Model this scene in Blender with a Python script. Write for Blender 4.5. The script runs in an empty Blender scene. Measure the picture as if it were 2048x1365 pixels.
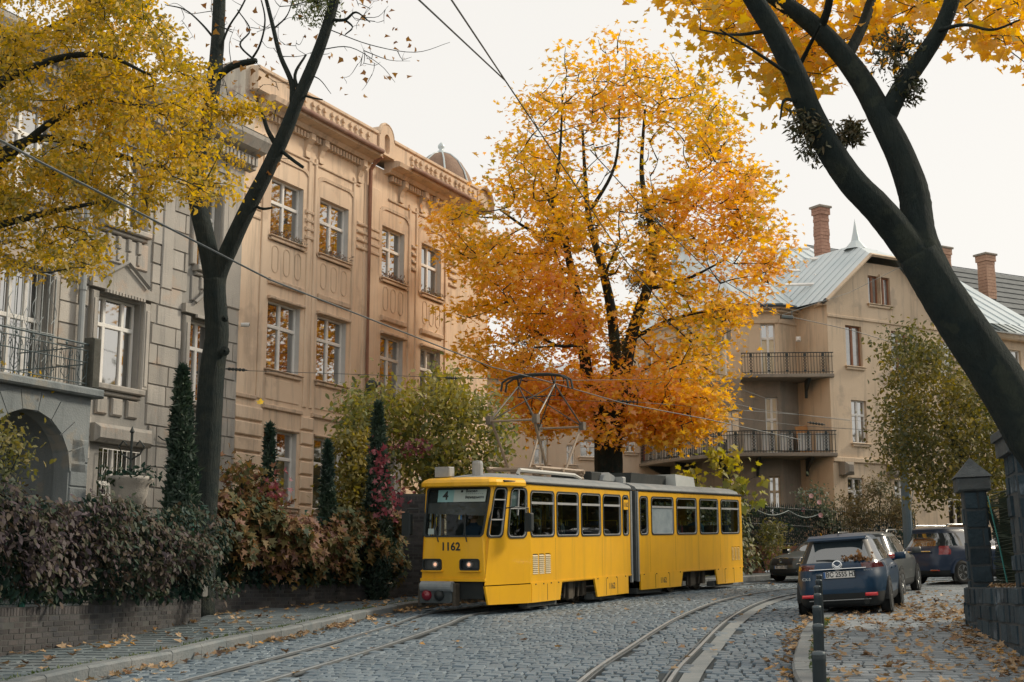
import bpy, bmesh, math, random
import numpy as np
from mathutils import Vector, Matrix
from mathutils.geometry import tessellate_polygon
random.seed(7); np.random.seed(7)
S = bpy.context.scene; COL = S.collection
R = math.radians
# ------------------------------------------------------------------ camera
TH = math.atan(.1791); FPX = 2750.0; EYE = 1.865; SL = .0442
cam = bpy.data.cameras.new('camera'); cam.sensor_width = 36; cam.lens = FPX/2048*36
cam.clip_end = 2000; cam.clip_start = .1
co = bpy.data.objects.new('camera', cam); COL.objects.link(co)
co.location = (0, 0, EYE); co.rotation_euler = (math.pi/2+TH, 0, 0); S.camera = co
cam.dof.use_dof = True; cam.dof.focus_distance = 33; cam.dof.aperture_fstop = 6.3
# ------------------------------------------------------------------ sky
w = bpy.data.worlds.new('World'); S.world = w; w.use_nodes = True
nt = w.node_tree; N = nt.nodes; Lk = nt.links; N.clear()
SUN_EL, SUN_AZ = 34, 68
sky = N.new('ShaderNodeTexSky'); sky.sky_type = 'NISHITA'; sky.sun_disc = False
sky.sun_elevation = R(SUN_EL); sky.sun_rotation = R(SUN_AZ); sky.air_density = 1.0; sky.dust_density = 2.5
b1 = N.new('ShaderNodeBackground'); b1.inputs[1].default_value = .06
b2 = N.new('ShaderNodeBackground'); b2.inputs[0].default_value = (1.0, .958, .885, 1); b2.inputs[1].default_value = .54
mx = N.new('ShaderNodeMixShader'); mx.inputs[0].default_value = .86
tc = N.new('ShaderNodeTexCoord'); cn = N.new('ShaderNodeTexNoise'); cn.inputs['Scale'].default_value = 2.2; cn.inputs['Detail'].default_value = 3
cr = N.new('ShaderNodeMapRange'); cr.inputs[3].default_value = .8; cr.inputs[4].default_value = .93
Lk.new(tc.outputs['Generated'], cn.inputs['Vector']); Lk.new(cn.outputs['Fac'], cr.inputs[0]); Lk.new(cr.outputs[0], mx.inputs[0])
ow = N.new('ShaderNodeOutputWorld')
Lk.new(sky.outputs[0], b1.inputs[0]); Lk.new(b1.outputs[0], mx.inputs[1]); Lk.new(b2.outputs[0], mx.inputs[2]); Lk.new(mx.outputs[0], ow.inputs[0])
sl = bpy.data.lights.new('sun', 'SUN'); sl.energy = 1.5; sl.angle = R(10); sl.color = (1, .88, .7)
so = bpy.data.objects.new('sun', sl); COL.objects.link(so)
sd = Vector((math.sin(R(SUN_AZ))*math.cos(R(SUN_EL)), math.cos(R(SUN_AZ))*math.cos(R(SUN_EL)), math.sin(R(SUN_EL))))
so.rotation_euler = sd.to_track_quat('Z', 'Y').to_euler(); so.location = (20, 10, 40)
S.view_settings.view_transform = 'Standard'; S.view_settings.look = 'None'
S.view_settings.exposure = 0.95; S.view_settings.gamma = 1; S.view_settings.use_curve_mapping = False
S.render.engine = 'CYCLES'; S.cycles.max_bounces = 8; S.cycles.transparent_max_bounces = 16
S.cycles.use_denoising = True
# ------------------------------------------------------------------ measuring helpers (pixels of the photograph to points)
def ray(u, v):
    cx = (u-1024)/FPX; cy = (682.5-v)/FPX
    return Vector((cx, math.cos(TH)-math.sin(TH)*cy, math.sin(TH)+math.cos(TH)*cy))
def P(u, v, Y):
    d = ray(u, v); return Vector((0, 0, EYE))+d*(Y/d.y)
def G(u, v, h=0.):
    d = ray(u, v); t = (EYE-h)/(SL*d.y-d.z); return Vector((0, 0, EYE))+d*t
def gz(y): return SL*y
class Frame:            # x along the wall, y into the wall, z up
    def __init__(s, x, y, phi, z=0.):
        a = R(90-phi); s.o = Vector((x, y, z)); s.M = Matrix.Translation(s.o) @ Matrix.Rotation(a, 4, 'Z'); s.I = s.M.inverted()
    def sz(s, u, v, off=0.):
        o = s.I @ Vector((0, 0, EYE)); d = s.I.to_3x3() @ ray(u, v); t = (-off-o.y)/d.y; p = o+d*t
        return p.x, p.z
# ------------------------------------------------------------------ materials
MATS = {}
def rgb(c): return (c[0], c[1], c[2], 1)
def M(name, c1, c2=None, scale=4., rough=.75, bump=0., bscale=30., metal=0., spec=.4, streak=None, coat=0., obj_var=0., stain=None, emis=None, bark=False):
    if name in MATS: return MATS[name]
    m = bpy.data.materials.new(name); m.use_nodes = True; nt = m.node_tree; n = nt.nodes; l = nt.links
    b = n['Principled BSDF']; b.inputs['Roughness'].default_value = rough; b.inputs['Metallic'].default_value = metal
    b.inputs['Specular IOR Level'].default_value = spec; b.inputs['Coat Weight'].default_value = coat; b.inputs['Coat Roughness'].default_value = .06
    b.inputs['Base Color'].default_value = rgb(c1)
    geo = n.new('ShaderNodeNewGeometry')
    out = None
    if c2 is not None:
        t = n.new('ShaderNodeTexNoise'); t.inputs['Scale'].default_value = scale; t.inputs['Detail'].default_value = 6; t.inputs['Roughness'].default_value = .65
        l.new(geo.outputs['Position'], t.inputs['Vector'])
        r = n.new('ShaderNodeMapRange'); r.inputs[1].default_value = .32; r.inputs[2].default_value = .68; l.new(t.outputs['Fac'], r.inputs[0])
        mi = n.new('ShaderNodeMix'); mi.data_type = 'RGBA'; mi.inputs[6].default_value = rgb(c1); mi.inputs[7].default_value = rgb(c2)
        l.new(r.outputs[0], mi.inputs[0]); out = mi.outputs[2]
    if streak is not None:      # rain streaks and grime with a vertical grain
        mp = n.new('ShaderNodeMapping'); mp.inputs['Scale'].default_value = (2.6, 2.6, .22); l.new(geo.outputs['Position'], mp.inputs[0])
        t = n.new('ShaderNodeTexNoise'); t.inputs['Scale'].default_value = 1.3; t.inputs['Detail'].default_value = 8; t.inputs['Roughness'].default_value = .7
        l.new(mp.outputs[0], t.inputs['Vector'])
        r = n.new('ShaderNodeMapRange'); r.inputs[1].default_value = .5; r.inputs[2].default_value = .75; r.inputs[4].default_value = streak[3]; l.new(t.outputs['Fac'], r.inputs[0])
        mi = n.new('ShaderNodeMix'); mi.data_type = 'RGBA'; mi.inputs[7].default_value = rgb(streak); l.new(r.outputs[0], mi.inputs[0])
        if out: l.new(out, mi.inputs[6])
        else: mi.inputs[6].default_value = rgb(c1)
        out = mi.outputs[2]
    if stain is not None:       # blotches of bared or patched surface
        t = n.new('ShaderNodeTexNoise'); t.inputs['Scale'].default_value = stain[4]; t.inputs['Detail'].default_value = 9; t.inputs['Roughness'].default_value = .6
        l.new(geo.outputs['Position'], t.inputs['Vector'])
        r = n.new('ShaderNodeMapRange'); r.inputs[1].default_value = .58; r.inputs[2].default_value = .64; r.inputs[4].default_value = stain[3]; l.new(t.outputs['Fac'], r.inputs[0])
        mi = n.new('ShaderNodeMix'); mi.data_type = 'RGBA'; mi.inputs[7].default_value = rgb(stain); l.new(r.outputs[0], mi.inputs[0])
        if out: l.new(out, mi.inputs[6])
        else: mi.inputs[6].default_value = rgb(c1)
        out = mi.outputs[2]
    if obj_var:
        oi = n.new('ShaderNodeObjectInfo'); ad = n.new('ShaderNodeMath'); ad.operation = 'ADD'
        l.new(oi.outputs['Random'], ad.inputs[0]); l.new(geo.outputs['Random Per Island'], ad.inputs[1])
        fr = n.new('ShaderNodeMath'); fr.operation = 'FRACT'; l.new(ad.outputs[0], fr.inputs[0])
        r = n.new('ShaderNodeMapRange'); r.inputs[3].default_value = 1-obj_var; r.inputs[4].default_value = 1+obj_var; l.new(fr.outputs[0], r.inputs[0])
        hs = n.new('ShaderNodeHueSaturation'); l.new(r.outputs[0], hs.inputs['Value'])
        if out: l.new(out, hs.inputs['Color'])
        else: hs.inputs['Color'].default_value = rgb(c1)
        out = hs.outputs[0]
    if out: l.new(out, b.inputs['Base Color'])
    if bump:
        t = n.new('ShaderNodeTexNoise'); t.inputs['Scale'].default_value = bscale; t.inputs['Detail'].default_value = 5; l.new(geo.outputs['Position'], t.inputs['Vector'])
        bm = n.new('ShaderNodeBump'); bm.inputs['Strength'].default_value = bump; bm.inputs['Distance'].default_value = .03
        if bark:
            mp = n.new('ShaderNodeMapping'); mp.inputs['Scale'].default_value = (1, 1, .16); mp.inputs['Rotation'].default_value = (0, bark-1, 0); l.new(geo.outputs['Position'], mp.inputs[0]); l.new(mp.outputs[0], t.inputs['Vector']); bm.inputs['Distance'].default_value = .12; t.inputs['Roughness'].default_value = .75
        l.new(t.outputs['Fac'], bm.inputs['Height']); l.new(bm.outputs[0], b.inputs['Normal'])
    if emis: b.inputs['Emission Color'].default_value = rgb(emis); b.inputs['Emission Strength'].default_value = emis[3]
    MATS[name] = m; return m
def leafm(name, cols, trans=.45, nscale=.35, rough=.6, gloss=.06):
    """leaf colours picked per leaf, drifting over the crown; thin and translucent"""
    if name in MATS: return MATS[name]
    m = bpy.data.materials.new(name); m.use_nodes = True; nt = m.node_tree; n = nt.nodes; l = nt.links; n.clear()
    geo = n.new('ShaderNodeNewGeometry'); oi = n.new('ShaderNodeObjectInfo')
    ad = n.new('ShaderNodeMath'); ad.operation = 'ADD'; l.new(geo.outputs['Random Per Island'], ad.inputs[0]); l.new(oi.outputs['Random'], ad.inputs[1])
    fr = n.new('ShaderNodeMath'); fr.operation = 'FRACT'; l.new(ad.outputs[0], fr.inputs[0])
    t = n.new('ShaderNodeTexNoise'); t.inputs['Scale'].default_value = nscale; t.inputs['Detail'].default_value = 2; l.new(geo.outputs['Position'], t.inputs['Vector'])
    s1 = n.new('ShaderNodeMapRange'); s1.inputs[1].default_value = .3; s1.inputs[2].default_value = .7; l.new(t.outputs['Fac'], s1.inputs[0])
    a2 = n.new('ShaderNodeMix'); a2.inputs[0].default_value = .5; l.new(s1.outputs[0], a2.inputs[2]); l.new(fr.outputs[0], a2.inputs[3])
    cr = n.new('ShaderNodeValToRGB'); e = cr.color_ramp.elements
    while len(e) < len(cols): e.new(.5)
    for i, c in enumerate(cols): e[i].position = .12+.76*i/max(1, len(cols)-1); e[i].color = rgb(c)
    l.new(a2.outputs[0], cr.inputs[0])
    d = n.new('ShaderNodeBsdfDiffuse'); tr = n.new('ShaderNodeBsdfTranslucent'); g = n.new('ShaderNodeBsdfGlossy'); g.inputs['Roughness'].default_value = rough
    hs = n.new('ShaderNodeHueSaturation'); hs.inputs['Saturation'].default_value = 1.12; hs.inputs['Value'].default_value = 1.15; l.new(cr.outputs[0], hs.inputs['Color'])
    l.new(cr.outputs[0], d.inputs[0]); l.new(hs.outputs[0], tr.inputs[0]); g.inputs[0].default_value = (.8, .8, .8, 1)
    m1 = n.new('ShaderNodeMixShader'); m1.inputs[0].default_value = trans; l.new(d.outputs[0], m1.inputs[1]); l.new(tr.outputs[0], m1.inputs[2])
    m2 = n.new('ShaderNodeMixShader'); m2.inputs[0].default_value = gloss; l.new(m1.outputs[0], m2.inputs[1]); l.new(g.outputs[0], m2.inputs[2])
    o = n.new('ShaderNodeOutputMaterial'); l.new(m2.outputs[0], o.inputs[0]); MATS[name] = m; return m
def clearglass(name, tint, refl=.12):
    if name in MATS: return MATS[name]
    m = bpy.data.materials.new(name); m.use_nodes = True; nt = m.node_tree; n = nt.nodes; l = nt.links; n.clear()
    t = n.new('ShaderNodeBsdfTransparent'); t.inputs[0].default_value = rgb(tint)
    g = n.new('ShaderNodeBsdfGlossy'); g.inputs['Roughness'].default_value = .02; g.inputs[0].default_value = (.9, .95, 1, 1)
    lw_ = n.new('ShaderNodeLayerWeight'); lw_.inputs[0].default_value = .5; pw = n.new('ShaderNodeMath'); pw.operation = 'POWER'; pw.inputs[1].default_value = 4; l.new(lw_.outputs['Facing'], pw.inputs[0])
    ad = n.new('ShaderNodeMath'); ad.operation = 'MULTIPLY_ADD'; ad.inputs[1].default_value = .8; ad.inputs[2].default_value = refl; l.new(pw.outputs[0], ad.inputs[0])
    mxs = n.new('ShaderNodeMixShader'); l.new(ad.outputs[0], mxs.inputs[0]); l.new(t.outputs[0], mxs.inputs[1]); l.new(g.outputs[0], mxs.inputs[2])
    o = n.new('ShaderNodeOutputMaterial'); l.new(mxs.outputs[0], o.inputs[0]); MATS[name] = m; return m
# ------------------------------------------------------------------ mesh builder
I4 = Matrix.Identity(4)
class MB:
    def __init__(s, T=None): s.v = []; s.f = []; s.mi = []; s.T = T or I4; s.c = 0
    def add(s, pts, faces, mi=None):
        k = len(s.v); T = s.T
        s.v += [tuple(T @ Vector(p)) for p in pts]; s.f += [tuple(k+i for i in f) for f in faces]; s.mi += [s.c if mi is None else mi]*len(faces); return s
    def quad(s, a, b, c, d, mi=None): return s.add([a, b, c, d], [(0, 1, 2, 3)], mi)
    def poly(s, pts, mi=None): return s.add(pts, [tuple(range(len(pts)))], mi)
    def box(s, x0, x1, y0, y1, z0, z1, mi=None, ch=0.):
        if ch <= 0:
            p = [(x, y, z) for z in (z0, z1) for y in (y0, y1) for x in (x0, x1)]
            return s.add(p, [(0, 2, 3, 1), (4, 5, 7, 6), (0, 1, 5, 4), (2, 6, 7, 3), (0, 4, 6, 2), (1, 3, 7, 5)], mi)
        p = [(x0, y1, z0), (x1, y1, z0), (x1, y1, z1), (x0, y1, z1), (x0, y0+ch, z0), (x1, y0+ch, z0), (x1, y0+ch, z1), (x0, y0+ch, z1),
             (x0+ch, y0, z0+ch), (x1-ch, y0, z0+ch), (x1-ch, y0, z1-ch), (x0+ch, y0, z1-ch)]
        fs = []
        for a in (0, 4):
            for i in range(4): j = (i+1) % 4; fs.append((a+i, a+j, a+4+j, a+4+i))
        return s.add(p, fs+[(8, 9, 10, 11)], mi)
    def tube(s, path, r, n=6, mi=None, caps=True):
        path = [Vector(p) for p in path]; m = len(path)
        rs = r if hasattr(r, '__len__') else [r]*m
        pts = []; ref = None
        for i, p in enumerate(path):
            t = (path[min(i+1, m-1)]-path[max(i-1, 0)])
            t = t.normalized() if t.length > 1e-9 else Vector((0, 0, 1))
            if ref is None: ref = Vector((0, 0, 1)) if abs(t.z) < .9 else Vector((1, 0, 0))
            a = t.cross(ref); a = a.normalized() if a.length > 1e-6 else t.orthogonal().normalized(); b = t.cross(a); ref = b.cross(t) if False else ref
            for k in range(n):
                q = 2*math.pi*k/n; pts.append(p+(a*math.cos(q)+b*math.sin(q))*rs[i])
        fs = [(i*n+k, i*n+(k+1) % n, (i+1)*n+(k+1) % n, (i+1)*n+k) for i in range(m-1) for k in range(n)]
        if caps: fs += [tuple(range(n-1, -1, -1)), tuple((m-1)*n+k for k in range(n))]
        return s.add(pts, fs, mi)
    def lathe(s, prof, n=16, o=(0, 0, 0), axis='z', mi=None, a0=0., a1=2*math.pi):
        full = abs(a1-a0-2*math.pi) < 1e-6; m = n if full else n+1; pts = []
        for r, h in prof:
            for k in range(m):
                q = a0+(a1-a0)*k/n; x, y = r*math.cos(q), r*math.sin(q)
                p = {'z': (x, y, h), 'y': (x, h, y), 'x': (h, x, y)}[axis]; pts.append((p[0]+o[0], p[1]+o[1], p[2]+o[2]))
        fs = [(i*m+k, i*m+(k+1) % m, (i+1)*m+(k+1) % m, (i+1)*m+k) for i in range(len(prof)-1) for k in range(n if full else n)]
        return s.add(pts, fs, mi)
    def prism(s, poly, d0, d1, axis='y', mi=None):
        """closed outline in the two other axes, extruded along one"""
        n = len(poly)
        def mk(a, b, d): return {'y': (a, d, b), 'z': (a, b, d), 'x': (d, a, b)}[axis]
        pts = [mk(a, b, d0) for a, b in poly]+[mk(a, b, d1) for a, b in poly]
        tri = tessellate_polygon([[Vector((a, b, 0)) for a, b in poly]])
        fs = [tuple(t) for t in tri]+[tuple(n+i for i in t[::-1]) for t in tri]+[(i, (i+1) % n, n+(i+1) % n, n+i) for i in range(n)]
        return s.add(pts, fs, mi)
    def holed(s, outer, holes, fn, mi=None, fn2=None):
        """flat sheet with holes; fn maps (a,b) to a point; fn2, the same at depth, gives the hole edges a thickness"""
        loops = [outer]+holes; flat = [p for lp in loops for p in lp]
        tri = tessellate_polygon([[Vector((a, b, 0)) for a, b in lp] for lp in loops])
        s.add([fn(*p) for p in flat], [tuple(t) for t in tri], mi)
        if fn2:
            for lp in holes:
                n = len(lp); s.add([fn(*p) for p in lp]+[fn2(*p) for p in lp], [(i, (i+1) % n, n+(i+1) % n, n+i) for i in range(n)], mi)
        return s
    def ring(s, lo, li, fn, fn2, mi=None):
        """flat band between two outlines of the same length, fn at front, fn2 at back"""
        n = len(lo); p = [fn(*q) for q in lo]+[fn(*q) for q in li]+[fn2(*q) for q in li]+[fn2(*q) for q in lo]
        fs = [(a*n+i, a*n+(i+1) % n, (a+1) % 4*n+(i+1) % n, (a+1) % 4*n+i) for a in range(4) for i in range(n)]
        return s.add(p, fs, mi)
    def text(s, txt, size, fn, mi=None, align='CENTER', bold=0.):
        cu = bpy.data.curves.new('t', 'FONT'); cu.body = txt; cu.size = size; cu.align_x = align; cu.align_y = 'CENTER'; cu.resolution_u = 3; cu.offset = bold
        ob = bpy.data.objects.new('t', cu); COL.objects.link(ob); bpy.context.view_layer.update()
        me = ob.evaluated_get(bpy.context.evaluated_depsgraph_get()).to_mesh()
        pts = [tuple(v.co) for v in me.vertices]; fs = [tuple(p.vertices) for p in me.polygons]
        ob.to_mesh_clear() if hasattr(ob, 'to_mesh_clear') else None
        bpy.data.objects.remove(ob); bpy.data.curves.remove(cu)
        return s.add([fn(p[0], p[1]) for p in pts], fs, mi)
    def mesh(s, name, mats, smooth=False):
        me = bpy.data.meshes.new(name); me.from_pydata(s.v, [], s.f)
        for m in (mats if isinstance(mats, (list, tuple)) else [mats]): me.materials.append(m)
        me.polygons.foreach_set('material_index', s.mi)
        if smooth: me.polygons.foreach_set('use_smooth', [True]*len(s.f))
        me.update(); return me
    def build(s, name, mats, parent=None, smooth=False, loc=None, **pr):
        """one object; vertices given in the world (or in the thing's own space when its root sits at the origin)"""
        L = Vector((0, 0, 0))
        if parent is not None:
            q = parent
            while q is not None: L = L+q.location; q = q.parent
        elif loc is not None: L = Vector(loc)
        if L.length > 0: s.v = [(a-L.x, b-L.y, c-L.z) for a, b, c in s.v]
        o = bpy.data.objects.new(name, s.mesh(name, mats, smooth)); COL.objects.link(o)
        if parent is not None: o.parent = parent
        else: o.location = L
        for k, v in pr.items(): o[k] = v
        return o
def thing(name, label, cat, loc=(0, 0, 0), group=None):
    o = bpy.data.objects.new(name, None); COL.objects.link(o); o.location = loc; o.empty_display_size = .3
    o['label'] = label; o['category'] = cat
    if group: o['group'] = group
    return o
def tag(o, label, cat, group=None):
    o['label'] = label; o['category'] = cat
    if group: o['group'] = group
    return o
def dup(o, parent=None):
    c = o.copy(); COL.objects.link(c)
    if parent is not None: c.parent = parent
    for ch in list(o.children): dup(ch, c)
    return c
def inst(me, name, parent=None, Mx=None, **pr):
    o = bpy.data.objects.new(name, me); COL.objects.link(o)
    if parent is not None: o.parent = parent
    if Mx is not None: o.matrix_basis = Mx
    for k, v in pr.items(): o[k] = v
    return o
def rrect(x0, x1, z0, z1, r, n=4):
    pts = []
    for cx, cz, a in ((x1-r, z1-r, 0), (x0+r, z1-r, 90), (x0+r, z0+r, 180), (x1-r, z0+r, 270)):
        for k in range(n+1): q = R(a+90*k/n); pts.append((cx+r*math.cos(q), cz+r*math.sin(q)))
    return pts
def inset(poly, d):
    """shrink a rounded outline towards its middle by d on each side"""
    xs = [p[0] for p in poly]; zs = [p[1] for p in poly]; cx, cz = (min(xs)+max(xs))/2, (min(zs)+max(zs))/2
    hx, hz = (max(xs)-min(xs))/2, (max(zs)-min(zs))/2
    return [(cx+(a-cx)*(hx-d)/hx, cz+(b-cz)*(hz-d)/hz) for a, b in poly]
def spline(pts, n=8):
    """Catmull-Rom through the points"""
    p = [Vector(q) for q in pts]; p = [p[0]*2-p[1]]+p+[p[-1]*2-p[-2]]; out = []
    for i in range(1, len(p)-2):
        for k in range(n):
            t = k/n; a, b, c, d = p[i-1], p[i], p[i+1], p[i+2]
            out.append(.5*((2*b)+(c-a)*t+(2*a-5*b+4*c-d)*t*t+(3*b-a-3*c+d)*t**3))
    out.append(p[-2]); return out
# ------------------------------------------------------------------ leaves
LEAF = {
 'maple': [(0, 0), (.10, .18), (.42, .10), (.33, .32), (.55, .52), (.28, .55), (.20, .72), (0, 1), (-.20, .72), (-.28, .55), (-.55, .52), (-.33, .32), (-.42, .10), (-.10, .18)],
 'three': [(0, 0), (.46, .22), (.24, .46), (0, 1), (-.24, .46), (-.46, .22)],
 'oval': [(0, 0), (.24, .3), (.2, .66), (0, 1), (-.2, .66), (-.24, .3)],
 'five': [(0, 0), (.5, .02), (.26, .24), (.52, .5), (.16, .46), (0, 1), (-.16, .46), (-.52, .5), (-.26, .24), (-.5, .02)],
 'spray': [(0, 0), (.16, .35), (.1, .7), (0, 1), (-.12, .62), (-.15, .3)],
}
def leaf_arrays(c, kind, size, nrm=None, flat=.5, droop=.3, sizevar=.48):
    """one flat-folded outline per centre; returns vertex array (N,k,3)"""
    n = len(c); T = np.array(LEAF[kind]); k = len(T)
    if nrm is None: nrm = np.random.normal(size=(n, 3))
    nz = np.random.normal(size=(n, 3))*(1-flat)+nrm*flat if flat < 1 else nrm
    nz /= np.linalg.norm(nz, axis=1)[:, None]+1e-9
    d = np.random.normal(size=(n, 3)); d[:, 2] -= droop*2
    d -= nz*(d*nz).sum(1)[:, None]; d /= np.linalg.norm(d, axis=1)[:, None]+1e-9
    s = np.cross(nz, d); sz = size*(1+sizevar*(np.random.rand(n)*2-1))
    fold = np.abs(T[:, 0])*.35
    V = c[:, None, :]+sz[:, None, None]*(T[None, :, 0:1]*s[:, None, :]+T[None, :, 1:2]*d[:, None, :]+fold[None, :, None]*nz[:, None, :])
    return V
def leaves_mesh(name, V, mat):
    n, k, _ = V.shape; me = bpy.data.meshes.new(name)
    me.vertices.add(n*k); me.vertices.foreach_set('co', V.reshape(-1).astype(np.float32))
    me.loops.add(n*k); me.loops.foreach_set('vertex_index', np.arange(n*k, dtype=np.int32))
    me.polygons.add(n); me.polygons.foreach_set('loop_start', np.arange(0, n*k, k, dtype=np.int32)); me.polygons.foreach_set('loop_total', np.full(n, k, dtype=np.int32))
    me.materials.append(mat); me.update(calc_edges=True); me.validate(); return me
def foliage(name, parent, c, kind, size, mat, loc=None, singles=0, single_name='leaf', near=None, pick=None, **kw):
    """a crown of leaves as one mesh; with singles, that many of the leaves nearest to the eye become objects of their own"""
    V = leaf_arrays(np.asarray(c, float), kind, size, **kw)
    L = Vector((0, 0, 0)); q = parent
    while q is not None: L = L+q.location; q = q.parent
    V = V-np.array(L)
    if singles:
        if pick is None:
            dd = np.linalg.norm(V[:, 0, :]+np.array(L)-np.array([0, 0, EYE]), axis=1); idx = np.argsort(dd)
        else: idx = pick
        one, rest = idx[:singles], idx[singles:]
        for i in one:
            b = V[i].mean(0); me = leaves_mesh(single_name, V[i:i+1]-b, mat)
            o = inst(me, single_name, parent); o.location = b
        V = V[np.sort(rest)]
    o = inst(leaves_mesh(name, V, mat), name, parent); o['kind'] = 'stuff'; return o
def inpoly(poly, n):
    xs = [p[0] for p in poly]; ys = [p[1] for p in poly]; out = []
    x0, x1, y0, y1 = min(xs), max(xs), min(ys), max(ys)
    m = len(poly)
    while len(out) < n:
        x, y = random.uniform(x0, x1), random.uniform(y0, y1); c = False; j = m-1
        for i in range(m):
            if (poly[i][1] > y) != (poly[j][1] > y) and x < (poly[j][0]-poly[i][0])*(y-poly[i][1])/(poly[j][1]-poly[i][1])+poly[i][0]: c = not c
            j = i
        if c: out.append((x, y))
    return out
class Skel:
    """limbs traced by hand, then twigs grown to reach every leaf cluster"""
    def __init__(s): s.p = []; s.r = []; s.limb = MB(); s.twig = MB()
    def add(s, pts, r0, r1, n=9, mb=None, sub=6, wob=.0):
        q = spline(pts, sub) if len(pts) > 2 else [Vector(pts[0]).lerp(Vector(pts[1]), k/4) for k in range(5)]
        if wob: q = [v+Vector((random.gauss(0, wob), random.gauss(0, wob), random.gauss(0, wob*.5))) if 0 < i < len(q)-1 else v for i, v in enumerate(q)]
        m = len(q); rs = [r0+(r1-r0)*(i/(m-1)) for i in range(m)]
        (mb or s.limb).tube(q, [r*(1+random.uniform(-.012, .012)) for r in rs], n)
        s.p += [tuple(v) for v in q]; s.r += rs; return q
    def reach(s, targets, r=.02, bend=.15, minr=.006, up=.25, sides=4):
        T = np.array(targets); Pn = np.array(s.p)
        d = np.array([np.min(((Pn-t)**2).sum(1)) for t in T]); order = np.argsort(d)
        P_ = [tuple(q) for q in s.p]; arr = np.empty((len(P_)+len(T)*5, 3)); arr[:len(P_)] = Pn; m = len(P_); out = []
        for i in order:
            t = T[i]; dif = arr[:m]-t; cost = (dif**2).sum(1)+2.0*np.maximum(dif[:, 2], 0)**2
            j = int(np.argmin(cost)); a = Vector(arr[j]); b = Vector(t); L = (b-a).length
            if L < .05: continue
            mid = a.lerp(b, .5)+Vector((random.gauss(0, bend*L*.5), random.gauss(0, bend*L*.5), -up*L*.3+random.gauss(0, bend*L*.3)))
            q = spline([a, mid, b], 3); rr = max(minr, r*min(1.6, .5+L*.4))
            s.twig.tube(q, [rr+(minr-rr)*k/(len(q)-1) for k in range(len(q))], sides, caps=False)
            for v in q[2:6]:
                arr[m] = v; m += 1
            out.append((a, b))
        return out
# ================================================================== ground, road, pavements
def inview(p, mrg=60):
    x, y, z = p[0], p[1], p[2]-EYE; fw = y*math.cos(TH)+z*math.sin(TH); up = -y*math.sin(TH)+z*math.cos(TH)
    if fw < 1: return False
    return -mrg < 1024+FPX*x/fw < 2048+mrg and -mrg < 682.5-FPX*up/fw < 1365+mrg
def pieces(name, parent, tmpl, mats4, mat, limit=300, rest=None, **pr):
    """tmpl: list of (verts, faces); mats4: world matrices. The `limit` nearest in view become objects, the others one joined part"""
    L = Vector((0, 0, 0)); q = parent
    while q is not None: L = L+q.location; q = q.parent
    vis = [i for i, m in enumerate(mats4) if inview(m.translation)]
    vis.sort(key=lambda i: (mats4[i].translation-Vector((0, 0, EYE))).length)
    one = set(vis[:limit]); meshes = []
    for v, f in tmpl:
        me = bpy.data.meshes.new(name); me.from_pydata(v, [], f); me.materials.append(mat); me.update(); meshes.append(me)
    TL = Matrix.Translation(-L)
    for i in sorted(one): inst(meshes[i % len(meshes)], name, parent, TL @ mats4[i], **pr)
    left = [i for i in range(len(mats4)) if i not in one]
    if left:
        b = MB()
        for i in left: b.T = mats4[i]; b.add(*tmpl[i % len(tmpl)])
        o = b.build(rest or name+'_course', mat, parent); o['kind'] = 'stuff'
def block_tmpl(n=4, ch=.1, wob=.06, h=1.):
    """unit block, top at z=0, sides sloping down to -h; outline a bit irregular"""
    out = []
    for k in range(n):
        w_ = lambda: random.uniform(-wob, wob)
        t = [(-.5+ch+w_(), -.5+ch+w_(), w_()*.5), (.5-ch+w_(), -.5+ch+w_(), w_()*.5), (.5-ch+w_(), .5-ch+w_(), w_()*.5), (-.5+ch+w_(), .5-ch+w_(), w_()*.5)]
        b = [(-.5, -.5, -h), (.5, -.5, -h), (.5, .5, -h), (-.5, .5, -h)]
        out.append((t+b, [(0, 1, 2, 3), (4, 5, 1, 0), (5, 6, 2, 1), (6, 7, 3, 2), (7, 4, 0, 3)]))
    return out
def axes(o, ax, ay, az):
    m = Matrix.Identity(4)
    for i, a in enumerate((ax, ay, az)):
        for j in range(3): m[j][i] = a[j]
    for j in range(3): m[j][3] = o[j]
    return m
def onground(pts, h=0.): return [Vector((p[0], p[1], gz(p[1])+h)) for p in pts]
m_earth = M('garden_earth', (.05, .055, .035), (.10, .08, .045), 1.2, .95, .5, 12)
m_sett = M('granite_setts', (.09, .135, .175), (.155, .20, .235), 1.1, .55, .25, 40, spec=.5, obj_var=.11)
m_joint = M('sandy_joints', (.022, .034, .042), (.042, .052, .058), 6, .95)
m_paver = M('concrete_pavers', (.19, .225, .25), (.26, .285, .30), .8, .8, .2, 50, obj_var=.16)
m_slab = M('pavement_slabs', (.10, .135, .15), (.155, .18, .19), .7, .85, .25, 40, obj_var=.14)
m_kerb = M('granite_kerb', (.13, .155, .165), (.21, .22, .22), 2.5, .8, .5, 25, obj_var=.15)
m_rail = M('worn_rail_steel', (.34, .38, .40), (.25, .28, .30), 3, .4, metal=.1)
m_rust = M('rusty_rail_side', (.09, .105, .115), (.14, .15, .155), 5, .75)
m_conc = M('pale_concrete', (.17, .195, .205), (.25, .265, .265), 3, .9, .3, 60)
KL = [(-6.1, 11), (-5.6, 14), (-5.05, 17.2), (-4.55, 19), (-4.15, 21.5), (-3.68, 23.24), (-3.29, 25.45), (-2.75, 28.58), (-1.75, 32.02), (.5, 36.5), (3.6, 41.2), (7.6, 46.2), (9.4, 48.4), (12, 51.2), (17, 55), (26, 60)]
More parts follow.
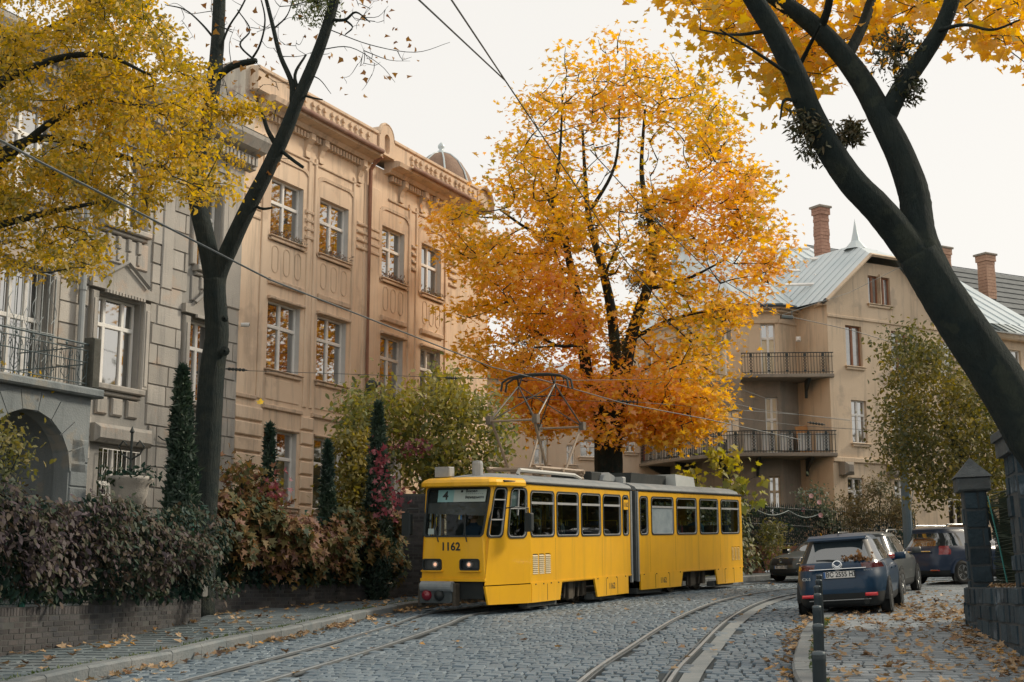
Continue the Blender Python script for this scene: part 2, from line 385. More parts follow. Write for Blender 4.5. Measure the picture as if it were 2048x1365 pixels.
KR = [(2.2, 9), (2.95, 14), (3.43, 17.27), (4.01, 19.93), (4.73, 23.04), (5.04, 24.16), (6.2, 28), (7.9, 32.5), (9.6, 36.5), (12, 41), (15.5, 45.5), (24, 53)]
TLC = [(-4.6, 11), (-3.4, 16.9), (-2.5, 21.4), (-1.75, 26), (-1.24, 29.34), (.5, 32.9), (2.2, 36.2), (3.85, 39.17), (6.11, 42.94), (8.6, 46), (11.5, 48.8), (18, 53)]
TRC = [(.2, 10), (1.36, 16.9), (2.25, 21.1), (3.77, 27.8), (5.6, 34.2), (7.6, 38.8), (10.6, 43.5), (15, 48), (20, 51.5)]
def resample(path, n):
    q = spline([(a, b, 0) for a, b in path], 12); L = [0]
    for i in range(1, len(q)): L.append(L[-1]+(q[i]-q[i-1]).length)
    out = []; j = 0
    for k in range(n+1):
        d = L[-1]*k/n
        while j < len(q)-2 and L[j+1] < d: j += 1
        out.append(q[j].lerp(q[j+1], (d-L[j])/max(1e-6, L[j+1]-L[j])))
    return out
def offset(path, d):
    n = len(path); out = []
    for i, p in enumerate(path):
        t = (path[min(i+1, n-1)]-path[max(i-1, 0)]).normalized(); out.append(p+Vector((t.y, -t.x, 0))*d)   # d to the right
    return out
def strip(mb, pa, pb, h, mi=None):
    for i in range(len(pa)-1):
        mb.quad(*[(p.x, p.y, gz(p.y)+hh) for p, hh in ((pa[i], h), (pb[i], h), (pb[i+1], h), (pa[i+1], h))], mi)
# terrain
b = MB(); xs = [-260, -120, -60, -30, -15, -8, 0, 8, 15, 30, 60, 120, 260]; ys = [-60, -20, 0, 10, 20, 30, 40, 50, 60, 80, 120, 200, 330]
for i in range(len(xs)-1):
    for j in range(len(ys)-1):
        b.quad(*[(x, y, gz(y)-.06) for x, y in ((xs[i], ys[j]), (xs[i+1], ys[j]), (xs[i+1], ys[j+1]), (xs[i], ys[j+1]))])
b.build('ground', m_earth, kind='structure')
NR = 190
kl, kr = resample(KL, NR), resample(KR, NR)
b = MB(); strip(b, kl, kr, -.012); road = b.build('road', m_joint, kind='structure')
tl, tr = resample(TLC, 160), resample(TRC, 160)
rails = [offset(tl, -.5), offset(tl, .5), offset(tr, -.52), offset(tr, .52)]
for i, rl in enumerate(rails):
    b = MB(); wd = .05
    strip(b, offset(rl, -wd/2), offset(rl, wd/2), .034, 0)
    sgn = 1 if i % 2 == 0 else -1
    g0, g1 = (wd/2+.035, wd/2+.06) if sgn > 0 else (-wd/2-.06, -wd/2-.035)
    strip(b, offset(rl, g0), offset(rl, g1), .028, 1); strip(b, offset(rl, -.085), offset(rl, .085), .004, 2)
    for d in (-wd/2, wd/2):
        q = offset(rl, d)
        for k in range(len(q)-1): b.quad((q[k].x, q[k].y, gz(q[k].y)+.034), (q[k+1].x, q[k+1].y, gz(q[k+1].y)+.034), (q[k+1].x, q[k+1].y, gz(q[k+1].y)), (q[k].x, q[k].y, gz(q[k].y)), 1)
    b.build('rail', [m_rail, m_rust, m_joint], road)
b = MB(); strip(b, offset(rails[3], .1), offset(rails[3], .34), .008); b.build('concrete_strip', m_conc, road)
b = MB(); strip(b, offset(rails[0], .1), offset(rails[0], .24), .006); b.build('concrete_strip', m_conc, road)
rail_pts = np.array([(p.x, p.y) for rl in rails for p in rl]); conc_pts = np.array([(p.x, p.y) for p in offset(rails[3], .26)])
def rows(pa, pb, pitch, wid, h, skip=None, jit=.02, y0=12, y1=58, gap=.012, hb=.03):
    """stones laid in courses from curve pa to curve pb; returns placement matrices"""
    out = []; n = len(pa); i = 0.
    while i < n-1.01:
        k = int(i); f = i-k
        a = pa[k].lerp(pa[k+1], f); c = pb[k].lerp(pb[k+1], f)
        stepm = ((pa[k+1]-pa[k]).length+(pb[k+1]-pb[k]).length)/2
        i2 = min(n-1.001, i+pitch/stepm); k2 = int(i2); a2 = pa[k2].lerp(pa[k2+1], i2-k2); c2 = pb[k2].lerp(pb[k2+1], i2-k2)
        if y0 < a.y < y1 or y0 < c.y < y1:
            L = (c-a).length; u = -random.random()*wid
            while u < L:
                wd = wid*random.uniform(.75, 1.3); um = u+wd/2; u += wd
                if um < .04 or um > L-.04: continue
                ta = um/L; p = (a.lerp(c, ta)+a2.lerp(c2, ta))/2
                if skip is not None and skip(p): continue
                ax = (c-a).normalized(); ay = (a2.lerp(c2, ta)-a.lerp(c, ta)); pl = ay.length; ay.normalize()
                an = random.gauss(0, .03); ax = Matrix.Rotation(an, 3, 'Z') @ ax
                z = gz(p.y)+h+random.gauss(0, jit*.25)
                o = Vector((p.x, p.y, z)); ax3 = Vector((ax.x, ax.y, ax.y*SL+random.gauss(0, jit))); ay3 = Vector((ay.x, ay.y, ay.y*SL+random.gauss(0, jit)))
                out.append(axes(o, ax3*(wd-gap), ay3*(pl-gap), Vector((0, 0, hb))))
        i = i2
    return out
def rskip(p):
    d = ((rail_pts-np.array((p.x, p.y)))**2).sum(1).min()
    if d < .016: return True
    return ((conc_pts-np.array((p.x, p.y)))**2).sum(1).min() < .025
setts = rows(kl, kr, .29, .20, .012, rskip, jit=.014, gap=.028, hb=.035)
pieces('cobble', road, block_tmpl(6, .07, .05), setts, m_sett, 300, 'cobble_courses')
# pavements
WL = [(-8.3, 11), (-7.5, 14.5), (-6.75, 18.6), (-6.0, 22.5), (-5.75, 25.6), (-5.6, 27.6), (-4.38, 30.4), (-2.5, 33.9), (-.6, 37.6), (2.4, 42.6), (6.4, 47.9), (8.3, 50.2), (11, 53), (16, 56.8), (25, 62)]
WR = [(4.6, 9), (5.7, 14), (6.87, 18.96), (7.32, 21.1), (7.79, 23.4), (8.6, 26), (10.6, 30), (13.5, 34.5), (16.5, 39), (19, 42.5), (27, 50)]
wl, wr = resample(WL, NR), resample(WR, NR)
HL, HR = .15, .12
b = MB(); strip(b, wl, offset(kl, -.2), HL-.03); pl_ = b.build('left_pavement', M('slab_joints', (.075, .09, .095), (.10, .115, .12), 6, .95), kind='structure')
pieces('paving_slab', pl_, block_tmpl(4, .03, .012), rows(wl, offset(kl, -.22), .36, .36, HL, jit=.003, y0=13, y1=45, gap=.008, hb=.03), m_slab, 300, 'paving_slab_courses')
b = MB(); strip(b, offset(kr, .2), wr, HR-.03); pr_ = b.build('right_pavement', m_joint, kind='structure')
pieces('paving_block', pr_, block_tmpl(4, .04, .015), rows(offset(kr, .22), wr, .30, .29, HR, jit=.006, y0=12, y1=44, gap=.012, hb=.03), m_paver, 300, 'paving_block_courses')
def kerb(name, path, side, h, w_):
    q = resample(path, int(sum(((Vector(path[i+1])-Vector(path[i])).length) for i in range(len(path)-1))))
    root = None; n = 0
    for i in range(len(q)-1):
        a, c = q[i], q[i+1]; t = (c-a).normalized(); s = Vector((t.y, -t.x, 0))*side
        a2, c2 = a+t*.008, c-t*.008
        z0 = -.05; j = random.gauss(0, .006)
        pts = []
        for p in (a2, c2):
            for off, hh in ((0.012, z0), (0.0, h-.03+j), (.03, h+j), (w_, h+j*.5), (w_, z0)): pts.append((p.x+s.x*off, p.y+s.y*off, gz(p.y)+hh))
        m = MB(); m.add(pts, [(k, k+1, 6+k, 5+k) for k in range(4)]+[(4, 3, 2, 1, 0), (5, 6, 7, 8, 9)])
        if root is None: root = m.build(name, m_kerb, kind='structure')
        else: m.build('kerb_stone', m_kerb, root)
    return root
kerb('left_kerb', KL, -1, HL+.03, .22); kerb('right_kerb', KR, 1, HR+.015, .26)
# weeds along the inner edge of the kerbs
m_weed = leafm('weed_green', [(.05, .09, .02), (.10, .14, .03)], .3)
pts = [(p.x+random.gauss(0, .02), p.y+random.gauss(0, .1), gz(p.y)+HR+.01) for p in offset(kr, .28) if 13 < p.y < 26 for _ in range(40)]
pts += [(p.x+random.gauss(0, .03), p.y+random.gauss(0, .1), gz(p.y)+HL+.01) for p in offset(kl, -.25) if 15 < p.y < 34 for _ in range(22)]
foliage('pavement_weeds', None, pts, 'spray', .05, m_weed, flat=.2, droop=-.6)
# ================================================================== brick garden walls with wire fence and creeper
m_brick = M('old_brick', (.038, .043, .05), (.08, .072, .07), 2.2, .9, .4, 60, obj_var=.35)
m_mort = M('dark_mortar', (.06, .065, .065), (.09, .09, .085), 5, .95)
m_redbrick = M('red_brick', (.22, .085, .05), (.30, .14, .09), 2.5, .9, .3, 60, obj_var=.3)
def bricks_on(mats, A, B, z0f, z1, cap=True, n_out=.0):
    """brick placements over the face from A to B (Vectors, xy), between ground height and z1; face towards the right of A->B"""
    d = (B-A); L = d.length; t = d.normalized(); nrm = Vector((t.y, -t.x, 0)); row = .076
    zt = z1
    if cap:
        u = 0.
        while u < L-.03:
            o = A+t*(u+.036)+nrm*n_out; o.z = zt-.06
            mats.append(axes(o, t*.066, Vector((0, 0, .118)), nrm*.05)); u += .076
        zt -= .128
    k = 0
    zmin = min(z0f(A.y), z0f(B.y))
    while zt-k*row > zmin:
        zc = zt-k*row-.034; u = -.13 if k % 2 else 0.
        while u < L-.05:
            a, c = max(u, 0), min(u+.25, L); um = (a+c)/2; o = A+t*um+nrm*(n_out+random.gauss(0, .003)); o.z = zc
            if zc > z0f(o.y)-.04 and c-a > .05: mats.append(axes(o, t*(c-a-.012), Vector((0, 0, .066)), nrm*.05))
            u += .26
        k += 1
def brick_wall(label, segs, thick, name='brick_wall', limit=300, mat=None, group=None):
    """segs: list of (A, B, top)"""
    A0 = Vector(segs[0][0]); th = thing(name, label, 'wall', (A0.x, A0.y, gz(A0.y)), group); ms = []; b = MB()
    for A, B, z1 in segs:
        A, B = Vector((*A, 0)), Vector((*B, 0)); t = (B-A).normalized(); nrm = Vector((t.y, -t.x, 0)); q = [A, B, B-nrm*thick, A-nrm*thick]
        lo = [(p.x, p.y, gz(p.y)-.2) for p in q]; hi = [(p.x, p.y, z1-.004) for p in q]
        b.add(lo+hi, [(4, 5, 6, 7), (0, 1, 5, 4), (1, 2, 6, 5), (2, 3, 7, 6), (3, 0, 4, 7)])
        bricks_on(ms, A, B, lambda y: gz(y)+.1, z1, n_out=.006)
        C = B-nrm*thick
        bricks_on(ms, Vector((B.x, B.y, 0)), Vector((C.x, C.y, 0)), lambda y: gz(y)+.1, z1, cap=False, n_out=.006) if False else None
    b.build('core', m_mort, th)
    tm = [([(x*.5, y*.5, 0.) for x, y in ((-.96, -.9), (.96, -.9), (.96, .9), (-.96, .9))]+[(x*.5, y*.5, -1.) for x, y in ((-1, -1), (1, -1), (1, 1), (-1, 1))], [(0, 1, 2, 3), (4, 5, 1, 0), (5, 6, 2, 1), (6, 7, 3, 2), (7, 4, 0, 3)])]
    pieces('brick', th, tm, ms, mat or m_brick, limit, 'brick_courses')
    return th
w1 = brick_wall('low dark brick wall stepping up along the left pavement below the purple creeper', [((-7.5, 14.6), (-6.62, 19.1), 1.60), ((-6.62, 19.1), (-6.05, 21.2), 1.60), ((-6.05, 21.2), (-5.62, 25.3), 1.76)], .38)
b = MB(); b.box(-6.02, -5.55, 25.1, 25.5, 1.70, 1.92, ch=.015); b.build('end_block', M('cast_block', (.12, .13, .125), (.17, .16, .15), 6, .9), w1)
w2 = brick_wall('low dark brick wall beyond the step, below the red creeper beside the tram', [((-6.15, 27.9), (-4.45, 30.5), 1.93), ((-4.45, 30.5), (-2.75, 33.7), 1.95)], .38)
# tall brick gate pier between the red creeper and the tram
pp = thing('brick_pier', 'tall dark brick pier rising behind the cab of the yellow tram', 'pillar', (-2.35, 34.6, gz(34.6)))
b = MB(); b.box(-2.95, -1.75, 34.3, 34.9, 1.5, 4.15); b.build('core', m_mort, pp); ms = []
bricks_on(ms, Vector((-2.95, 34.3, 0)), Vector((-1.75, 34.3, 0)), lambda y: gz(y), 4.1, n_out=.006)
bricks_on(ms, Vector((-1.75, 34.3, 0)), Vector((-1.75, 34.9, 0)), lambda y: gz(y), 4.1, n_out=.006)
pieces('brick', pp, [([(x*.5, y*.5, 0.) for x, y in ((-.96, -.9), (.96, -.9), (.96, .9), (-.96, .9))]+[(x*.5, y*.5, -1.) for x, y in ((-1, -1), (1, -1), (1, 1), (-1, 1))], [(0, 1, 2, 3), (4, 5, 1, 0), (5, 6, 2, 1), (6, 7, 3, 2), (7, 4, 0, 3)])], ms, m_brick, 290, 'brick_courses')
m_gpost = M('green_painted_post', (.01, .10, .075), (.02, .13, .10), 8, .5)
m_wire = M('green_fence_wire', (.012, .05, .045), None, rough=.6)
def wire_fence(label, pts, zb, h, post_at):
    th = thing('wire_fence', label, 'fence', (pts[0][0], pts[0][1], zb)); b = MB()
    for (x0, y0), (x1, y1) in zip(pts, pts[1:]):
        A, B = Vector((x0, y0, zb)), Vector((x1, y1, zb)); L = (B-A).length; n = int((L+h)/.085)
        for k in range(n):
            for s in (1, -1):
                u0, u1 = (k*.085-h, k*.085) if s > 0 else (k*.085, k*.085-h)
                a0, a1 = max(0, min(L, u0)), max(0, min(L, u1))
                if abs(a1-a0) < .01: continue
                f0, f1 = (a0-u0)/(u1-u0), (a1-u0)/(u1-u0)
                b.tube([A.lerp(B, a0/L)+Vector((0, 0, f0*h)), A.lerp(B, a1/L)+Vector((0, 0, f1*h))], .0028, 3, caps=False)
        for hh in (.02, h-.02): b.tube([A+Vector((0, 0, hh)), B+Vector((0, 0, hh))], .006, 4)
    o = b.build('netting', m_wire, th); o['kind'] = 'stuff'
    for x, y in post_at:
        b = MB(); b.box(x-.03, x+.03, y-.03, y+.03, zb-.05, zb+h+.12); b.build('post', m_gpost, th)
    return th
wire_fence('green chain link fence buried in purple creeper on the low brick wall', [(-7.55, 14.7), (-6.72, 19.2), (-5.8, 25.2)], 1.62, 1.35, [(-7.3, 16), (-6.72, 19.2), (-6.2, 21.8), (-5.8, 25.1)])
wire_fence('green chain link fence with red creeper beside the tram', [(-6.2, 28.0), (-4.55, 30.6), (-2.85, 33.8)], 1.93, 1.5, [(-6.15, 28), (-5.35, 29.3), (-4.55, 30.6), (-3.55, 32.4)])
m_purple = leafm('purple_creeper_leaves', [(.012, .042, .036), (.022, .052, .036), (.042, .052, .024), (.07, .048, .03), (.06, .045, .05), (.11, .085, .10)], .2, .55, .6, .035)
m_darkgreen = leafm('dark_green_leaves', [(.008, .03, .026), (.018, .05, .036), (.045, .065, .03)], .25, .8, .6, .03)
m_red = leafm('red_creeper_leaves', [(.018, .05, .036), (.05, .075, .03), (.11, .095, .03), (.20, .12, .035), (.20, .095, .06), (.27, .16, .13)], .3, .55, .6, .03)
def along(pts, u):
    L = [(Vector(pts[i+1])-Vector(pts[i])).length for i in range(len(pts)-1)]; d = u*sum(L)
    for i, l in enumerate(L):
        if d <= l or i == len(L)-1:
            a, c = Vector(pts[i]), Vector(pts[i+1]); t = (c-a).normalized(); return a+t*d, Vector((t.y, -t.x))
        d -= l
def hedge(label, name, pts, zb, prof, th_, n, mat, inner, kind, size, singles, low_gap=0., zline=None):
    t = thing(name, label, 'hedge', (pts[0][0], pts[0][1], zb)); C = []; NN = []; D = []
    lumps = [(random.random(), random.random(), random.uniform(.03, .09), random.uniform(.1, .3)) for _ in range(50)]
    while len(C) < n:
        u = random.random(); p, nr = along(pts, u); h = prof(u); zz = random.random()**.8
        if zz < low_gap*(.5+.5*math.sin(u*37)+.4*math.sin(u*91)): continue
        off = th_*(.5+.5*math.sin(min(1, zz*1.3)*math.pi*.75))*random.uniform(.55, 1.05)
        for lu, lz, lr, la in lumps:
            dd = ((u-lu)/lr)**2+((zz-lz)/.22)**2
            if dd < 1: off += la*(1-dd)
        off -= .35*random.random()**2
        if random.random() < .2: off *= random.uniform(-.6, .6)
        zq = zb+h*zz+random.gauss(0, .05)
        C.append((p.x+nr.x*off+random.gauss(0, .03), p.y+nr.y*off+random.gauss(0, .03), zq)); NN.append((nr.x, nr.y, .75))
    o = foliage('foliage', t, C, kind, size, mat, nrm=np.array(NN), flat=.62, droop=.9, singles=singles)
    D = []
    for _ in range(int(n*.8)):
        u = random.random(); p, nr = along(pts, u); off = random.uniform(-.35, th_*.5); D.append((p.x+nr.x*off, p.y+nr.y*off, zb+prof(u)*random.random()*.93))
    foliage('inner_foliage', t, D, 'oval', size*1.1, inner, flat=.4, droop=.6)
    b = MB()
    for _ in range(70):
        u = random.random(); p, nr = along(pts, u); q, _n = along(pts, min(1, max(0, u+random.uniform(-.05, .05)))); h = prof(u)*random.uniform(.4, .9)
        b.tube(spline([(p.x, p.y, zb), ((p.x+q.x)/2+nr.x*.2, (p.y+q.y)/2+nr.y*.2, zb+h*.6), (q.x+nr.x*.25, q.y+nr.y*.25, zb+h)], 3), .008, 4, caps=False)
    b.build('stems', M('dark_stems', (.03, .03, .022), None, rough=.9), t)
    return t
hedge('dense purple and dark green creeper over the left fence in front of the grey house', 'creeper_hedge', [(-7.6, 14.6), (-6.62, 19.1), (-6.0, 21.7), (-5.72, 25.0)], 1.68,
      lambda u: 1.42+.12*math.sin(u*23)+.1*math.sin(u*57) - (.25 if u > .93 else 0), .34, 13500, m_purple, m_darkgreen, 'oval', .1, 300, .3)
hedge('loose red and orange creeper over the fence left of the tram', 'creeper_hedge', [(-6.2, 27.8), (-4.5, 30.5), (-2.9, 33.7)], 1.95,
      lambda u: 1.5+.22*math.sin(u*9+.6)+.12*math.sin(u*33), .34, 6200, m_red, m_darkgreen, 'five', .15, 300, .55)
hedge('dark green garden hedge beyond the tram, seen through its windows', 'garden_hedge', [(-1.4, 36.6), (2.0, 42.4), (5.9, 47.4), (8.5, 50.6)], 1.9,
      lambda u: 2.3+1.1*u+.25*math.sin(u*31), .3, 5200, leafm('garden_hedge_leaves', [(.03, .06, .025), (.07, .10, .03), (.16, .16, .04), (.24, .20, .05)], .3, .7), m_darkgreen, 'oval', .2, 0, 0)
# ================================================================== houses: helpers
m_tan = M('ochre_stucco', (.68, .515, .37), (.77, .62, .47), .45, .9, .25, 45, streak=(.36, .285, .22, .85), stain=(.47, .36, .27, .6, .55))
m_tantrim = M('ochre_trim', (.68, .52, .38), (.56, .43, .315), 1.2, .9, .15, 50, streak=(.22, .185, .155, .85))
m_grey = M('grey_stone', (.34, .325, .30), (.44, .415, .375), .7, .9, .45, 30, streak=(.13, .14, .145, .8), obj_var=.16, stain=(.44, .35, .28, .6, 1.1))
m_greyw = M('grey_wall', (.24, .24, .23), (.33, .315, .29), .8, .9, .35, 30, streak=(.15, .155, .16, .6))
m_white = M('white_window_frame', (.80, .79, .76), (.72, .71, .68), 3, .5)
m_reveal = M('pale_reveal', (.52, .52, .51), (.60, .59, .57), 2, .9)
m_brown = M('brown_window_frame', (.24, .10, .05), (.30, .14, .08), 4, .5)
m_pane = M('dark_pane', (.022, .028, .03), None, rough=.03, spec=1.0, bump=.012, bscale=2.2); m_pane.node_tree.nodes['Principled BSDF'].inputs['IOR'].default_value = 2.7
m_paneb = M('curtained_pane', (.16, .165, .165), (.30, .30, .29), 3.2, .05, spec=1.0, bump=.012, bscale=2.2); m_paneb.node_tree.nodes['Principled BSDF'].inputs['IOR'].default_value = 2.1
m_panel = M('drawn_yellow_curtain', (.62, .52, .34), (.70, .62, .45), 5, .3, spec=.6)
m_iron = M('black_iron', (.025, .035, .038), (.04, .05, .05), 6, .55)
m_blueiron = M('grey_blue_iron', (.06, .09, .10), (.10, .13, .14), 6, .5)
m_rustpipe = M('rusty_downpipe', (.26, .12, .075), (.34, .19, .13), 1.5, .8, .2, 20)
m_zinc = M('zinc_sheet', (.50, .57, .59), (.60, .65, .66), .8, .45, .05, 8, metal=.25)
m_gutter = M('rusty_gutter', (.20, .10, .075), (.30, .20, .15), 2, .8)
m_dark = M('dark_interior', (.012, .015, .016), None, rough=.95)
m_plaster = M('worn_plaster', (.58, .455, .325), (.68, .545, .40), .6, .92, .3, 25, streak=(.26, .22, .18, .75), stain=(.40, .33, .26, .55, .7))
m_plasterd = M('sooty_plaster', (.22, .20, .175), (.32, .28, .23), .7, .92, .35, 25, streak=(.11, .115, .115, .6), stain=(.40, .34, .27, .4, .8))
def wall(mb, x0, x1, z0, z1, holes=(), y=0., reveal=.24, mi=0, mir=0):
    xs = sorted({x0, x1, *[h[0] for h in holes], *[h[1] for h in holes]}); zs = sorted({z0, z1, *[h[2] for h in holes], *[h[3] for h in holes]})
    xs = [a for a in xs if x0 <= a <= x1]; zs = [a for a in zs if z0 <= a <= z1]
    for i in range(len(xs)-1):
        for j in range(len(zs)-1):
            cx, cz = (xs[i]+xs[i+1])/2, (zs[j]+zs[j+1])/2
            if any(h[0] < cx < h[1] and h[2] < cz < h[3] for h in holes): continue
            mb.quad((xs[i], y, zs[j]), (xs[i+1], y, zs[j]), (xs[i+1], y, zs[j+1]), (xs[i], y, zs[j+1]), mi)
    for a, c, e, f in holes:
        for p, q in (((a, e), (c, e)), ((c, e), (c, f)), ((c, f), (a, f)), ((a, f), (a, e))):
            mb.quad((p[0], y, p[1]), (q[0], y, q[1]), (q[0], y+reveal, q[1]), (p[0], y+reveal, p[1]), mir)
def window(root, F, xa, xb, za, zb, y=.2, mull=(.5,), trans=(.66,), fm=None, pm=None, bw=.06, sill=None, label=None, upper_mull=None, name='window', pms=None):
    fm = fm or m_white; pm = pm or m_pane; b = MB(F.M)
    W, H = xb-xa, zb-za; bt = bw*.9
    b.box(xa, xb, y-.03, y+.05, za, za+bw, ch=.01); b.box(xa, xb, y-.03, y+.05, zb-bw, zb, ch=.01)
    b.box(xa, xa+bw, y-.028, y+.05, za+bw, zb-bw); b.box(xb-bw, xb, y-.028, y+.05, za+bw, zb-bw)
    xs = [xa+bw]+[xa+W*m for m in mull]+[xb-bw]; zs = [za+bw]+[za+H*t for t in trans]+[zb-bw]
    for m in mull: b.box(xa+W*m-bt, xa+W*m+bt, y-.035, y+.045, za+bw, zb-bw, ch=.012)
    for t in trans: b.box(xa+bw, xb-bw, y-.04, y+.043, za+H*t-bt, za+H*t+bt, ch=.012)
    o = b.build(name, fm, root)
    if label: o['label'] = label
    k = 0
    for i in range(len(xs)-1):
        for j in range(len(zs)-1):
            p = MB(F.M); a, c = xs[i], xs[i+1]; e, f = zs[j], zs[j+1]; t = random.gauss(0, .004)
            p.quad((a, y+.02+t, e), (c, y+.02, e), (c, y+.02-t, f), (a, y+.02, f)); p.build('pane', (pms[k % len(pms)] if pms else pm), o); k += 1
            ib = .03; s = MB(F.M)
    if sill:
        s = MB(F.M); s.box(xa-.12, xb+.12, -.14, y, za-.05, za-.004, ch=.02); s.box(xa-.06, xb+.06, -.09, 0.0, za-.16, za-.052, ch=.02); s.build('sill', sill, root)
    return o
def bx(root, F, name, mat, *boxes, ch=.0, **pr):
    for q in boxes: b = MB(F.M); b.box(*q, ch=ch); o = b.build(name, mat, root, **pr)
    return o
FT = Frame(-7.0977, 40, 26)
# ------------------------------------------------------------------ ochre house
OH = thing('apartment_house', 'ochre stuccoed three storey house with white windows, curved parapet and rusty downpipe behind the bushes', 'house', (-7.0977, 40, 1.7))
colsT = [(-.25, 1.42), (2.33, 4.0), (6.1, 7.6), (8.8, 10.25)]; rowsT = [(4.2, 6.42), (8.18, 10.26), (12.22, 14.04)]
holes = [(a, c, e, f) for a, c in colsT for e, f in rowsT]
b = MB(FT.M); wall(b, -1.76, 14.0, .8, 16.0, holes, 0, .26)
b.quad((-1.76, 0, .8), (-1.76, 13, .8), (-1.76, 13, 16.6), (-1.76, 0, 16.6)); b.quad((14, 0, .8), (14, 13, .8), (14, 13, 16), (14, 0, 16)); b.quad((-1.76, 13, .8), (14, 13, .8), (14, 13, 16), (-1.76, 13, 16))
b.build('wall', m_tan, OH)
bx(OH, FT, 'reveal', m_reveal, *[(c-.012, c-.002, .02, .2, e+.01, f-.01) for a, c, e, f in holes])
for i, (a, c) in enumerate(colsT):
    for j, (e, f) in enumerate(rowsT):
        window(OH, FT, a+.01, c-.012, e, f, .2, (.5,), (.64 if j < 2 else .6,), pms=[m_pane, m_pane, m_pane, m_pane, m_paneb] if (i+j) % 3 == 1 else None, sill=m_tantrim)
# back-filled roof and firewall
b = MB(FT.M); b.quad((-1.76, .6, 16.2), (14, .6, 16.2), (14, 13, 16.0), (-1.76, 13, 16.0)); b.build('roof', m_zinc, OH)
b = MB(FT.M); b.prism([(-.12, 15.0), (-.12, 17.1), (.5, 17.15), (2.2, 16.85), (2.3, 16.95), (5, 16.75), (13, 16.7), (13, 15.0)], -1.85, -1.35, 'x'); b.build('firewall', M('weathered_firewall', (.46, .40, .33), (.56, .49, .40), .7, .95, .4, 20, streak=(.16, .15, .15, .8), stain=(.24, .13, .10, .6, .9)), OH)
# pilaster strips, bands, panels
st = []
for x0, x1 in ((-1.7, -.75), (-.72, -.42), (1.62, 1.8), (1.98, 2.12), (4.2, 4.36), (4.9, 5.9), (7.85, 8.0), (8.35, 8.5), (10.5, 10.7)): st.append((x0, x1, -.05 if x1-x0 < .5 else -.035, 0, 7.25, 15.2))
bx(OH, FT, 'pilaster_strip', m_tan, *st, ch=.02)
bx(OH, FT, 'string_course', m_tantrim, (-1.75, -.75, -.09, 0, 7.18, 7.3), (-.4, 1.6, -.09, 0, 7.0, 7.13), (2.1, 4.2, -.09, 0, 7.0, 7.13), (4.36, 5.9, -.09, 0, 7.18, 7.3), (5.92, 7.8, -.09, 0, 7.0, 7.13), (8.5, 10.5, -.09, 0, 7.0, 7.13), (10.7, 14, -.09, 0, 7.18, 7.3), ch=.02)
for a, c in colsT:
    bx(OH, FT, 'panel', m_tan, (a-.02, c+.02, -.03, 0, 7.28, 7.92), ch=.02)
    bx(OH, FT, 'ledge', m_tantrim, (a-.05, c+.1, -.1, 0, 10.72, 10.9), ch=.03)
    bx(OH, FT, 'lintel', m_tantrim, (a-.05, c+.12, -.13, 0, 10.27, 10.36), ch=.02); bx(OH, FT, 'lintel', m_tantrim, (a-.03, c+.08, -.06, 0, 6.43, 6.5), ch=.02)
    for k in range(3):
        x = a+.28+k*(c-a-.5)/2; o_ = rrect(x-.17, x+.17, 11.1, 11.95, .168, 6); i_ = inset(o_, .035); b = MB(FT.M)
        b.ring(o_, i_, lambda p, q: (p, -.016, q), lambda p, q: (p, .001, q)); b.build('oval_moulding', m_tantrim, OH)
    o_ = rrect(a-.28, c+.42, 12.0, 14.72, .42, 6); o_ = [(p, max(q, 12.05)) for p, q in o_]; i_ = [(p+(.1 if p < (a+c)/2 else -.1), q-.1 if q > 13 else q) for p, q in o_]; b = MB(FT.M)
    b.ring(o_, i_, lambda p, q: (p, -.04, q), lambda p, q: (p, .001, q)); b.build('window_surround', m_tantrim, OH)
for x0, x1 in ((-1.6, -.8), (1.52, 1.95), (4.45, 5.85), (8.02, 8.34), (10.8, 11.4)):
    for k in range(4): bx(OH, FT, 'groove_band', m_tantrim, (x0, x1, -.075, 0, 12.5+k*.27+(.35 if x0 > 4 else 0), 12.62+k*.27+(.35 if x0 > 4 else 0)), ch=.03)
for x0, x1 in ((-1.73, -.42), (1.55, 2.2), (4.25, 5.85), (7.75, 8.6), (10.5, 12), (12.02, 13.98)):
    z = 1.6; 
    while z < 7.0: bx(OH, FT, 'rusticated_course', m_tan, (x0, x1, -.085, 0, z+.025, z+.415), ch=.035); z += .45
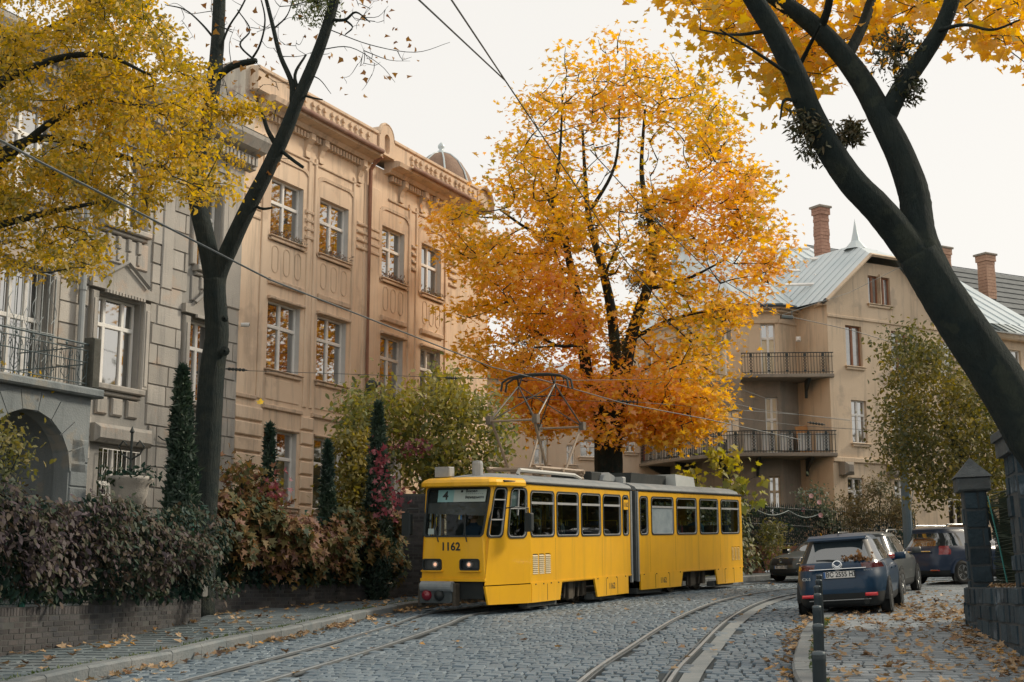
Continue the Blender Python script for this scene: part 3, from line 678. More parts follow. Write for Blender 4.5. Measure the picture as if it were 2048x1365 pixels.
# cornices
for k, (x0, x1) in enumerate(((-1.05, 5.02), (6.15, 12.3))):
    b = MB(FT.M); b.prism([(0, 15.85), (-.22, 15.88), (-.3, 16.0), (-.62, 16.06), (-.66, 16.2), (-.5, 16.26), (0, 16.3)], x0, x1, 'x'); b.build('cornice', m_tantrim, OH)
    b = MB(FT.M); b.lathe([(.085, x0+.7), (.085, x1-.1)], 8, (0, -.69, 16.2), 'x', a0=math.pi*.5, a1=math.pi*1.75); b.build('gutter', m_gutter, OH)
    b = MB(FT.M); n = int((x1-x0-.5)/.17)
    for i in range(n): b.box(x0+.3+i*.17, x0+.4+i*.17, -.17, 0, 15.66, 15.84)
    b.build('dentils', m_tantrim, OH)['kind'] = 'stuff'
    for xb_ in (x0+1.1, x0+2.55, x0+3.3, x0+5.6):
        b = MB(FT.M); b.prism([(0, 15.1), (-.09, 15.1), (-.06, 15.3), (-.14, 15.5), (-.28, 15.64), (-.28, 15.83), (0, 15.83)], xb_-.11, xb_+.11, 'x'); b.build('bracket', m_tantrim, OH)
    bx(OH, FT, 'frieze_moulding', m_tantrim, (x0+.3, x1-.4, -.05, 0, 14.98, 15.06), ch=.02)
    b = MB(FT.M); b.box(x0-.6 if k == 0 else x0-.1, x1-.05, -.42, .4, 16.262, 16.86); b.box(x0-.6 if k == 0 else x0-.1, x1, -.48, .46, 16.862, 16.98, ch=.02); b.build('parapet', m_tantrim, OH)
    for i in range(15):
        if i % 4 == 3 and False: continue
        x = x0+1.15+i*.32+(i//3)*.12
        if x > x1-.3: break
        b = MB(FT.M); b.lathe([(0, -.5), (.085, -.5), (.085, -.4)], 10, (x, 0, 16.68), 'y'); b.box(x-.06, x+.06, -.49, -.41, 16.42, 16.54, ch=.02); b.build('disc_ornament', m_tantrim, OH)
for xc, hw, zt in ((5.6, .5, 17.35), (13.0, .7, 17.1)):
    pts = [(xc-hw, 16.28), (xc+hw, 16.28), (xc+hw, zt-.42)]+[(xc+hw*.82*math.cos(R(q)), zt-.42+.42*math.sin(R(q))) for q in range(0, 181, 15)]+[(xc-hw, zt-.42)]
    nich = rrect(xc-.17, xc+.17, zt-1.0, zt-.32, .165, 5) if hw < .6 else None
    b = MB(FT.M); b.prism(pts, -.3, .42, 'y'); b.holed(pts, [nich] if nich else [], lambda p, q: (p, -.45, q), None, lambda p, q: (p, -.301, q)) if nich else None
    n_ = len(pts); b.add([(p, -.45, q) for p, q in pts]+[(p, -.3, q) for p, q in pts], [(i, (i+1) % n_, n_+(i+1) % n_, n_+i) for i in range(n_)])
    b.build('parapet_pedestal', m_tantrim, OH)
    arc = [(xc+hw*.9*math.cos(R(q)), zt-.42+.45*math.sin(R(q))) for q in range(0, 181, 15)]; b = MB(FT.M); b.tube([(p, -.4, q) for p, q in arc], .07, 6); b.build('arched_coping', m_tantrim, OH)
b = MB(FT.M)
b.tube([(5.12, -.55, 16.1), (5.12, -.3, 15.95), (5.12, -.11, 15.7), (5.12, -.11, 5.9)], .07, 8); b.build('downpipe', m_rustpipe, OH)
b = MB(FT.M); b.tube([(5.14, -.11, 5.9), (5.14, -.11, 1.6)], .075, 8); b.build('downpipe', m_zinc, OH, label='newer zinc lower length of the downpipe')
# dome behind the parapet
c = P(882, 350, 57); DM = Frame(c.x, c.y, 26, 0); b = MB(Matrix.Translation((c.x, c.y, 0)))
zb = c.z-1.0; prof = [(1.46, zb-1.5), (1.46, zb), (1.4, zb+.45), (1.22, zb+.97), (.9, zb+1.47), (.5, zb+1.82), (.12, zb+1.99)]
b.lathe(prof, 24); dome = b.build('dome', M('brown_dome_tiles', (.20, .125, .09), (.28, .19, .135), 3, .8, .6, 14), OH, True)
for k in range(8):
    q = R(k*45+10); b = MB(Matrix.Translation((c.x, c.y, 0))); b.tube([(r*1.015*math.cos(q), r*1.015*math.sin(q), z) for r, z in prof[1:]], .04, 5); b.build('rib', m_zinc, dome)
b = MB(Matrix.Translation((c.x, c.y, 0))); b.lathe([(.2, zb+1.85), (.16, zb+2.05), (.07, zb+2.1), (.14, zb+2.2), (.15, zb+2.3), (.06, zb+2.42), (0, zb+2.46)], 12); b.build('finial', m_zinc, dome, True)
# dry plants on the upper sills
m_dry = leafm('dry_window_plants', [(.16, .10, .08), (.24, .17, .13), (.20, .19, .12)], .2)
for a, c_ in colsT:
    L = FT.M @ Vector(((a+c_)/2, -.05, 12.2)); t = thing('window_box_plants', '', 'plants', L, 'dry plants on the upper sills')
    t['label'] = 'dry brown plants on the upper sill ' + ('nearest the grey house', 'just left of the rusty downpipe', 'just right of the rusty downpipe', 'nearest the orange maple')[colsT.index((a, c_))]
    pts = [FT.M @ Vector((random.uniform(a, c_+.1), random.uniform(-.12, .06), 12.24+abs(random.gauss(0, .09)))) for _ in range(170)]
    foliage('foliage', t, [tuple(p) for p in pts], 'spray', .11, m_dry, flat=.1, droop=-.2)
# ------------------------------------------------------------------ grey house
GH = thing('apartment_house', 'grey stone faced house with arched porch, balcony and pedimented windows behind the purple creeper', 'house', (-12, 30, 1.4))
gh = [(-7.42, -5.88, 6.8, 9.02), (-7.42, -5.9, 10.9, 13.1), (-7.1, -5.75, 2.9, 5.3), (-3.92, -2.85, 6.8, 9.0), (-3.75, -2.8, 10.5, 12.75), (-3.9, -2.9, 2.9, 5.1), (-10.55, -9.1, 6.25, 9.2), (-10.5, -9.1, 10.9, 13.1), (-13.2, -11.8, 10.9, 13.1), (-11.6, -10.4, 2.2, 5.0)]
b = MB(FT.M); wall(b, -16, -1.78, .6, 14.3, gh, -.12, .3); b.quad((-1.78, -.12, .6), (-1.78, 6, .6), (-1.78, 6, 14.3), (-1.78, -.12, 14.3)); b.quad((-16, -.12, .6), (-16, 12, .6), (-16, 12, 14.3), (-16, -.12, 14.3)); b.build('wall', m_greyw, GH)
GW = [((.28, .72), (.68,)), ((.28, .72), (.68,)), ((.5,), (.62,)), ((.5,), (.66,)), ((.5,), (.66,)), ((.5,), (.62,)), ((.33, .67), (.6,)), ((.28, .72), (.68,)), ((.28, .72), (.68,)), ((.5,), (.7,))]
for h, (mu, tr) in zip(gh, GW):
    if h[0] == -11.6: window(GH, FT, *h, .1, mu, tr, fm=M('dark_door_wood', (.03, .035, .03), (.05, .05, .04), 5, .6), name='entrance_door'); continue
    window(GH, FT, h[0]+.01, h[1]-.012, h[2], h[3], .08, mu, tr, sill=None, pm=m_pane)
    s = MB(FT.M); s.box(h[0]-.14, h[1]+.14, -.34, .02, h[2]-.16, h[2]-.004, ch=.03); s.box(h[0]-.08, h[1]+.08, -.24, -.121, h[2]-.27, h[2]-.162, ch=.03); s.build('sill', m_grey, GH)
# stone blocks laid over the wall, leaving the openings and their surrounds free
ms = []; row = .53; z = 1.2; r_ = 0
sur = [(h[0]-.36, h[1]+.36, h[2]-1.0 if h[2] > 5 else h[2]-.3, h[3]+.5) for h in gh]
while z < 13.9:
    x = -15.9+(r_ % 2)*.45
    while x < -1.85:
        wd = random.choice((.72, .86, .98)); a, c_ = x, min(x+wd, -1.82); x += wd
        segs = [(a, c_)]
        for s0, s1, t0, t1 in sur:
            if t0 < z+row*.5 < t1:
                ns = []
                for p, q in segs:
                    if q <= s0 or p >= s1: ns.append((p, q))
                    else:
                        if p < s0: ns.append((p, s0))
                        if q > s1: ns.append((s1, q))
                segs = ns
        for p, q in segs:
            if q-p < .12: continue
            o = FT.M @ Vector(((p+q)/2, -.165+random.gauss(0, .006), z+row/2)); X = FT.M.to_3x3() @ Vector((q-p-.022, 0, 0)); Z = Vector((0, 0, row-.025)); Y = FT.M.to_3x3() @ Vector((0, -.05, 0))
            ms.append(axes(o, X, Z, Y))
    z += row; r_ += 1
pieces('stone_block', GH, block_tmpl(5, .025, .012), ms, m_grey, 300, 'stone_courses')
# surrounds, pediments, aprons
for h in (gh[0], gh[3], gh[6]):
    a, c_, e, f = h
    bx(GH, FT, 'jamb_moulding', m_grey, (a-.3, a-.05, -.24, -.12, e, f+.05), (c_+.05, c_+.3, -.24, -.12, e, f+.05), ch=.03)
    bx(GH, FT, 'jamb_moulding', m_grey, (a-.24, a-.12, -.265, -.242, e+.1, f-.15), (c_+.12, c_+.24, -.265, -.242, e+.1, f-.15), ch=.01)
    b = MB(FT.M); m_ = (a+c_)/2; b.prism([(a-.38, f+.12), (c_+.38, f+.12), (c_+.38, f+.36), (c_+.02, f+.38), (m_, f+.86), (a-.02, f+.38), (a-.38, f+.36)], -.3, -.12, 'y'); ped = b.build('pediment', m_grey, GH)
    b = MB(FT.M); b.tube([(a-.05, -.36, f+.42), (m_, -.36, f+.92), (c_+.05, -.36, f+.42)], .06, 4); b.build('pediment_moulding', m_greyw, ped)
    b = MB(FT.M)
    for k in range(13): b.box(a+.06+k*(c_-a-.2)/12, a+.13+k*(c_-a-.2)/12, -.36, -.28, f+.03, f+.11)
    b.build('dentils', m_grey, ped)['kind'] = 'stuff'
for h in (gh[1], gh[4], gh[7], gh[8]):
    a, c_, e, f = h; bx(GH, FT, 'apron_panel', m_grey, (a-.2, c_+.2, -.17, -.12, e-1.0, e-.3), ch=.03)
    for k in range(4): x = a+.2+k*(c_-a-.4)/3; bx(GH, FT, 'pendant_moulding', m_grey, (x-.07, x+.07, -.23, -.17, e-.62, e-.3), (x-.05, x+.05, -.21, -.17, e-.92, e-.66), ch=.02)
    bx(GH, FT, 'jamb_moulding', m_grey, (a-.28, a-.05, -.22, -.12, e, f+.2), (c_+.05, c_+.28, -.22, -.12, e, f+.2), (a-.28, c_+.28, -.22, -.12, f+.22, f+.45), ch=.03)
for k in range(3): bx(GH, FT, 'square_panel', m_grey, (-7.35+k*.55, -6.95+k*.55, -.2, -.12, 6.05, 6.5), ch=.04)
b = MB(FT.M); b.prism([(-.12, 13.75), (-.35, 13.8), (-.4, 14.15), (-.72, 14.25), (-.9, 14.5), (-.92, 14.62), (-.12, 14.72)], -16, -1.5, 'x'); b.build('cornice', m_grey, GH)
b = MB(FT.M)
for k in range(85): b.box(-16+k*.17, -15.9+k*.17, -.5, -.36, 13.85, 14.1)
b.build('dentils', m_grey, GH)['kind'] = 'stuff'
bx(GH, FT, 'corner_pilaster', m_grey, (-2.55, -1.85, -.22, -.165, 9.6, 13.7), (-5.2, -4.75, -.2, -.166, 9.6, 13.7), ch=.03)
b = MB(FT.M); b.quad((-16, -.9, 14.66), (-1.5, -.9, 14.66), (-1.5, 6, 16.6), (-16, 6, 16.6)); b.build('roof', m_zinc, GH)
b = MB(FT.M); b.tube([(-8.13, -.3, 14.2), (-8.13, -.3, 1.6)], .075, 8)
for z in (4, 6.6, 9.0, 11.4): b.lathe([(.1, z-.05), (.1, z+.05)], 8, (-8.13, -.3, 0))
b.build('downpipe', M('grey_zinc_pipe', (.30, .33, .35), (.36, .38, .38), 2, .5), GH)
b = MB(FT.M)
b.tube([(-5.1, -.24, 5.7), (-4.95, -.26, 5.62), (-4.55, -.24, 5.6), (-4.5, -.24, 5.5), (-4.5, -.24, 3.0)], .02, 5); b.build('cable', m_iron, GH)
bx(GH, FT, 'window_hood', m_grey, (-7.5, -5.45, -.42, -.12, 5.35, 5.8), ch=.1)
# window bars
def grille(xa, xb, za, zb, y, mat, n, curls=True):
    b = MB(FT.M)
    for k in range(n+1): x = xa+(xb-xa)*k/n; b.tube([(x, y, za), (x, y, zb)], .012, 5)
    for z in (za, (za+zb)/2, zb): b.tube([(xa, y, z), (xb, y, z)], .012, 5)
    if curls:
        for k in range(6):
            x = xa+(xb-xa)*(k+.5)/6; zc = za+(zb-za)*random.uniform(.2, .8)
            b.tube([(x+.16*math.sin(t*1.0)*(1 if t < 3.1 else .8), y-.02, zc-.5+t*.17) for t in np.linspace(0, 6.2, 16)], .01, 4)
    return b.build('window_grille', mat, GH)
grille(-10.45, -9.0, 6.3, 9.1, -.3, M('pale_blue_iron', (.32, .36, .37), (.40, .43, .43), 5, .5), 7)
grille(-7.1, -5.75, 2.95, 5.2, -.25, m_white, 8)
# porch with arch and balcony
yp = -2.45; xc, ra, zs_ = -11.72, 1.2, 4.3
arch = [(xc+ra, 1.2)]+[(xc+ra*math.cos(R(q)), zs_+ra*math.sin(R(q))) for q in range(0, 181, 10)]+[(xc-ra, 1.2)]
out = [(-13.6, 1.2), (xc-ra-.0, 1.2)]
b = MB(FT.M)
outer = [(-9.95, 1.2)]+[(-9.95, 5.95), (-13.6, 5.95), (-13.6, 1.2)]
full = [(xc+ra, 1.2), (-9.95, 1.2), (-9.95, 5.95), (-13.6, 5.95), (-13.6, 1.2), (xc-ra, 1.2)]+arch[::-1][1:-1]
b.prism(full, yp, yp+.4, 'y'); b.prism([(yp+.4, 1.2), (-.13, 1.2), (-.13, 5.95), (yp+.4, 5.95)], -10.35, -9.95, 'x')
m_porch = M('porch_stone', (.17, .20, .215), (.25, .275, .285), .9, .9, .4, 25, streak=(.09, .11, .12, .6), stain=(.30, .27, .22, .5, 1.3)); porch = b.build('porch', m_porch, GH)
for q in range(10, 180, 20):
    b = MB(FT.M); a0, a1 = R(q-9.6), R(q+9.6); r0, r1 = ra+.02, ra+.5
    b.prism([(xc+r0*math.cos(a0), zs_+r0*math.sin(a0)), (xc+r1*math.cos(a0), zs_+min(1.6, r1*math.sin(a0))), (xc+r1*math.cos(a1), zs_+min(1.6, r1*math.sin(a1))), (xc+r0*math.cos(a1), zs_+r0*math.sin(a1))], yp-.03, yp-.001, 'y'); b.build('arch_stone', m_porch, porch)
for k in range(7):
    bx(porch, FT, 'porch_block', m_porch, (-10.48, -9.96, yp-.03, yp-.001, 1.4+k*.52, 1.9+k*.52), ch=.02)
bx(GH, FT, 'balcony_slab', m_porch, (-13.7, -9.75, yp-.22, -.14, 5.955, 6.15), ch=.04)
bx(GH, FT, 'balcony_post', M('dark_stone_post', (.055, .06, .05), (.10, .10, .09), 4, .9, .4, 20), (-10.12, -9.86, yp-.15, yp+.12, 6.152, 7.28), ch=.03)
b = MB(FT.M)
for z in (6.25, 6.72, 6.98, 7.12): b.tube([(-13.5, yp-.02, z), (-10.13, yp-.02, z)], .022 if z > 7 else .014, 5)
for k in range(26):
    x = -13.4+k*.13; b.tube([(x, yp-.02, 6.2), (x, yp-.02, 7.0)], .01, 4)
for k in range(7):
    x = -13.2+k*.48
    for s in (1, -1): b.tube([(x+s*.02, yp-.03, 6.3), (x+s*.13, yp-.03, 6.42), (x+s*.05, yp-.03, 6.62), (x+s*.1, yp-.03, 6.88), (x+s*.17, yp-.03, 6.92), (x+s*.19, yp-.03, 6.84), (x+s*.14, yp-.03, 6.8)], .011, 4)
    b.lathe([(0, -.02), (.045, 0), (0, .02)], 6, (x, yp-.03, 7.06), 'y')
for z in (6.25, 6.72, 7.12): b.tube([(-9.99, yp+.1, z), (-9.99, -.2, z)], .016, 5)
for k in range(14): b.tube([(-9.99, yp+.2+k*.15, 6.2), (-9.99, yp+.2+k*.15, 7.1)], .01, 4)
b.build('balcony_railing', m_blueiron, GH)
c = FT.sz(52, 932, .14); b = MB(FT.M); b.box(c[0]-.13, c[0]+.13, -.2, -.19, c[1]-.15, c[1]+.15); np_ = b.build('number_plate', M('plate_white', (.62, .60, .52), None, rough=.5), GH)
b = MB(FT.M); b.text('19', .24, lambda p, q: (c[0]+p, -.204, c[1]+q-.01), bold=.004); b.build('number', M('print_black', (.02, .025, .03), None, rough=.6), np_)
ur = FT.M @ Vector((-9.2, -3.0, 0)); ur.z = gz(ur.y)
th = thing('stone_urn', 'stone urn planter on a pedestal beside the arched porch of the grey house', 'planter', ur)
b = MB(Matrix.Translation(ur)); b.box(-.35, .35, -.35, .35, 0, 2.0, ch=.05); b.build('pedestal', m_porch, th)
b = MB(Matrix.Translation(ur)); b.lathe([(.2, 2.0), (.14, 2.1), (.14, 2.2), (.3, 2.32), (.4, 2.55), (.42, 2.75), (.52, 2.85), (.5, 2.92), (.3, 2.92)], 16); b.build('bowl', m_grey, th, True)
foliage('plants', th, [(ur.x+random.gauss(0, .3), ur.y+random.gauss(0, .3), ur.z+2.95+random.gauss(0, .1)) for _ in range(260)], 'oval', .13, m_darkgreen, flat=.3)
b = MB(Matrix.Translation(ur)); b.tube([(0, 0, 2.9), (0, 0, 3.9)], .03, 6)
for s in (1, -1): b.tube([(0, 0, 3.3), (s*.2, 0, 3.42), (s*.28, 0, 3.6), (s*.18, 0, 3.72), (s*.1, 0, 3.62)], .02, 5)
b.lathe([(0, 3.85), (.06, 3.92), (0, 4.05)], 8); b.build('iron_finial', m_iron, th)
c = FT.M @ Vector((-1.7, -.3, 9.2)); th = thing('security_camera', 'small white security camera high on the joint of the grey and ochre houses', 'camera', c)
b = MB(Matrix.Translation(c)); b.lathe([(0, -.12), (.06, -.12), (.065, .12), (0, .12)], 10, axis='x'); b.build('housing', m_white, th)
b = MB(Matrix.Translation(c)); b.tube([(-.05, .02, 0), (-.1, .2, .02)], .025, 6); b.build('bracket', m_white, th); b = MB(Matrix.Translation(c)); b.lathe([(0, .125), (.045, .125), (.045, .1)], 10, axis='x'); b.build('lens', m_iron, th)
# ================================================================== corner house with curved balconies
b0 = P(1665, 900, 57); FB = Frame(b0.x, b0.y, 60)
CH = thing('corner_house', 'plastered corner house with zinc roof, gabled bay and curved balconies behind the parked cars', 'house', (b0.x, b0.y, gz(57)))
def win_on(root, F, u0, v0, u1, v1, **kw):
    a, zt = F.sz(u0, v0); c, zb = F.sz(u1, v1)
    return a, c, zb, zt
bw_ = [(1690, 650, 1726, 735), (1782, 660, 1812, 742), (1702, 800, 1736, 888), (1695, 955, 1731, 1036), (1783, 812, 1812, 890), (1788, 950, 1815, 1032)]
WBK = [win_on(CH, FB, *q) for q in bw_]
for i in (1, 4, 5): WBK[i] = (WBK[i][0], WBK[i][0]+(WBK[0][1]-WBK[0][0]), WBK[{1: 0, 4: 2, 5: 3}[i]][2], WBK[{1: 0, 4: 2, 5: 3}[i]][3])
att = [win_on(CH, FB, 1735, 547, 1752, 610), win_on(CH, FB, 1758, 549, 1775, 613)]
att = [(a, a+.62, 13.95, 15.2) for a, *_ in att]
BW = 6.6; EZ = 13.75
b = MB(FB.M); wall(b, 0, BW, 1.5, 13.2, WBK, 0, .22, 0)
b.build('bay_wall', m_plaster, CH)
# gable wall with the two attic windows
gp = [(0, 13.2), (BW, 13.2), (BW, EZ), (4.35, 15.75), (2.25, 15.75), (0, EZ)]
b = MB(FB.M); b.holed(gp, [[(a, e), (c, e), (c, f), (a, f)] for a, c, e, f in att], lambda p, q: (p, 0, q), None, lambda p, q: (p, .2, q))
b.quad((0, 0, 1.5), (0, 3.5, 1.5), (0, 3.5, EZ), (0, 0, EZ)); b.quad((BW, 0, 1.5), (BW, 3, 1.5), (BW, 3, EZ), (BW, 0, EZ)); b.build('gable_wall', m_plaster, CH)
for i, (a, c, e, f) in enumerate(WBK): window(CH, FB, a, c, e, f, .16, (.5,), (.66,) if i > 1 and i != 4 or i == 4 else (), fm=m_brown if i < 2 else m_white, pm=m_paneb if i < 2 else m_pane, sill=m_plaster)
for a, c, e, f in att: window(CH, FB, a, c, e, f, .14, (.5,), (), fm=m_brown, pm=m_paneb, sill=m_plaster)
bx(CH, FB, 'string_course', m_plaster, (-.02, BW, -.07, 0, 13.12, 13.25), (-.02, BW, -.1, 0, 7.0, 7.2), ch=.02)
bx(CH, FB, 'attic_mullion', m_plaster, (att[0][1]+.03, att[1][0]-.03, -.1, 0, 13.9, 15.3), ch=.03)
bx(CH, FB, 'corbel', m_plasterd, (.3, .8, -.5, 0, 6.45, 6.98), (3.0, 3.5, -.5, 0, 6.45, 6.98), ch=.12)
# right wing, mostly behind the leaning trunk
RW = 14.2; YR = .9
rwin = [(7.4, 8.5, 11.1, 12.9), (9.6, 10.7, 11.1, 12.9), (11.9, 13.0, 11.1, 12.9), (7.4, 8.7, 7.3, 9.6), (10.2, 11.3, 7.7, 9.5), (12.2, 13.2, 7.7, 9.5), (7.6, 8.7, 4.6, 6.3), (11.0, 12.0, 4.6, 6.3)]
b = MB(FB.M); wall(b, BW, RW, 1.5, 13.5, rwin, YR, .2); b.quad((RW, YR, 1.5), (RW, 8, 1.5), (RW, 8, 13.5), (RW, YR, 13.5)); b.build('wing_wall', m_plaster, CH)
for i, (a, c, e, f) in enumerate(rwin): window(CH, FB, a, c, e, f, YR+.14, (.5,), (.66,), fm=m_white, pm=m_pane, sill=m_plaster)
bx(CH, FB, 'cornice', m_plaster, (BW, RW+.2, YR-.35, YR, 13.3, 13.6), ch=.06)
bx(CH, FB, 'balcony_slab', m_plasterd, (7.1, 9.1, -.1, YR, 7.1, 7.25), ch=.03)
b = MB(FB.M)
for k in range(15): b.tube([(7.15+k*.135, -.05, 7.25), (7.15+k*.135, -.05, 8.1)], .012, 4)
b.tube([(7.1, -.05, 8.1), (9.1, -.05, 8.1)], .02, 4); b.build('balcony_railing', m_iron, CH)
# curved left wing
WPX = [(1628, 59.3), (1565, 58.0), (1485, 58.2), (1405, 59.6), (1330, 62.3), (1262, 66)]
WP = [Vector((P(u, 900, d).x, d, 0)) for u, d in WPX]          # right to left
panels = []
for i in range(len(WP)-1):
    A, B_ = WP[i+1], WP[i]; d = B_-A; phi = math.degrees(math.atan2(d.x, d.y)); panels.append((Frame(A.x, A.y, phi), d.length))
# link between the bay side and the wing
d = b0-WP[0]; 
wins = {0: [], 1: [(1520, 648, 1560, 735, 'door'), (1530, 795, 1568, 905, 'door2'), (1537, 953, 1576, 1030, 'w')], 2: [(1432, 660, 1462, 735, 'door'), (1432, 825, 1478, 915, 'door3'), (1452, 955, 1480, 1040, 'w')],
        3: [(1352, 660, 1384, 735, 'w'), (1352, 830, 1384, 905, 'door2'), (1352, 960, 1380, 1040, 'w')], 4: [(1288, 690, 1312, 745, 'w'), (1286, 840, 1310, 900, 'w'), (1288, 960, 1310, 1030, 'w')]}
for i, (F, L) in enumerate(panels):
    hs = []
    for u0, v0, u1, v1, k in wins[i]:
        a, zt = F.sz(u0, v0); c, _ = F.sz(u1, v0); zb = F.sz((u0+u1)/2, v1)[1]
        if k.startswith('door'): zb = {'door': 10.75, 'door2': 7.45, 'door3': 7.45}[k]
        hs.append((max(.15, a), min(L-.15, c), zb, zt, k))
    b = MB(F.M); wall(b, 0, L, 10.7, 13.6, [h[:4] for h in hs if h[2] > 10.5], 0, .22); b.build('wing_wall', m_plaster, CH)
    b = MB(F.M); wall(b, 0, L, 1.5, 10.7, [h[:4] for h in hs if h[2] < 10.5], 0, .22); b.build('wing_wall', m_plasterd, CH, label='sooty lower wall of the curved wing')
    for a, c, e, f, k in hs:
        if k == 'door': window(CH, F, a, c, e, f, .15, (.5,), (.72,), pms=[m_panel, m_pane], name='balcony_door')
        elif k == 'door2': window(CH, F, a, c, e, f, .15, (.5,), (.6,), pms=[m_panel, m_panel, m_panel, m_panel], name='balcony_door')
        elif k == 'door3': window(CH, F, a, c, e, f, .15, (.55,), (.8,), name='balcony_door')
        else: window(CH, F, a, c, e, f, .15, (.5,), (.6,), fm=M('cream_window_frame', (.55, .48, .36), (.62, .55, .43), 4, .6), sill=m_plaster)
    bx(CH, F, 'cornice', m_plaster, (-.12, L+.12, -.34, 0, 13.62, 13.78), (-.06, L+.06, -.2, 0, 13.5, 13.615), (0, L, -.06, 0, 13.02, 13.2), ch=.03)
# side wall of the bay back to the wing
LK = (b0-WP[0]); FL = Frame(WP[0].x, WP[0].y, math.degrees(math.atan2(LK.x, LK.y))); b = MB(FL.M); wall(b, 0, Vector((LK.x, LK.y, 0)).length, 1.5, 13.7, [], 0); b.build('bay_side_wall', m_plaster, CH)
bx(CH, FL, 'cornice', m_plaster, (0, Vector((LK.x, LK.y, 0)).length, -.34, 0, 13.62, 13.78), ch=.03)
# roofs
b = MB(FB.M)
b.poly([(-.35, -.45, 13.75), (2.2, -.45, 16.02), (3.3, 1.5, 17.0), (3.3, 10, 17.0), (-.35, 10, 13.75)]); b.poly([(BW+.35, -.45, 13.75), (BW+.35, 10, 13.75), (3.3, 10, 17.0), (3.3, 1.5, 17.0), (4.4, -.45, 16.02)]); b.poly([(2.2, -.45, 16.02), (4.4, -.45, 16.02), (3.3, 1.5, 17.0)])
for k in range(16):
    y = -.4+k*.55
    y0_ = y
    for sgn, xe in ((-1, -.33), (1, BW+.33)):
        xr = 3.3+sgn*.02 if y > 1.5 else 3.3+sgn*(1.1-(y+.45)*.564)
        zr = 13.75+(abs(xr-xe))*.89
        b.tube([(xe, y, 13.79), (xr, y, zr+.03)], .022, 4, caps=False)
bayroof = b.build('bay_roof', m_zinc, CH)
b = MB(FB.M); b.tube([(-.4, -.48, 13.72), (2.2, -.5, 15.98), (4.4, -.5, 15.98), (BW+.4, -.48, 13.72)], .09, 4); b.build('bargeboard', m_plaster, bayroof)
b = MB(FB.M); b.lathe([(.55, 16.75), (.2, 17.15), (.1, 17.6), (.0, 18.2)], 8, (3.3, 1.5, 0)); b.build('finial', m_zinc, bayroof)
ang = (WP[0]-WP[2]).normalized(); inw = Vector((-ang.y, ang.x, 0))
eave = [p-inw*.4+Vector((0, 0, 13.78)) for p in WP[::-1]]+[WP[0]+ang*12-inw*.4+Vector((0, 0, 13.78))]
rid = [WP[k]+inw*8.2+Vector((0, 0, 18.9)) for k in (5, 4, 3, 2, 1, 0)]; rid = [Vector((max(q.x, WP[4].x+1.5), q.y, q.z)) for q in rid]+[WP[0]+ang*12+inw*8.2+Vector((0, 0, 18.9))]
b = MB()
for i in range(len(eave)-1):
    b.quad(eave[i], eave[i+1], rid[i+1], rid[i])
    n = max(2, int((eave[i+1]-eave[i]).length/.55))
    for k in range(n):
        f = k/n; a_, c_ = eave[i].lerp(eave[i+1], f), rid[i].lerp(rid[i+1], f)
        if (c_-a_).length > .5: b.tube([a_+Vector((0, 0, .03)), c_+Vector((0, 0, .03))], .022, 4, caps=False)
    b.quad(rid[i], rid[i+1], rid[i+1]+inw*8-Vector((0, 0, 5)), rid[i]+inw*8-Vector((0, 0, 5)))
mroof = b.build('main_roof', m_zinc, CH)
b = MB(FB.M); b.poly([(BW-.5, YR-.5, 13.6), (RW+.3, YR-.5, 13.6), (RW-.5, 8, 18.2), (BW-.5, 8, 18.2)])
for k in range(14): x = BW+k*.56; b.tube([(x, YR-.48, 13.63), (x-.06*k*.5, 8, 18.23)], .022, 4, caps=False)
b.build('wing_roof', m_zinc, CH)
b = MB(); b.tube([e+Vector((0, 0, -.02)) for e in eave[:-1]]+[Vector((WP[0].x, WP[0].y, 13.76))-inw*.4], .08, 6); b.tube([Vector((WP[0].x, WP[0].y, 13.76))-inw*.4, FB.M @ Vector((-.4, -.4, 13.74))], .08, 6); b.build('gutter', M('dark_gutter', (.05, .075, .10), (.08, .10, .12), 3, .5), CH)
for k, (u, v) in enumerate(((1590, 500), (1570, 545), (1600, 572), (1660, 553), (1650, 520))):
    # small white snow boards lying on the slope
    i = 3; a_, c_ = eave[4], rid[4]; nrm = (eave[4]-eave[3]).cross(c_-a_).normalized(); o = Vector((0, 0, EYE)); dr = ray(u, v); t = (a_-o).dot(nrm)/dr.dot(nrm); p = o+dr*t
    ex = (eave[4]-eave[3]).normalized(); ey = (c_-a_).normalized(); nn = nrm if nrm.z > 0 else -nrm
    b = MB(axes(p+nn*.05, ex, ey, nn)); b.box(-.65, .65, -.1, .1, -.03, .05, ch=.0); b.build('snow_board', m_white, mroof)
m_chim = M('chimney_brick', (.28, .15, .11), (.38, .22, .16), 3.2, .9, .5, 30, stain=(.20, .15, .13, .6, 1.5))
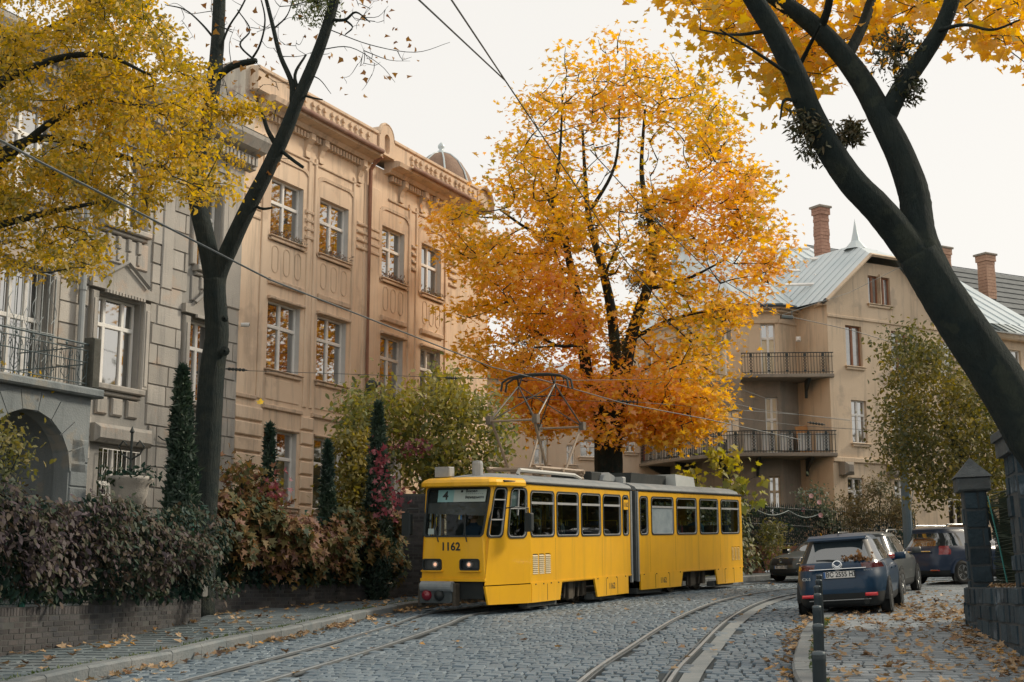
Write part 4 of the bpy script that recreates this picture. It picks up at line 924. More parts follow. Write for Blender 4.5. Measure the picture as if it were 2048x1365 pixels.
def chimney(root, u, v0, v1, Y, wpx, name='chimney', mat=None):
    """brick stack: courses are built one by one"""
    p0, p1 = P(u, v1, Y), P(u, v0, Y); w_ = wpx/FPX*Y/2; F = Frame(p0.x, p0.y, 60, 0); b = MB(F.M); n = max(3, int((p1.z-p0.z)/.16)); h = (p1.z-p0.z)/n
    for k in range(n):
        z = p0.z+k*h; e = .05 if k >= n-2 else random.gauss(0, .006); off = (k % 2)*.13
        x = -w_-e
        while x < w_+e-.02:
            x1 = min(w_+e, x+(.26 if x > -w_-e or k % 2 == 0 else .13)); b.box(x+.004, x1-.004, -w_-e, -w_+.1, z+.008, z+h-.006); x = x1
        y = -w_+.1
        while y < w_+e-.02:
            y1 = min(w_+e, y+.26); b.box(-w_-e, -w_+.1, y+.004, y1-.004, z+.008, z+h-.006); b.box(w_-.1, w_+e, y+.004, y1-.004, z+.008, z+h-.006); y = y1
    o = b.build(name, mat or m_chim, root); o['kind'] = 'stuff'
    b = MB(F.M); b.box(-w_+.03, w_-.03, -w_+.03, w_-.03, p0.z-.8, p1.z-.02); b.build(name+'_core', m_mort, o)
    b = MB(F.M); b.box(-w_-.12, w_+.12, -w_-.12, w_+.12, p1.z, p1.z+.1, ch=.02); b.build(name+'_cap', m_plasterd, o)
chimney(CH, 1645, 418, 515, 64, 23)
# downpipes
b = MB(); q = Vector((WP[0].x, WP[0].y, 0))-inw*.16-ang*.28
b.tube([q+Vector((0, 0, 13.6)), q+Vector((0, 0, 2))], .075, 8)
for z in (4, 7, 9.6, 12): b.lathe([(.1, z-.04), (.1, z+.04)], 8, (q.x, q.y, 0))
b.build('downpipe', M('bright_zinc_pipe', (.55, .57, .56), (.63, .64, .62), 2, .4, metal=.3), CH)
# curved balconies
def balcony(zs, idx, outd, h, name, panel=None, endext=None):
    """slab, brackets and railing following the wing"""
    base = [WP[i] for i in idx]; n = len(base); o_ = []; full_ = base
    for i, p in enumerate(base):
        t = (base[max(i-1, 0)]-base[min(i+1, n-1)]).normalized(); o_.append(p+Vector((t.y, -t.x, 0))*outd)
    if endext: e_ = FB.M @ Vector((.12, -.14, 0)); e_.z = 0; o_ = [e_]+o_[1:]
    base = ([Vector((b0.x, b0.y, 0))] if endext else [])+base
    c = spline(o_, 6); c = [Vector((p.x, p.y, 0)) for p in c]
    root = MB(); tri = [(p.x, p.y) for p in c]+[(p.x, p.y) for p in base[::-1]]
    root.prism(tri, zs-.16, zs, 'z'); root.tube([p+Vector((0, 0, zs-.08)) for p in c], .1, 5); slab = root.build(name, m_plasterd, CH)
    L = [0]
    for i in range(1, len(c)): L.append(L[-1]+(c[i]-c[i-1]).length)
    def at(d):
        i = max(k for k in range(len(L)) if L[k] <= d+1e-9); i = min(i, len(c)-2); f = (d-L[i])/max(1e-6, L[i+1]-L[i]); return c[i].lerp(c[i+1], f), (c[i+1]-c[i]).normalized()
    b = MB()
    for z in (zs+.08, zs+h-.16, zs+h): b.tube([p+Vector((0, 0, z)) for p in c], .022 if z > zs+h-.05 else .014, 5)
    b.build('railing', m_iron, slab)
    me = MB(); me.box(-.011, .011, -.011, .011, 0, h-.02); me = me.mesh('baluster', m_iron)
    orn = MB(); orn.box(-.06, .06, -.01, .01, h-.15, h-.03); orn.box(-.06, .06, -.01, .01, .1, .18)
    for k in range(4): orn.tube([(-.07, 0, .2+k*.13), (.07, 0, .33+k*.13)], .011, 4); orn.tube([(.07, 0, .2+k*.13), (-.07, 0, .33+k*.13)], .011, 4)
    orn = orn.mesh('scroll_panel', m_iron); sh = None
    d = .06; k = 0; Lr = Vector((0, 0, 0)); q = slab
    while q is not None: Lr += q.location; q = q.parent
    while d < L[-1]:
        p, t = at(d); ang_ = math.atan2(t.y, t.x)
        inst(me, 'baluster', slab, Matrix.Translation(Vector((p.x, p.y, zs))-Lr) @ Matrix.Rotation(ang_, 4, 'Z'))
        if k % 6 == 3: inst(orn, 'scroll_panel', slab, Matrix.Translation(Vector((p.x, p.y, zs))-Lr) @ Matrix.Rotation(ang_, 4, 'Z'))
        d += .125; k += 1
    if panel:
        d = .3; k = 0
        while d+.5 < L[-1]:
            p, t = at(d+.28); nn = Vector((t.y, -t.x, 0)); nn = nn if nn.dot(inw) > 0 else -nn
            m_ = panel(d, L[-1])
            if m_:
                bb = MB(axes(Vector((p.x, p.y, zs))+nn*.06, t, nn, Vector((0, 0, 1)))); n_ = 9
                for j in range(n_): x0, x1 = -.27+j*.06, -.27+(j+1)*.06; bb.quad((x0, (j % 2)*.02, .1), (x1, ((j+1) % 2)*.02, .1), (x1, ((j+1) % 2)*.02, h-.1), (x0, (j % 2)*.02, h-.1))
                bb.build('screen_sheet', m_, slab)
            d += .75; k += 1
    for k in range(int(L[-1]/2.2)):
        p, t = at(min(L[-1]-.1, 1+k*2.2)); nn = Vector((t.y, -t.x, 0)); nn = nn if nn.dot(inw) > 0 else -nn
        bb = MB(axes(Vector((p.x, p.y, 0)), t, nn, Vector((0, 0, 1)))); bb.prism([(.1, zs-.16), (outd, zs-.16), (outd, zs-.9), (outd-.12, zs-.62), (.2, zs-.28)], -.06, .06, 'x'); bb.build('bracket', m_iron, slab)
    return slab
m_scr = M('white_screen_sheet', (.60, .61, .60), (.70, .70, .68), 3, .7); m_scr2 = M('faded_red_sheet', (.40, .13, .10), (.50, .20, .16), 3, .7)
balcony(10.68, (0, 1, 2), 1.05, .9, 'upper_balcony', None, True)
balcony(7.36, (0, 1, 2, 3, 4, 5), 1.15, .92, 'lower_balcony', lambda d, L: m_scr2 if d > L*.66 else m_scr, True)
c = P(1612, 862, 58.0); t = thing('wooden_board', 'orange wooden board leaning on the lower curved balcony', 'board', (c.x, c.y, 7.36)); b = MB(Matrix.Translation((c.x, c.y, 7.36)) @ Matrix.Rotation(.35, 4, 'Z') @ Matrix.Rotation(-.2, 4, 'Y')); b.box(-.3, .3, -.02, .02, .01, 1.25, ch=.005); b.build('panel', M('orange_board', (.42, .20, .07), (.50, .26, .10), 5, .6), t)
bx(CH, panels[1][0], 'wall_lamp', m_white, (panels[1][0].sz(1596, 676)[0]-.1, panels[1][0].sz(1596, 676)[0]+.1, -.2, 0, 12.2, 12.4), ch=.05)
# ------------------------------------------------------------------ pale house behind the maple
q0 = P(962, 800, 60); FH = Frame(q0.x, q0.y, 74)
PH = thing('house', 'pale beige house with white windows partly hidden behind the orange maple', 'house', (q0.x, q0.y, gz(60)))
m_beige = M('pale_beige_stucco', (.60, .50, .40), (.66, .56, .45), .6, .9, .15, 40, streak=(.40, .33, .27, .5))
ph = []
for u0, v0, u1, v1 in ((992, 742, 1008, 810), (1078, 742, 1094, 808), (1068, 878, 1096, 930), (1150, 742, 1166, 806), (1133, 890, 1150, 930), (1160, 880, 1195, 915), (1225, 742, 1245, 805), (1250, 850, 1272, 905), (992, 860, 1010, 925)):
    a, zt = FH.sz(u0, v0); c, zb = FH.sz(u1, v1); ph.append((a, c, zb, zt))
b = MB(FH.M); wall(b, 0, 8.6, 1.5, 11.2, ph, 0, .2); b.quad((0, 0, 1.5), (0, 9, 1.5), (0, 9, 11.2), (0, 0, 11.2)); b.quad((8.6, 0, 1.5), (8.6, 9, 1.5), (8.6, 9, 11.2), (8.6, 0, 11.2)); b.build('wall', m_beige, PH)
for h in ph: window(PH, FH, *h, .12, (.5,), (.65,), pm=m_paneb, sill=m_beige)
bx(PH, FH, 'cornice', m_beige, (-.3, 8.9, -.4, 0, 11.0, 11.3), ch=.06)
b = MB(FH.M); b.poly([(-.4, -.5, 11.3), (9, -.5, 11.3), (7.5, 5, 12.6), (1.5, 5, 12.6)]); b.build('roof', m_zinc, PH)
b = MB(FH.M); b.tube([(2.9, -.12, 11), (2.9, -.12, 2)], .06, 6); b.build('downpipe', m_zinc, PH)
# ------------------------------------------------------------------ neighbour on the right with exposed fire wall
q0 = P(1868, 700, 66); FN = Frame(q0.x, q0.y, 62)
NH = thing('house', 'house with dark slate roof, patched fire wall and two brick chimneys at the right edge', 'house', (q0.x, q0.y, gz(66)))
m_slate = M('dark_slate_roof', (.085, .095, .10), (.15, .16, .16), 2.2, .8, .4, 20)
def nz(u, v, off=0): return FN.sz(u, v, off)
gx = nz(2030, 700)[0]
b = MB(FN.M)
b.poly([(-.5, 8.5, 20.3), (24, 8.5, 20.3), (24, .4, 14.2), (5.8, .4, 14.2)])
for k in range(14):
    f = k/13; b.tube([(-.5+6.3*f, 8.5-8.1*f, 20.34-6.1*f), (24, 8.5-8.1*f, 20.34-6.1*f)], .03, 4, caps=False)
b.build('roof', m_slate, NH)
b = MB(FN.M); b.poly([(-.6, 8.5, 2), (5.8, .6, 2), (5.8, .6, 14.1), (-.6, 8.5, 20.15)]); b.build('firewall', M('patched_firewall', (.40, .32, .26), (.50, .42, .35), .9, .95, .5, 14, stain=(.28, .15, .11, .8, .8)), NH)
b = MB(FN.M); wall(b, 5.8, 24, 1.5, 14.1, [(7.4, 8.6, 10.6, 12.6), (10.4, 11.6, 10.6, 12.6)], .6, .2); b.build('wall', m_plaster, NH)
for k, x in enumerate((7.4, 10.4)): window(NH, FN, x, x+1.2, 10.6, 12.6, .75, (.5,), (.66,), sill=m_plaster)
for u, v0, v1, wpx in ((1889, 500, 590, 24), (1976, 513, 600, 25)): chimney(NH, u, v0, v1, 70, wpx, mat=M('light_chimney_brick', (.40, .24, .17), (.48, .31, .22), 3.2, .9, .5, 30))
for k in range(5):
    b = MB(FN.M); x = 3+k*1.6; y = 6.6-k*.9+(k % 2)*1.5; z = 14.2+(y-.4)*.753; b.box(x, x+2.2, y-.08, y+.08, z+.02, z+.09); b.build('snow_board', m_white, NH)
# ================================================================== tram
m_yel = M('tram_yellow', (.88, .475, .012), (.80, .42, .015), 1.1, .38, .02, 8, streak=(.52, .29, .03, .6), coat=.15)
m_troof = M('tram_roof_grey', (.16, .19, .205), (.27, .28, .28), 2.2, .7, .2, 20)
m_rub = M('black_rubber', (.018, .026, .028), None, rough=.6)
m_silver = M('aluminium_trim', (.62, .64, .64), (.52, .53, .53), 4, .35, metal=.5)
m_under = M('underframe_black', (.016, .022, .023), (.035, .038, .036), 3, .85)
m_axle = M('greasy_steel', (.06, .055, .045), (.12, .10, .075), 7, .6, metal=.3)
m_lining = M('tram_lining', (.22, .24, .23), (.27, .28, .27), 3, .7)
m_tglass = clearglass('tram_glass', (.36, .44, .45), .05)
m_hazeglass = M('misted_glass', (.40, .47, .50), (.25, .31, .34), 2.2, .12, spec=.9)
m_black = M('black_paint', (.02, .026, .028), None, rough=.5)
m_seat = M('dark_seat', (.03, .05, .06), (.05, .07, .08), 5, .7)
m_pyel = M('yellow_handrail', (.72, .50, .04), None, rough=.45)
m_num = M('number_black', (.02, .03, .035), None, rough=.55)
TRAM = thing('tram', 'yellow two section tram number 1162 on route 4 standing across the cobbled street', 'tram', (P(1062, 1200, 30.2).x, 30.2, gz(30.2)))
def slope_frame(x, y, phi):
    ax = Vector((math.sin(R(phi)), math.cos(R(phi)), SL*math.cos(R(phi)))).normalized(); ay = Vector((-math.cos(R(phi)), math.sin(R(phi)), SL*math.sin(R(phi))*.6)).normalized()
    az = ax.cross(ay).normalized(); ay = az.cross(ax); return axes(Vector((x, y, gz(y))), ax, ay, az)
TA = slope_frame(P(1062, 1200, 30.2).x, 30.2, 26.3); TB = slope_frame(P(1276, 1200, 36.03).x, 36.03, 31)
LA, LB = 6.03, 7.33; Z0, Z1 = .58, 2.76; WS, WT = 1.62, 2.60
def cfr(z):
    k = max(0, z-1.6); return (-1.5+k*.27, .35-k*.063)
def f_front(d=0.):
    def f(a, z):
        x, y = cfr(z); w_ = 2*(1.1-y); return (x+d, 2.2-y-a/1.5*w_, z)
    return f
SLL = math.hypot(1.5, .35)
def f_slant(side, d=0.):
    def f(t, z):
        x, y = cfr(z); k = t/SLL; X, Y = x*(1-k), y*(1-k); X += d*.23; Y += d
        return (X, Y if side == 0 else 2.2-Y, z)
    return f
def f_side(side, d=0.): return lambda t, z: (t, d if side == 0 else 2.2-d, z)
winA = [(0.0+.03, 1.24), (1.4, 2.62), (2.79, 3.96), (4.14, 5.27), (5.43, 5.80)]
winB = [(.22, .68), (.92, 2.31), (2.54, 3.89), (4.13, 5.47), (5.70, 7.10)]
def tram_window(sec, T, fn, a, c, z0, z1, bar=True, r=.09, glass=None, name='window', split=None, label=None):
    lo = rrect(a-.022, c+.022, z0-.022, z1+.022, r+.02); li = inset(lo, .034); l2 = inset(lo, .05)
    b = MB(T); b.ring(lo, li, fn(-.014), fn(.03)); o = b.build(name, m_rub, sec)
    if label: o['label'] = label
    b = MB(T); b.ring(li, l2, fn(-.008), fn(.03)); b.build('trim', m_silver, o)
    zb = z0+(z1-z0)*.735; x0, x1, y0, y1 = a+.028, c-.028, z0+.028, z1-.028
    f0 = fn(.012)
    if bar:
        b = MB(T); f1, f2 = fn(-.01), fn(.04); q = [(x0, zb-.022), (x1, zb-.022), (x1, zb+.03), (x0, zb+.03)]
        b.add([f1(*p) for p in q]+[f2(*p) for p in q], [(0, 1, 2, 3), (3, 2, 6, 7), (0, 4, 5, 1)]); b.build('crossbar', m_silver, o)
        for e, f in ((y0, zb), (zb, y1)): b = MB(T); b.quad(*[f0(*p) for p in ((x0, e), (x1, e), (x1, f), (x0, f))]); b.build('pane', (glass or m_tglass) if e < zb else m_tglass, o)
    else:
        if split:
            b = MB(T); f1, f2 = fn(-.01), fn(.04)
            for kind, v in split:
                q = [(v-.015, y0 if kind == 'v' else 0), (v+.015, 0), (v+.015, 0), (v-.015, 0)]
                q = [(v-.014, zb-.3), (v+.014, zb-.3), (v+.014, y1), (v-.014, y1)] if kind == 'v' else [(x0, v-.014), (x1, v-.014), (x1, v+.014), (x0, v+.014)]
                b.add([f1(*p) for p in q]+[f2(*p) for p in q], [(0, 1, 2, 3), (3, 2, 6, 7), (0, 4, 5, 1), (0, 3, 7, 4), (1, 5, 6, 2)])
            b.build('crossbar', m_silver, o)
        b = MB(T); b.quad(*[f0(*p) for p in ((x0, y0), (x1, y0), (x1, y1), (x0, y1))]); b.build('pane', glass or m_tglass, o)
    return o
# bodies
bA = MB(TA)
ws = rrect(.05, 1.45, 1.63, 2.66, .06)
hl = [rrect(.03, .48, .93, 1.16, .05), rrect(.93, 1.38, .93, 1.16, .05)]
bA.holed([(0, .73), (1.5, .73), (1.5, Z1), (0, Z1)], [ws]+hl, f_front(), None, f_front(.06))
qw, dw = (.10, .58), (.76, 1.40)
for s in (0, 1): bA.holed([(0, .62), (SLL, .62), (SLL, Z1), (0, Z1)], [rrect(*qw, WS, WT+.05, .09), rrect(*dw, WS-.02, WT+.05, .12)], f_slant(s), None, f_slant(s, .05))
for s in (0, 1): bA.holed([(0, Z0), (LA, Z0), (LA, Z1), (0, Z1)], [rrect(a, c, WS, WT, .09) for a, c in winA]+[rrect(.08, 1.06, .78, 1.26, .02)], f_side(s), None, f_side(s, .05))
bA.quad((LA, 0, Z0), (LA, .25, Z0), (LA, .25, Z1), (LA, 0, Z1)); bA.quad((LA, 1.95, Z0), (LA, 2.2, Z0), (LA, 2.2, Z1), (LA, 1.95, Z1))
SA = bA.build('front_section', m_yel, TRAM)
bB = MB(TB)
for s in (0, 1): bB.holed([(0, Z0), (LB, Z0), (LB, Z1), (0, Z1)], [rrect(a, c, WS, WT, .09) for a, c in winB]+[rrect(6.42, 7.12, .80, 1.24, .02)], f_side(s), None, f_side(s, .05))
bB.quad((0, 0, Z0), (0, .25, Z0), (0, .25, Z1), (0, 0, Z1)); bB.quad((0, 1.95, Z0), (0, 2.2, Z0), (0, 2.2, Z1), (0, 1.95, Z1))
bB.holed([(0, Z0), (2.2, Z0), (2.2, Z1), (0, Z1)], [rrect(.35, 1.85, 1.55, 2.6, .1)], lambda a, z: (LB, a, z))
SB = bB.build('rear_section', m_yel, TRAM)
# lower front lip and black gap above the coupler
b = MB(TA); b.add([f_front(-.03)(*p) for p in ((-.02, .70), (1.52, .70), (1.52, .76), (-.02, .76))]+[f_front(.05)(*p) for p in ((-.02, .70), (1.52, .70), (1.52, .76), (-.02, .76))], [(0, 1, 2, 3), (3, 2, 6, 7), (0, 4, 5, 1), (0, 3, 7, 4), (1, 5, 6, 2)]); b.build('bumper_lip', m_yel, SA)
b = MB(TA); b.box(-1.42, 0, .42, 1.78, .34, .72); b.box(0, LA, .25, 1.95, .42, .6); b.build('underframe', m_under, SA)
b = MB(TB); b.box(0, LB, .25, 1.95, .42, .6); b.build('underframe', m_under, SB)
# windows
for i, (a, c) in enumerate(winA):
    tram_window(SA, TA, lambda d: f_side(0, d), a, c, WS, WT, i < 4); tram_window(SA, TA, lambda d: f_side(1, d), a, c, WS, WT, i < 4)
for i, (a, c) in enumerate(winB):
    tram_window(SB, TB, lambda d: f_side(0, d), a, c, WS, WT, i > 0, glass=m_hazeglass if i == 1 else None, label='misted over window' if i == 1 else None); tram_window(SB, TB, lambda d: f_side(1, d), a, c, WS, WT, i > 0)
for s in (0, 1):
    tram_window(SA, TA, lambda d, s=s: f_slant(s, d), *qw, WS, WT+.05, False, .09, split=[('h', 2.38), ('h', 1.98), ('v', .34)] if False else [('h', 2.40), ('h', 1.98)], name='quarter_window')
    tram_window(SA, TA, lambda d, s=s: f_slant(s, d), *dw, WS-.02, WT+.05, False, .12, split=[('h', 2.22), ('v', 1.08)], name='cab_window')
# windscreen
lo = rrect(.04, 1.46, 1.62, 2.67, .07); li = inset(lo, .035)
b = MB(TA); b.ring(lo, li, f_front(-.014), f_front(.03)); wsn = b.build('windscreen', m_rub, SA)
b = MB(TA); f0 = f_front(.012); b.add([f0(*p) for p in li], [tuple(range(len(li)))]); b.build('pane', clearglass('windscreen_glass', (.72, .78, .78), .02), wsn)
# destination board behind the top of the windscreen
fs = f_front(.035); b = MB(TA); b.quad(*[fs(*p) for p in ((.28, 2.36), (1.36, 2.36), (1.36, 2.62), (.28, 2.62))]); sg = b.build('destination_board', M('board_white', (.82, .84, .80), None, rough=.5), SA)
f3 = f_front(.031); b = MB(TA); b.quad(*[f3(*p) for p in ((.28, 2.36), (.64, 2.36), (.64, 2.62), (.28, 2.62))]); b.build('board_field', M('board_teal', (.46, .74, .76), (.40, .68, .71), 2, .5), sg)
f4 = f_front(.027); b = MB(TA); b.text('4', .25, lambda p, q: f4(.455+p, 2.49+q), bold=.007); b.build('route_number', m_num, sg)
b = MB(TA); b.text('Вокзал', .075, lambda p, q: f4(.90+p, 2.585+q), align='LEFT', bold=.002); b.text('Вернадського', .075, lambda p, q: f4(.90+p*.82, 2.455+q), align='LEFT', bold=.002)
b.add([f4(*p) for p in rrect(.79, .84, 2.56, 2.61, .015, 3)], [tuple(range(16))]); b.build('lettering', m_num, sg)
b = MB(TA)
for k in range(9): b.quad(*[f4(.90+k*.045+p, 2.522+q) for p, q in ((0, 0), (.032, 0), (.032, .014), (0, .014))])
b.build('faint_lettering', M('print_grey', (.40, .45, .45), None, rough=.6), sg)
b = MB(TA); f5 = f_front(.045); b.quad(*[f5(*p) for p in ((.06, 2.12), (1.44, 2.06), (1.44, 2.34), (.06, 2.34))]); b.build('sun_blind', M('blind_grey', (.07, .075, .075), (.10, .10, .10), 3, .8), SA)
b = MB(TA); b.quad(*[f_front(.05)(*p) for p in ((.06, 2.34), (1.44, 2.34), (1.44, 2.65), (.06, 2.65))]); b.build('board_backing', m_under, SA)
# wipers, number, head lamps
for a0, a1 in ((.30, .42), (1.0, 1.10)):
    b = MB(TA); f = f_front(-.03); b.tube([f(a1, 1.52), f((a0+a1)/2, 1.68), f(a0, 2.0)], .012, 5); b.tube([f(a0+.02, 1.66), f(a0-.02, 2.12)], .012, 4); b.build('wiper', m_rub, SA)
b = MB(TA); f = f_front(-.003); b.text('1162', .235, lambda p, q: f(.70+p, 1.415+q), bold=.007); b.build('fleet_number', m_num, SA)
m_lamp = M('warm_lamp', (.9, .6, .45), None, rough=.3, emis=(1, .50, .30, .45)); m_lensd = M('dark_lens', (.06, .07, .08), None, rough=.1, spec=.8)
for k, (a, c) in enumerate(((.03, .48), (.93, 1.38))):
    lo = rrect(a-.01, c+.01, .92, 1.17, .06); li = inset(lo, .03); b = MB(TA); b.ring(lo, li, f_front(-.025), f_front(.08)); hh = b.build('headlight', m_rub, SA)
    b = MB(TA); b.add([f_front(.06)(*p) for p in li], [tuple(range(len(li)))]); b.build('housing', m_lensd, hh)
    b = MB(TA); x, y, z = f_front(.04)(a+.29 if k == 0 else a+.2, 1.05); b.lathe([(0, -.03), (.07, -.03), (.085, .02)], 14, (x, y, z), 'x'); b.build('reflector', M('lamp_reflector', (.55, .50, .48), None, rough=.2, metal=.6), hh)
    b = MB(TA); b.lathe([(0, -.045), (.035, -.04), (.045, -.02)], 12, (x, y, z), 'x'); b.build('lamp', m_lamp, hh)
    b = MB(TA); b.add([f_front(-.004)(*p) for p in li], [tuple(range(len(li)))]); b.build('lens', clearglass('lamp_glass', (.85, .88, .9), .05), hh)
    b = MB(TA); p4 = [(a-.02, .90), (c+.03, .90), (c+.03, .925), (a-.02, .925)]; b.add([f_front(-.06)(*p) for p in p4]+[f_front(.02)(*p) for p in p4], [(0, 1, 2, 3), (3, 2, 6, 7), (0, 4, 5, 1), (1, 5, 6, 2), (0, 3, 7, 4)]); b.build('lamp_ledge', m_yel, hh)
# coupler
b = MB(TA); b.box(-1.75, -1.3, 1.0, 1.75, .26, .62, ch=.03); cp = b.build('coupler', M('coupler_grey', (.045, .06, .066), (.08, .095, .10), 5, .6), SA)
b = MB(TA); b.lathe([(0, .98), (.11, .98), (.11, 1.72), (0, 1.72)], 14, (-1.72, 0, .60), 'y'); b.build('coupler_cylinder', M('cylinder_grey', (.20, .23, .25), (.27, .30, .31), 5, .5), cp)
for y, m_ in ((1.58, M('red_lamp_glass', (.20, .015, .03), None, rough=.15, coat=.6)), (1.28, m_black)):
    b = MB(TA); b.lathe([(0, -.09), (.07, -.075), (.11, -.03), (.12, .03)], 16, (-1.76, y, .42), 'x'); b.build('round_lamp', m_, cp, True)
b = MB(TA); b.box(-1.7, -1.5, .93, 1.0, .2, .66, ch=.01); b.box(-1.7, -1.5, 1.75, 1.82, .2, .66, ch=.01); b.build('coupler_plate', m_axle, cp)
# skirts
def skirt(sec, T, x0, x1, bl, br, zb, label=None, y=-.004, num=None):
    b = MB(T); b.prism([(x0+bl, zb), (x1-br, zb), (x1, .60), (x0, .60)], y-.012, y+.03, 'y')
    n = max(1, int((x1-x0)/1.0)); o = b.build('skirt', m_yel, sec)
    b = MB(T)
    for k in range(1, n+1): xx = x0+(x1-x0)*k/(n+1); b.box(xx-.006, xx+.006, y-.016, y-.011, zb+.02, .58)
    for k in range(4): xx = x0+.2+(x1-x0-.4)*k/3; b.box(xx-.018, xx+.018, y-.024, y-.01, .575, .60)
    b.build('skirt_hinges', m_under, o)
    if num: b = MB(T); b.text('1162', .2, lambda p, q: (num+p, y-.015, (zb+.6)/2+q), bold=.004); b.build('fleet_number', m_num, o)
    return o
skirt(SA, TA, 0.02, 1.62, 0, .12, .20); skirt(SA, TA, 3.5, 5.7, .18, .0, .16, num=4.6)
b = MB(TA); f = f_slant(0, -.016); g_ = f_slant(0, .03); q = [(.10, .22), (SLL, .20), (SLL, .60), (.0, .60)]
b.add([f(*p) for p in q]+[g_(*p) for p in q], [(0, 1, 2, 3), (0, 4, 5, 1), (0, 3, 7, 4), (1, 5, 6, 2)]); b.build('skirt', m_yel, SA)
b = MB(TA); f = f_slant(1, -.016); g_ = f_slant(1, .03); b.add([f(*p) for p in q]+[g_(*p) for p in q], [(0, 1, 2, 3), (0, 4, 5, 1), (0, 3, 7, 4), (1, 5, 6, 2)]); b.build('skirt', m_yel, SA)
skirt(SB, TB, .16, 2.85, 0, .16, .20, num=1.55); skirt(SB, TB, 5.15, 7.25, .15, 0, .16)
for T, sec, xs_ in ((TA, SA, (0.0, 3.6)), (TB, SB, (0.1, 5.2))):
    for x in xs_: b = MB(T); b.box(x, x+1.5, .08, .3, .1, .24); b.build('life_guard', M('guard_grey', (.06, .07, .07), (.10, .11, .11), 4, .8), sec)
b = MB(TA); b.box(-.02, LA, -.014, .0, .60, .63); b.build('drip_strip', m_yel, SA); b = MB(TB); b.box(0, LB, -.014, .0, .60, .63); b.build('drip_strip', m_yel, SB)
# louvred vents
def vents(sec, T, x0, x1, z0, z1, mat):
    w_ = (x1-x0)/3
    for k in range(3):
        b = MB(T); a, c = x0+k*w_+.03, x0+(k+1)*w_-.03; b.box(a-.03, c+.03, .03, .045, z0, z1); vv = b.build('vent', m_under, sec); n = 10
        for j in range(n):
            z = z0+.03+(z1-z0-.06)*j/n; s = MB(T); s.add([(a, -.012, z), (c, -.012, z), (c, .02, z+.030), (a, .02, z+.030), (a, -.012, z-.008), (c, -.012, z-.008)], [(0, 1, 2, 3), (4, 5, 1, 0)]); s.build('slat', mat, vv)
    b = MB(T)
    for k in range(4):
        x = x0+k*w_; b.box(x-.03, x+.03, -.002, .04, z0, z1)
    b.box(x0-.03, x1+.03, -.0025, .04, z0-.03, z0+.02); b.box(x0-.03, x1+.03, -.0025, .04, z1-.02, z1+.03); b.build('vent_frame', m_yel, sec)
m_slat = M('slat_cream', (.62, .52, .30), (.70, .60, .40), 4, .5)
vents(SA, TA, .08, 1.06, .78, 1.26, m_slat); vents(SB, TB, 6.42, 7.12, .80, 1.24, M('slat_yellow', (.60, .38, .06), None, rough=.5))
for T, sec, xs_ in ((TA, SA, (1.31, 4.05)), (TB, SB, (.8, 2.42, 4.0, 5.58))):
    for x in xs_: b = MB(T); b.box(x-.004, x+.004, -.0015, .0, .63, 1.58); b.build('side_seam', M('seam_dark', (.30, .16, .02), None, rough=.7), sec)
b = MB(TA); f = f_slant(0, .02); b.quad(*[f(*p) for p in ((.80, 2.24), (1.05, 2.24), (1.05, 2.58), (.80, 2.58))]); b.build('white_notice', M('notice_white', (.60, .62, .60), None, rough=.6), SA)
# roofs
prof = [(0, 2.74), (.01, 2.80), (.05, 2.86), (.28, 2.95), (.7, 3.0), (1.1, 3.02), (1.5, 3.0), (1.92, 2.95), (2.15, 2.86), (2.19, 2.80), (2.2, 2.74)]
def roof(sec, T, xs_, name='roof'):
    b = MB(T); n = len(prof); pts = []
    for x, hw, dz in xs_: pts += [(x, 1.1+(y-1.1)*hw/1.1, z+dz) for y, z in prof]
    b.add(pts, [(i*n+k, i*n+k+1, (i+1)*n+k+1, (i+1)*n+k) for i in range(len(xs_)-1) for k in range(n-1)]+[tuple(range(n)), tuple((len(xs_)-1)*n+k for k in range(n-1, -1, -1))]); return b.build(name, m_troof, sec)
roof(SA, TA, [(-1.05, .85, -.13), (-.3, 1.03, -.03), (.2, 1.115, 0), (LA, 1.115, 0)]); roof(SB, TB, [(0, 1.115, 0), (LB-.25, 1.115, 0), (LB+.03, 1.05, -.08)])
b = MB(TA); pl0 = [(-.22, .0), (-.5, .04), (-1.22, .2), (-1.36, .3), (-1.42, .45), (-1.46, 1.1)]; pl0 = pl0+[(x, 2.2-y) for x, y in pl0[-2::-1]]
lay = [(2.68, 0.), (2.70, -.02), (2.77, -.02), (2.83, .03), (2.87, .12), (2.885, .3)]; n = len(pl0); pts = []
for z, d in lay:
    for x, y in pl0: pts.append((x+d*.9, 1.1+(y-1.1)*(1-d/1.1), z))
b.add(pts, [(i*n+k, i*n+(k+1) % n, (i+1)*n+(k+1) % n, (i+1)*n+k) for i in range(len(lay)-1) for k in range(n)]+[tuple((len(lay)-1)*n+k for k in range(n)), tuple(range(n))]); b.build('front_roof_cap', m_yel, SA)
b = MB(TA); b.box(-1.05, 0, .03, .12, 2.70, 2.82, ch=.0) if False else b.tube([(-1.0, .14, 2.79), (.05, -.015, 2.77), (LA, -.015, 2.76)], .028, 5); b.build('roof_gutter', m_under, SA)
b = MB(TB); b.tube([(0, -.015, 2.77), (LB, -.015, 2.76)], .028, 5); b.build('roof_gutter', m_under, SB)
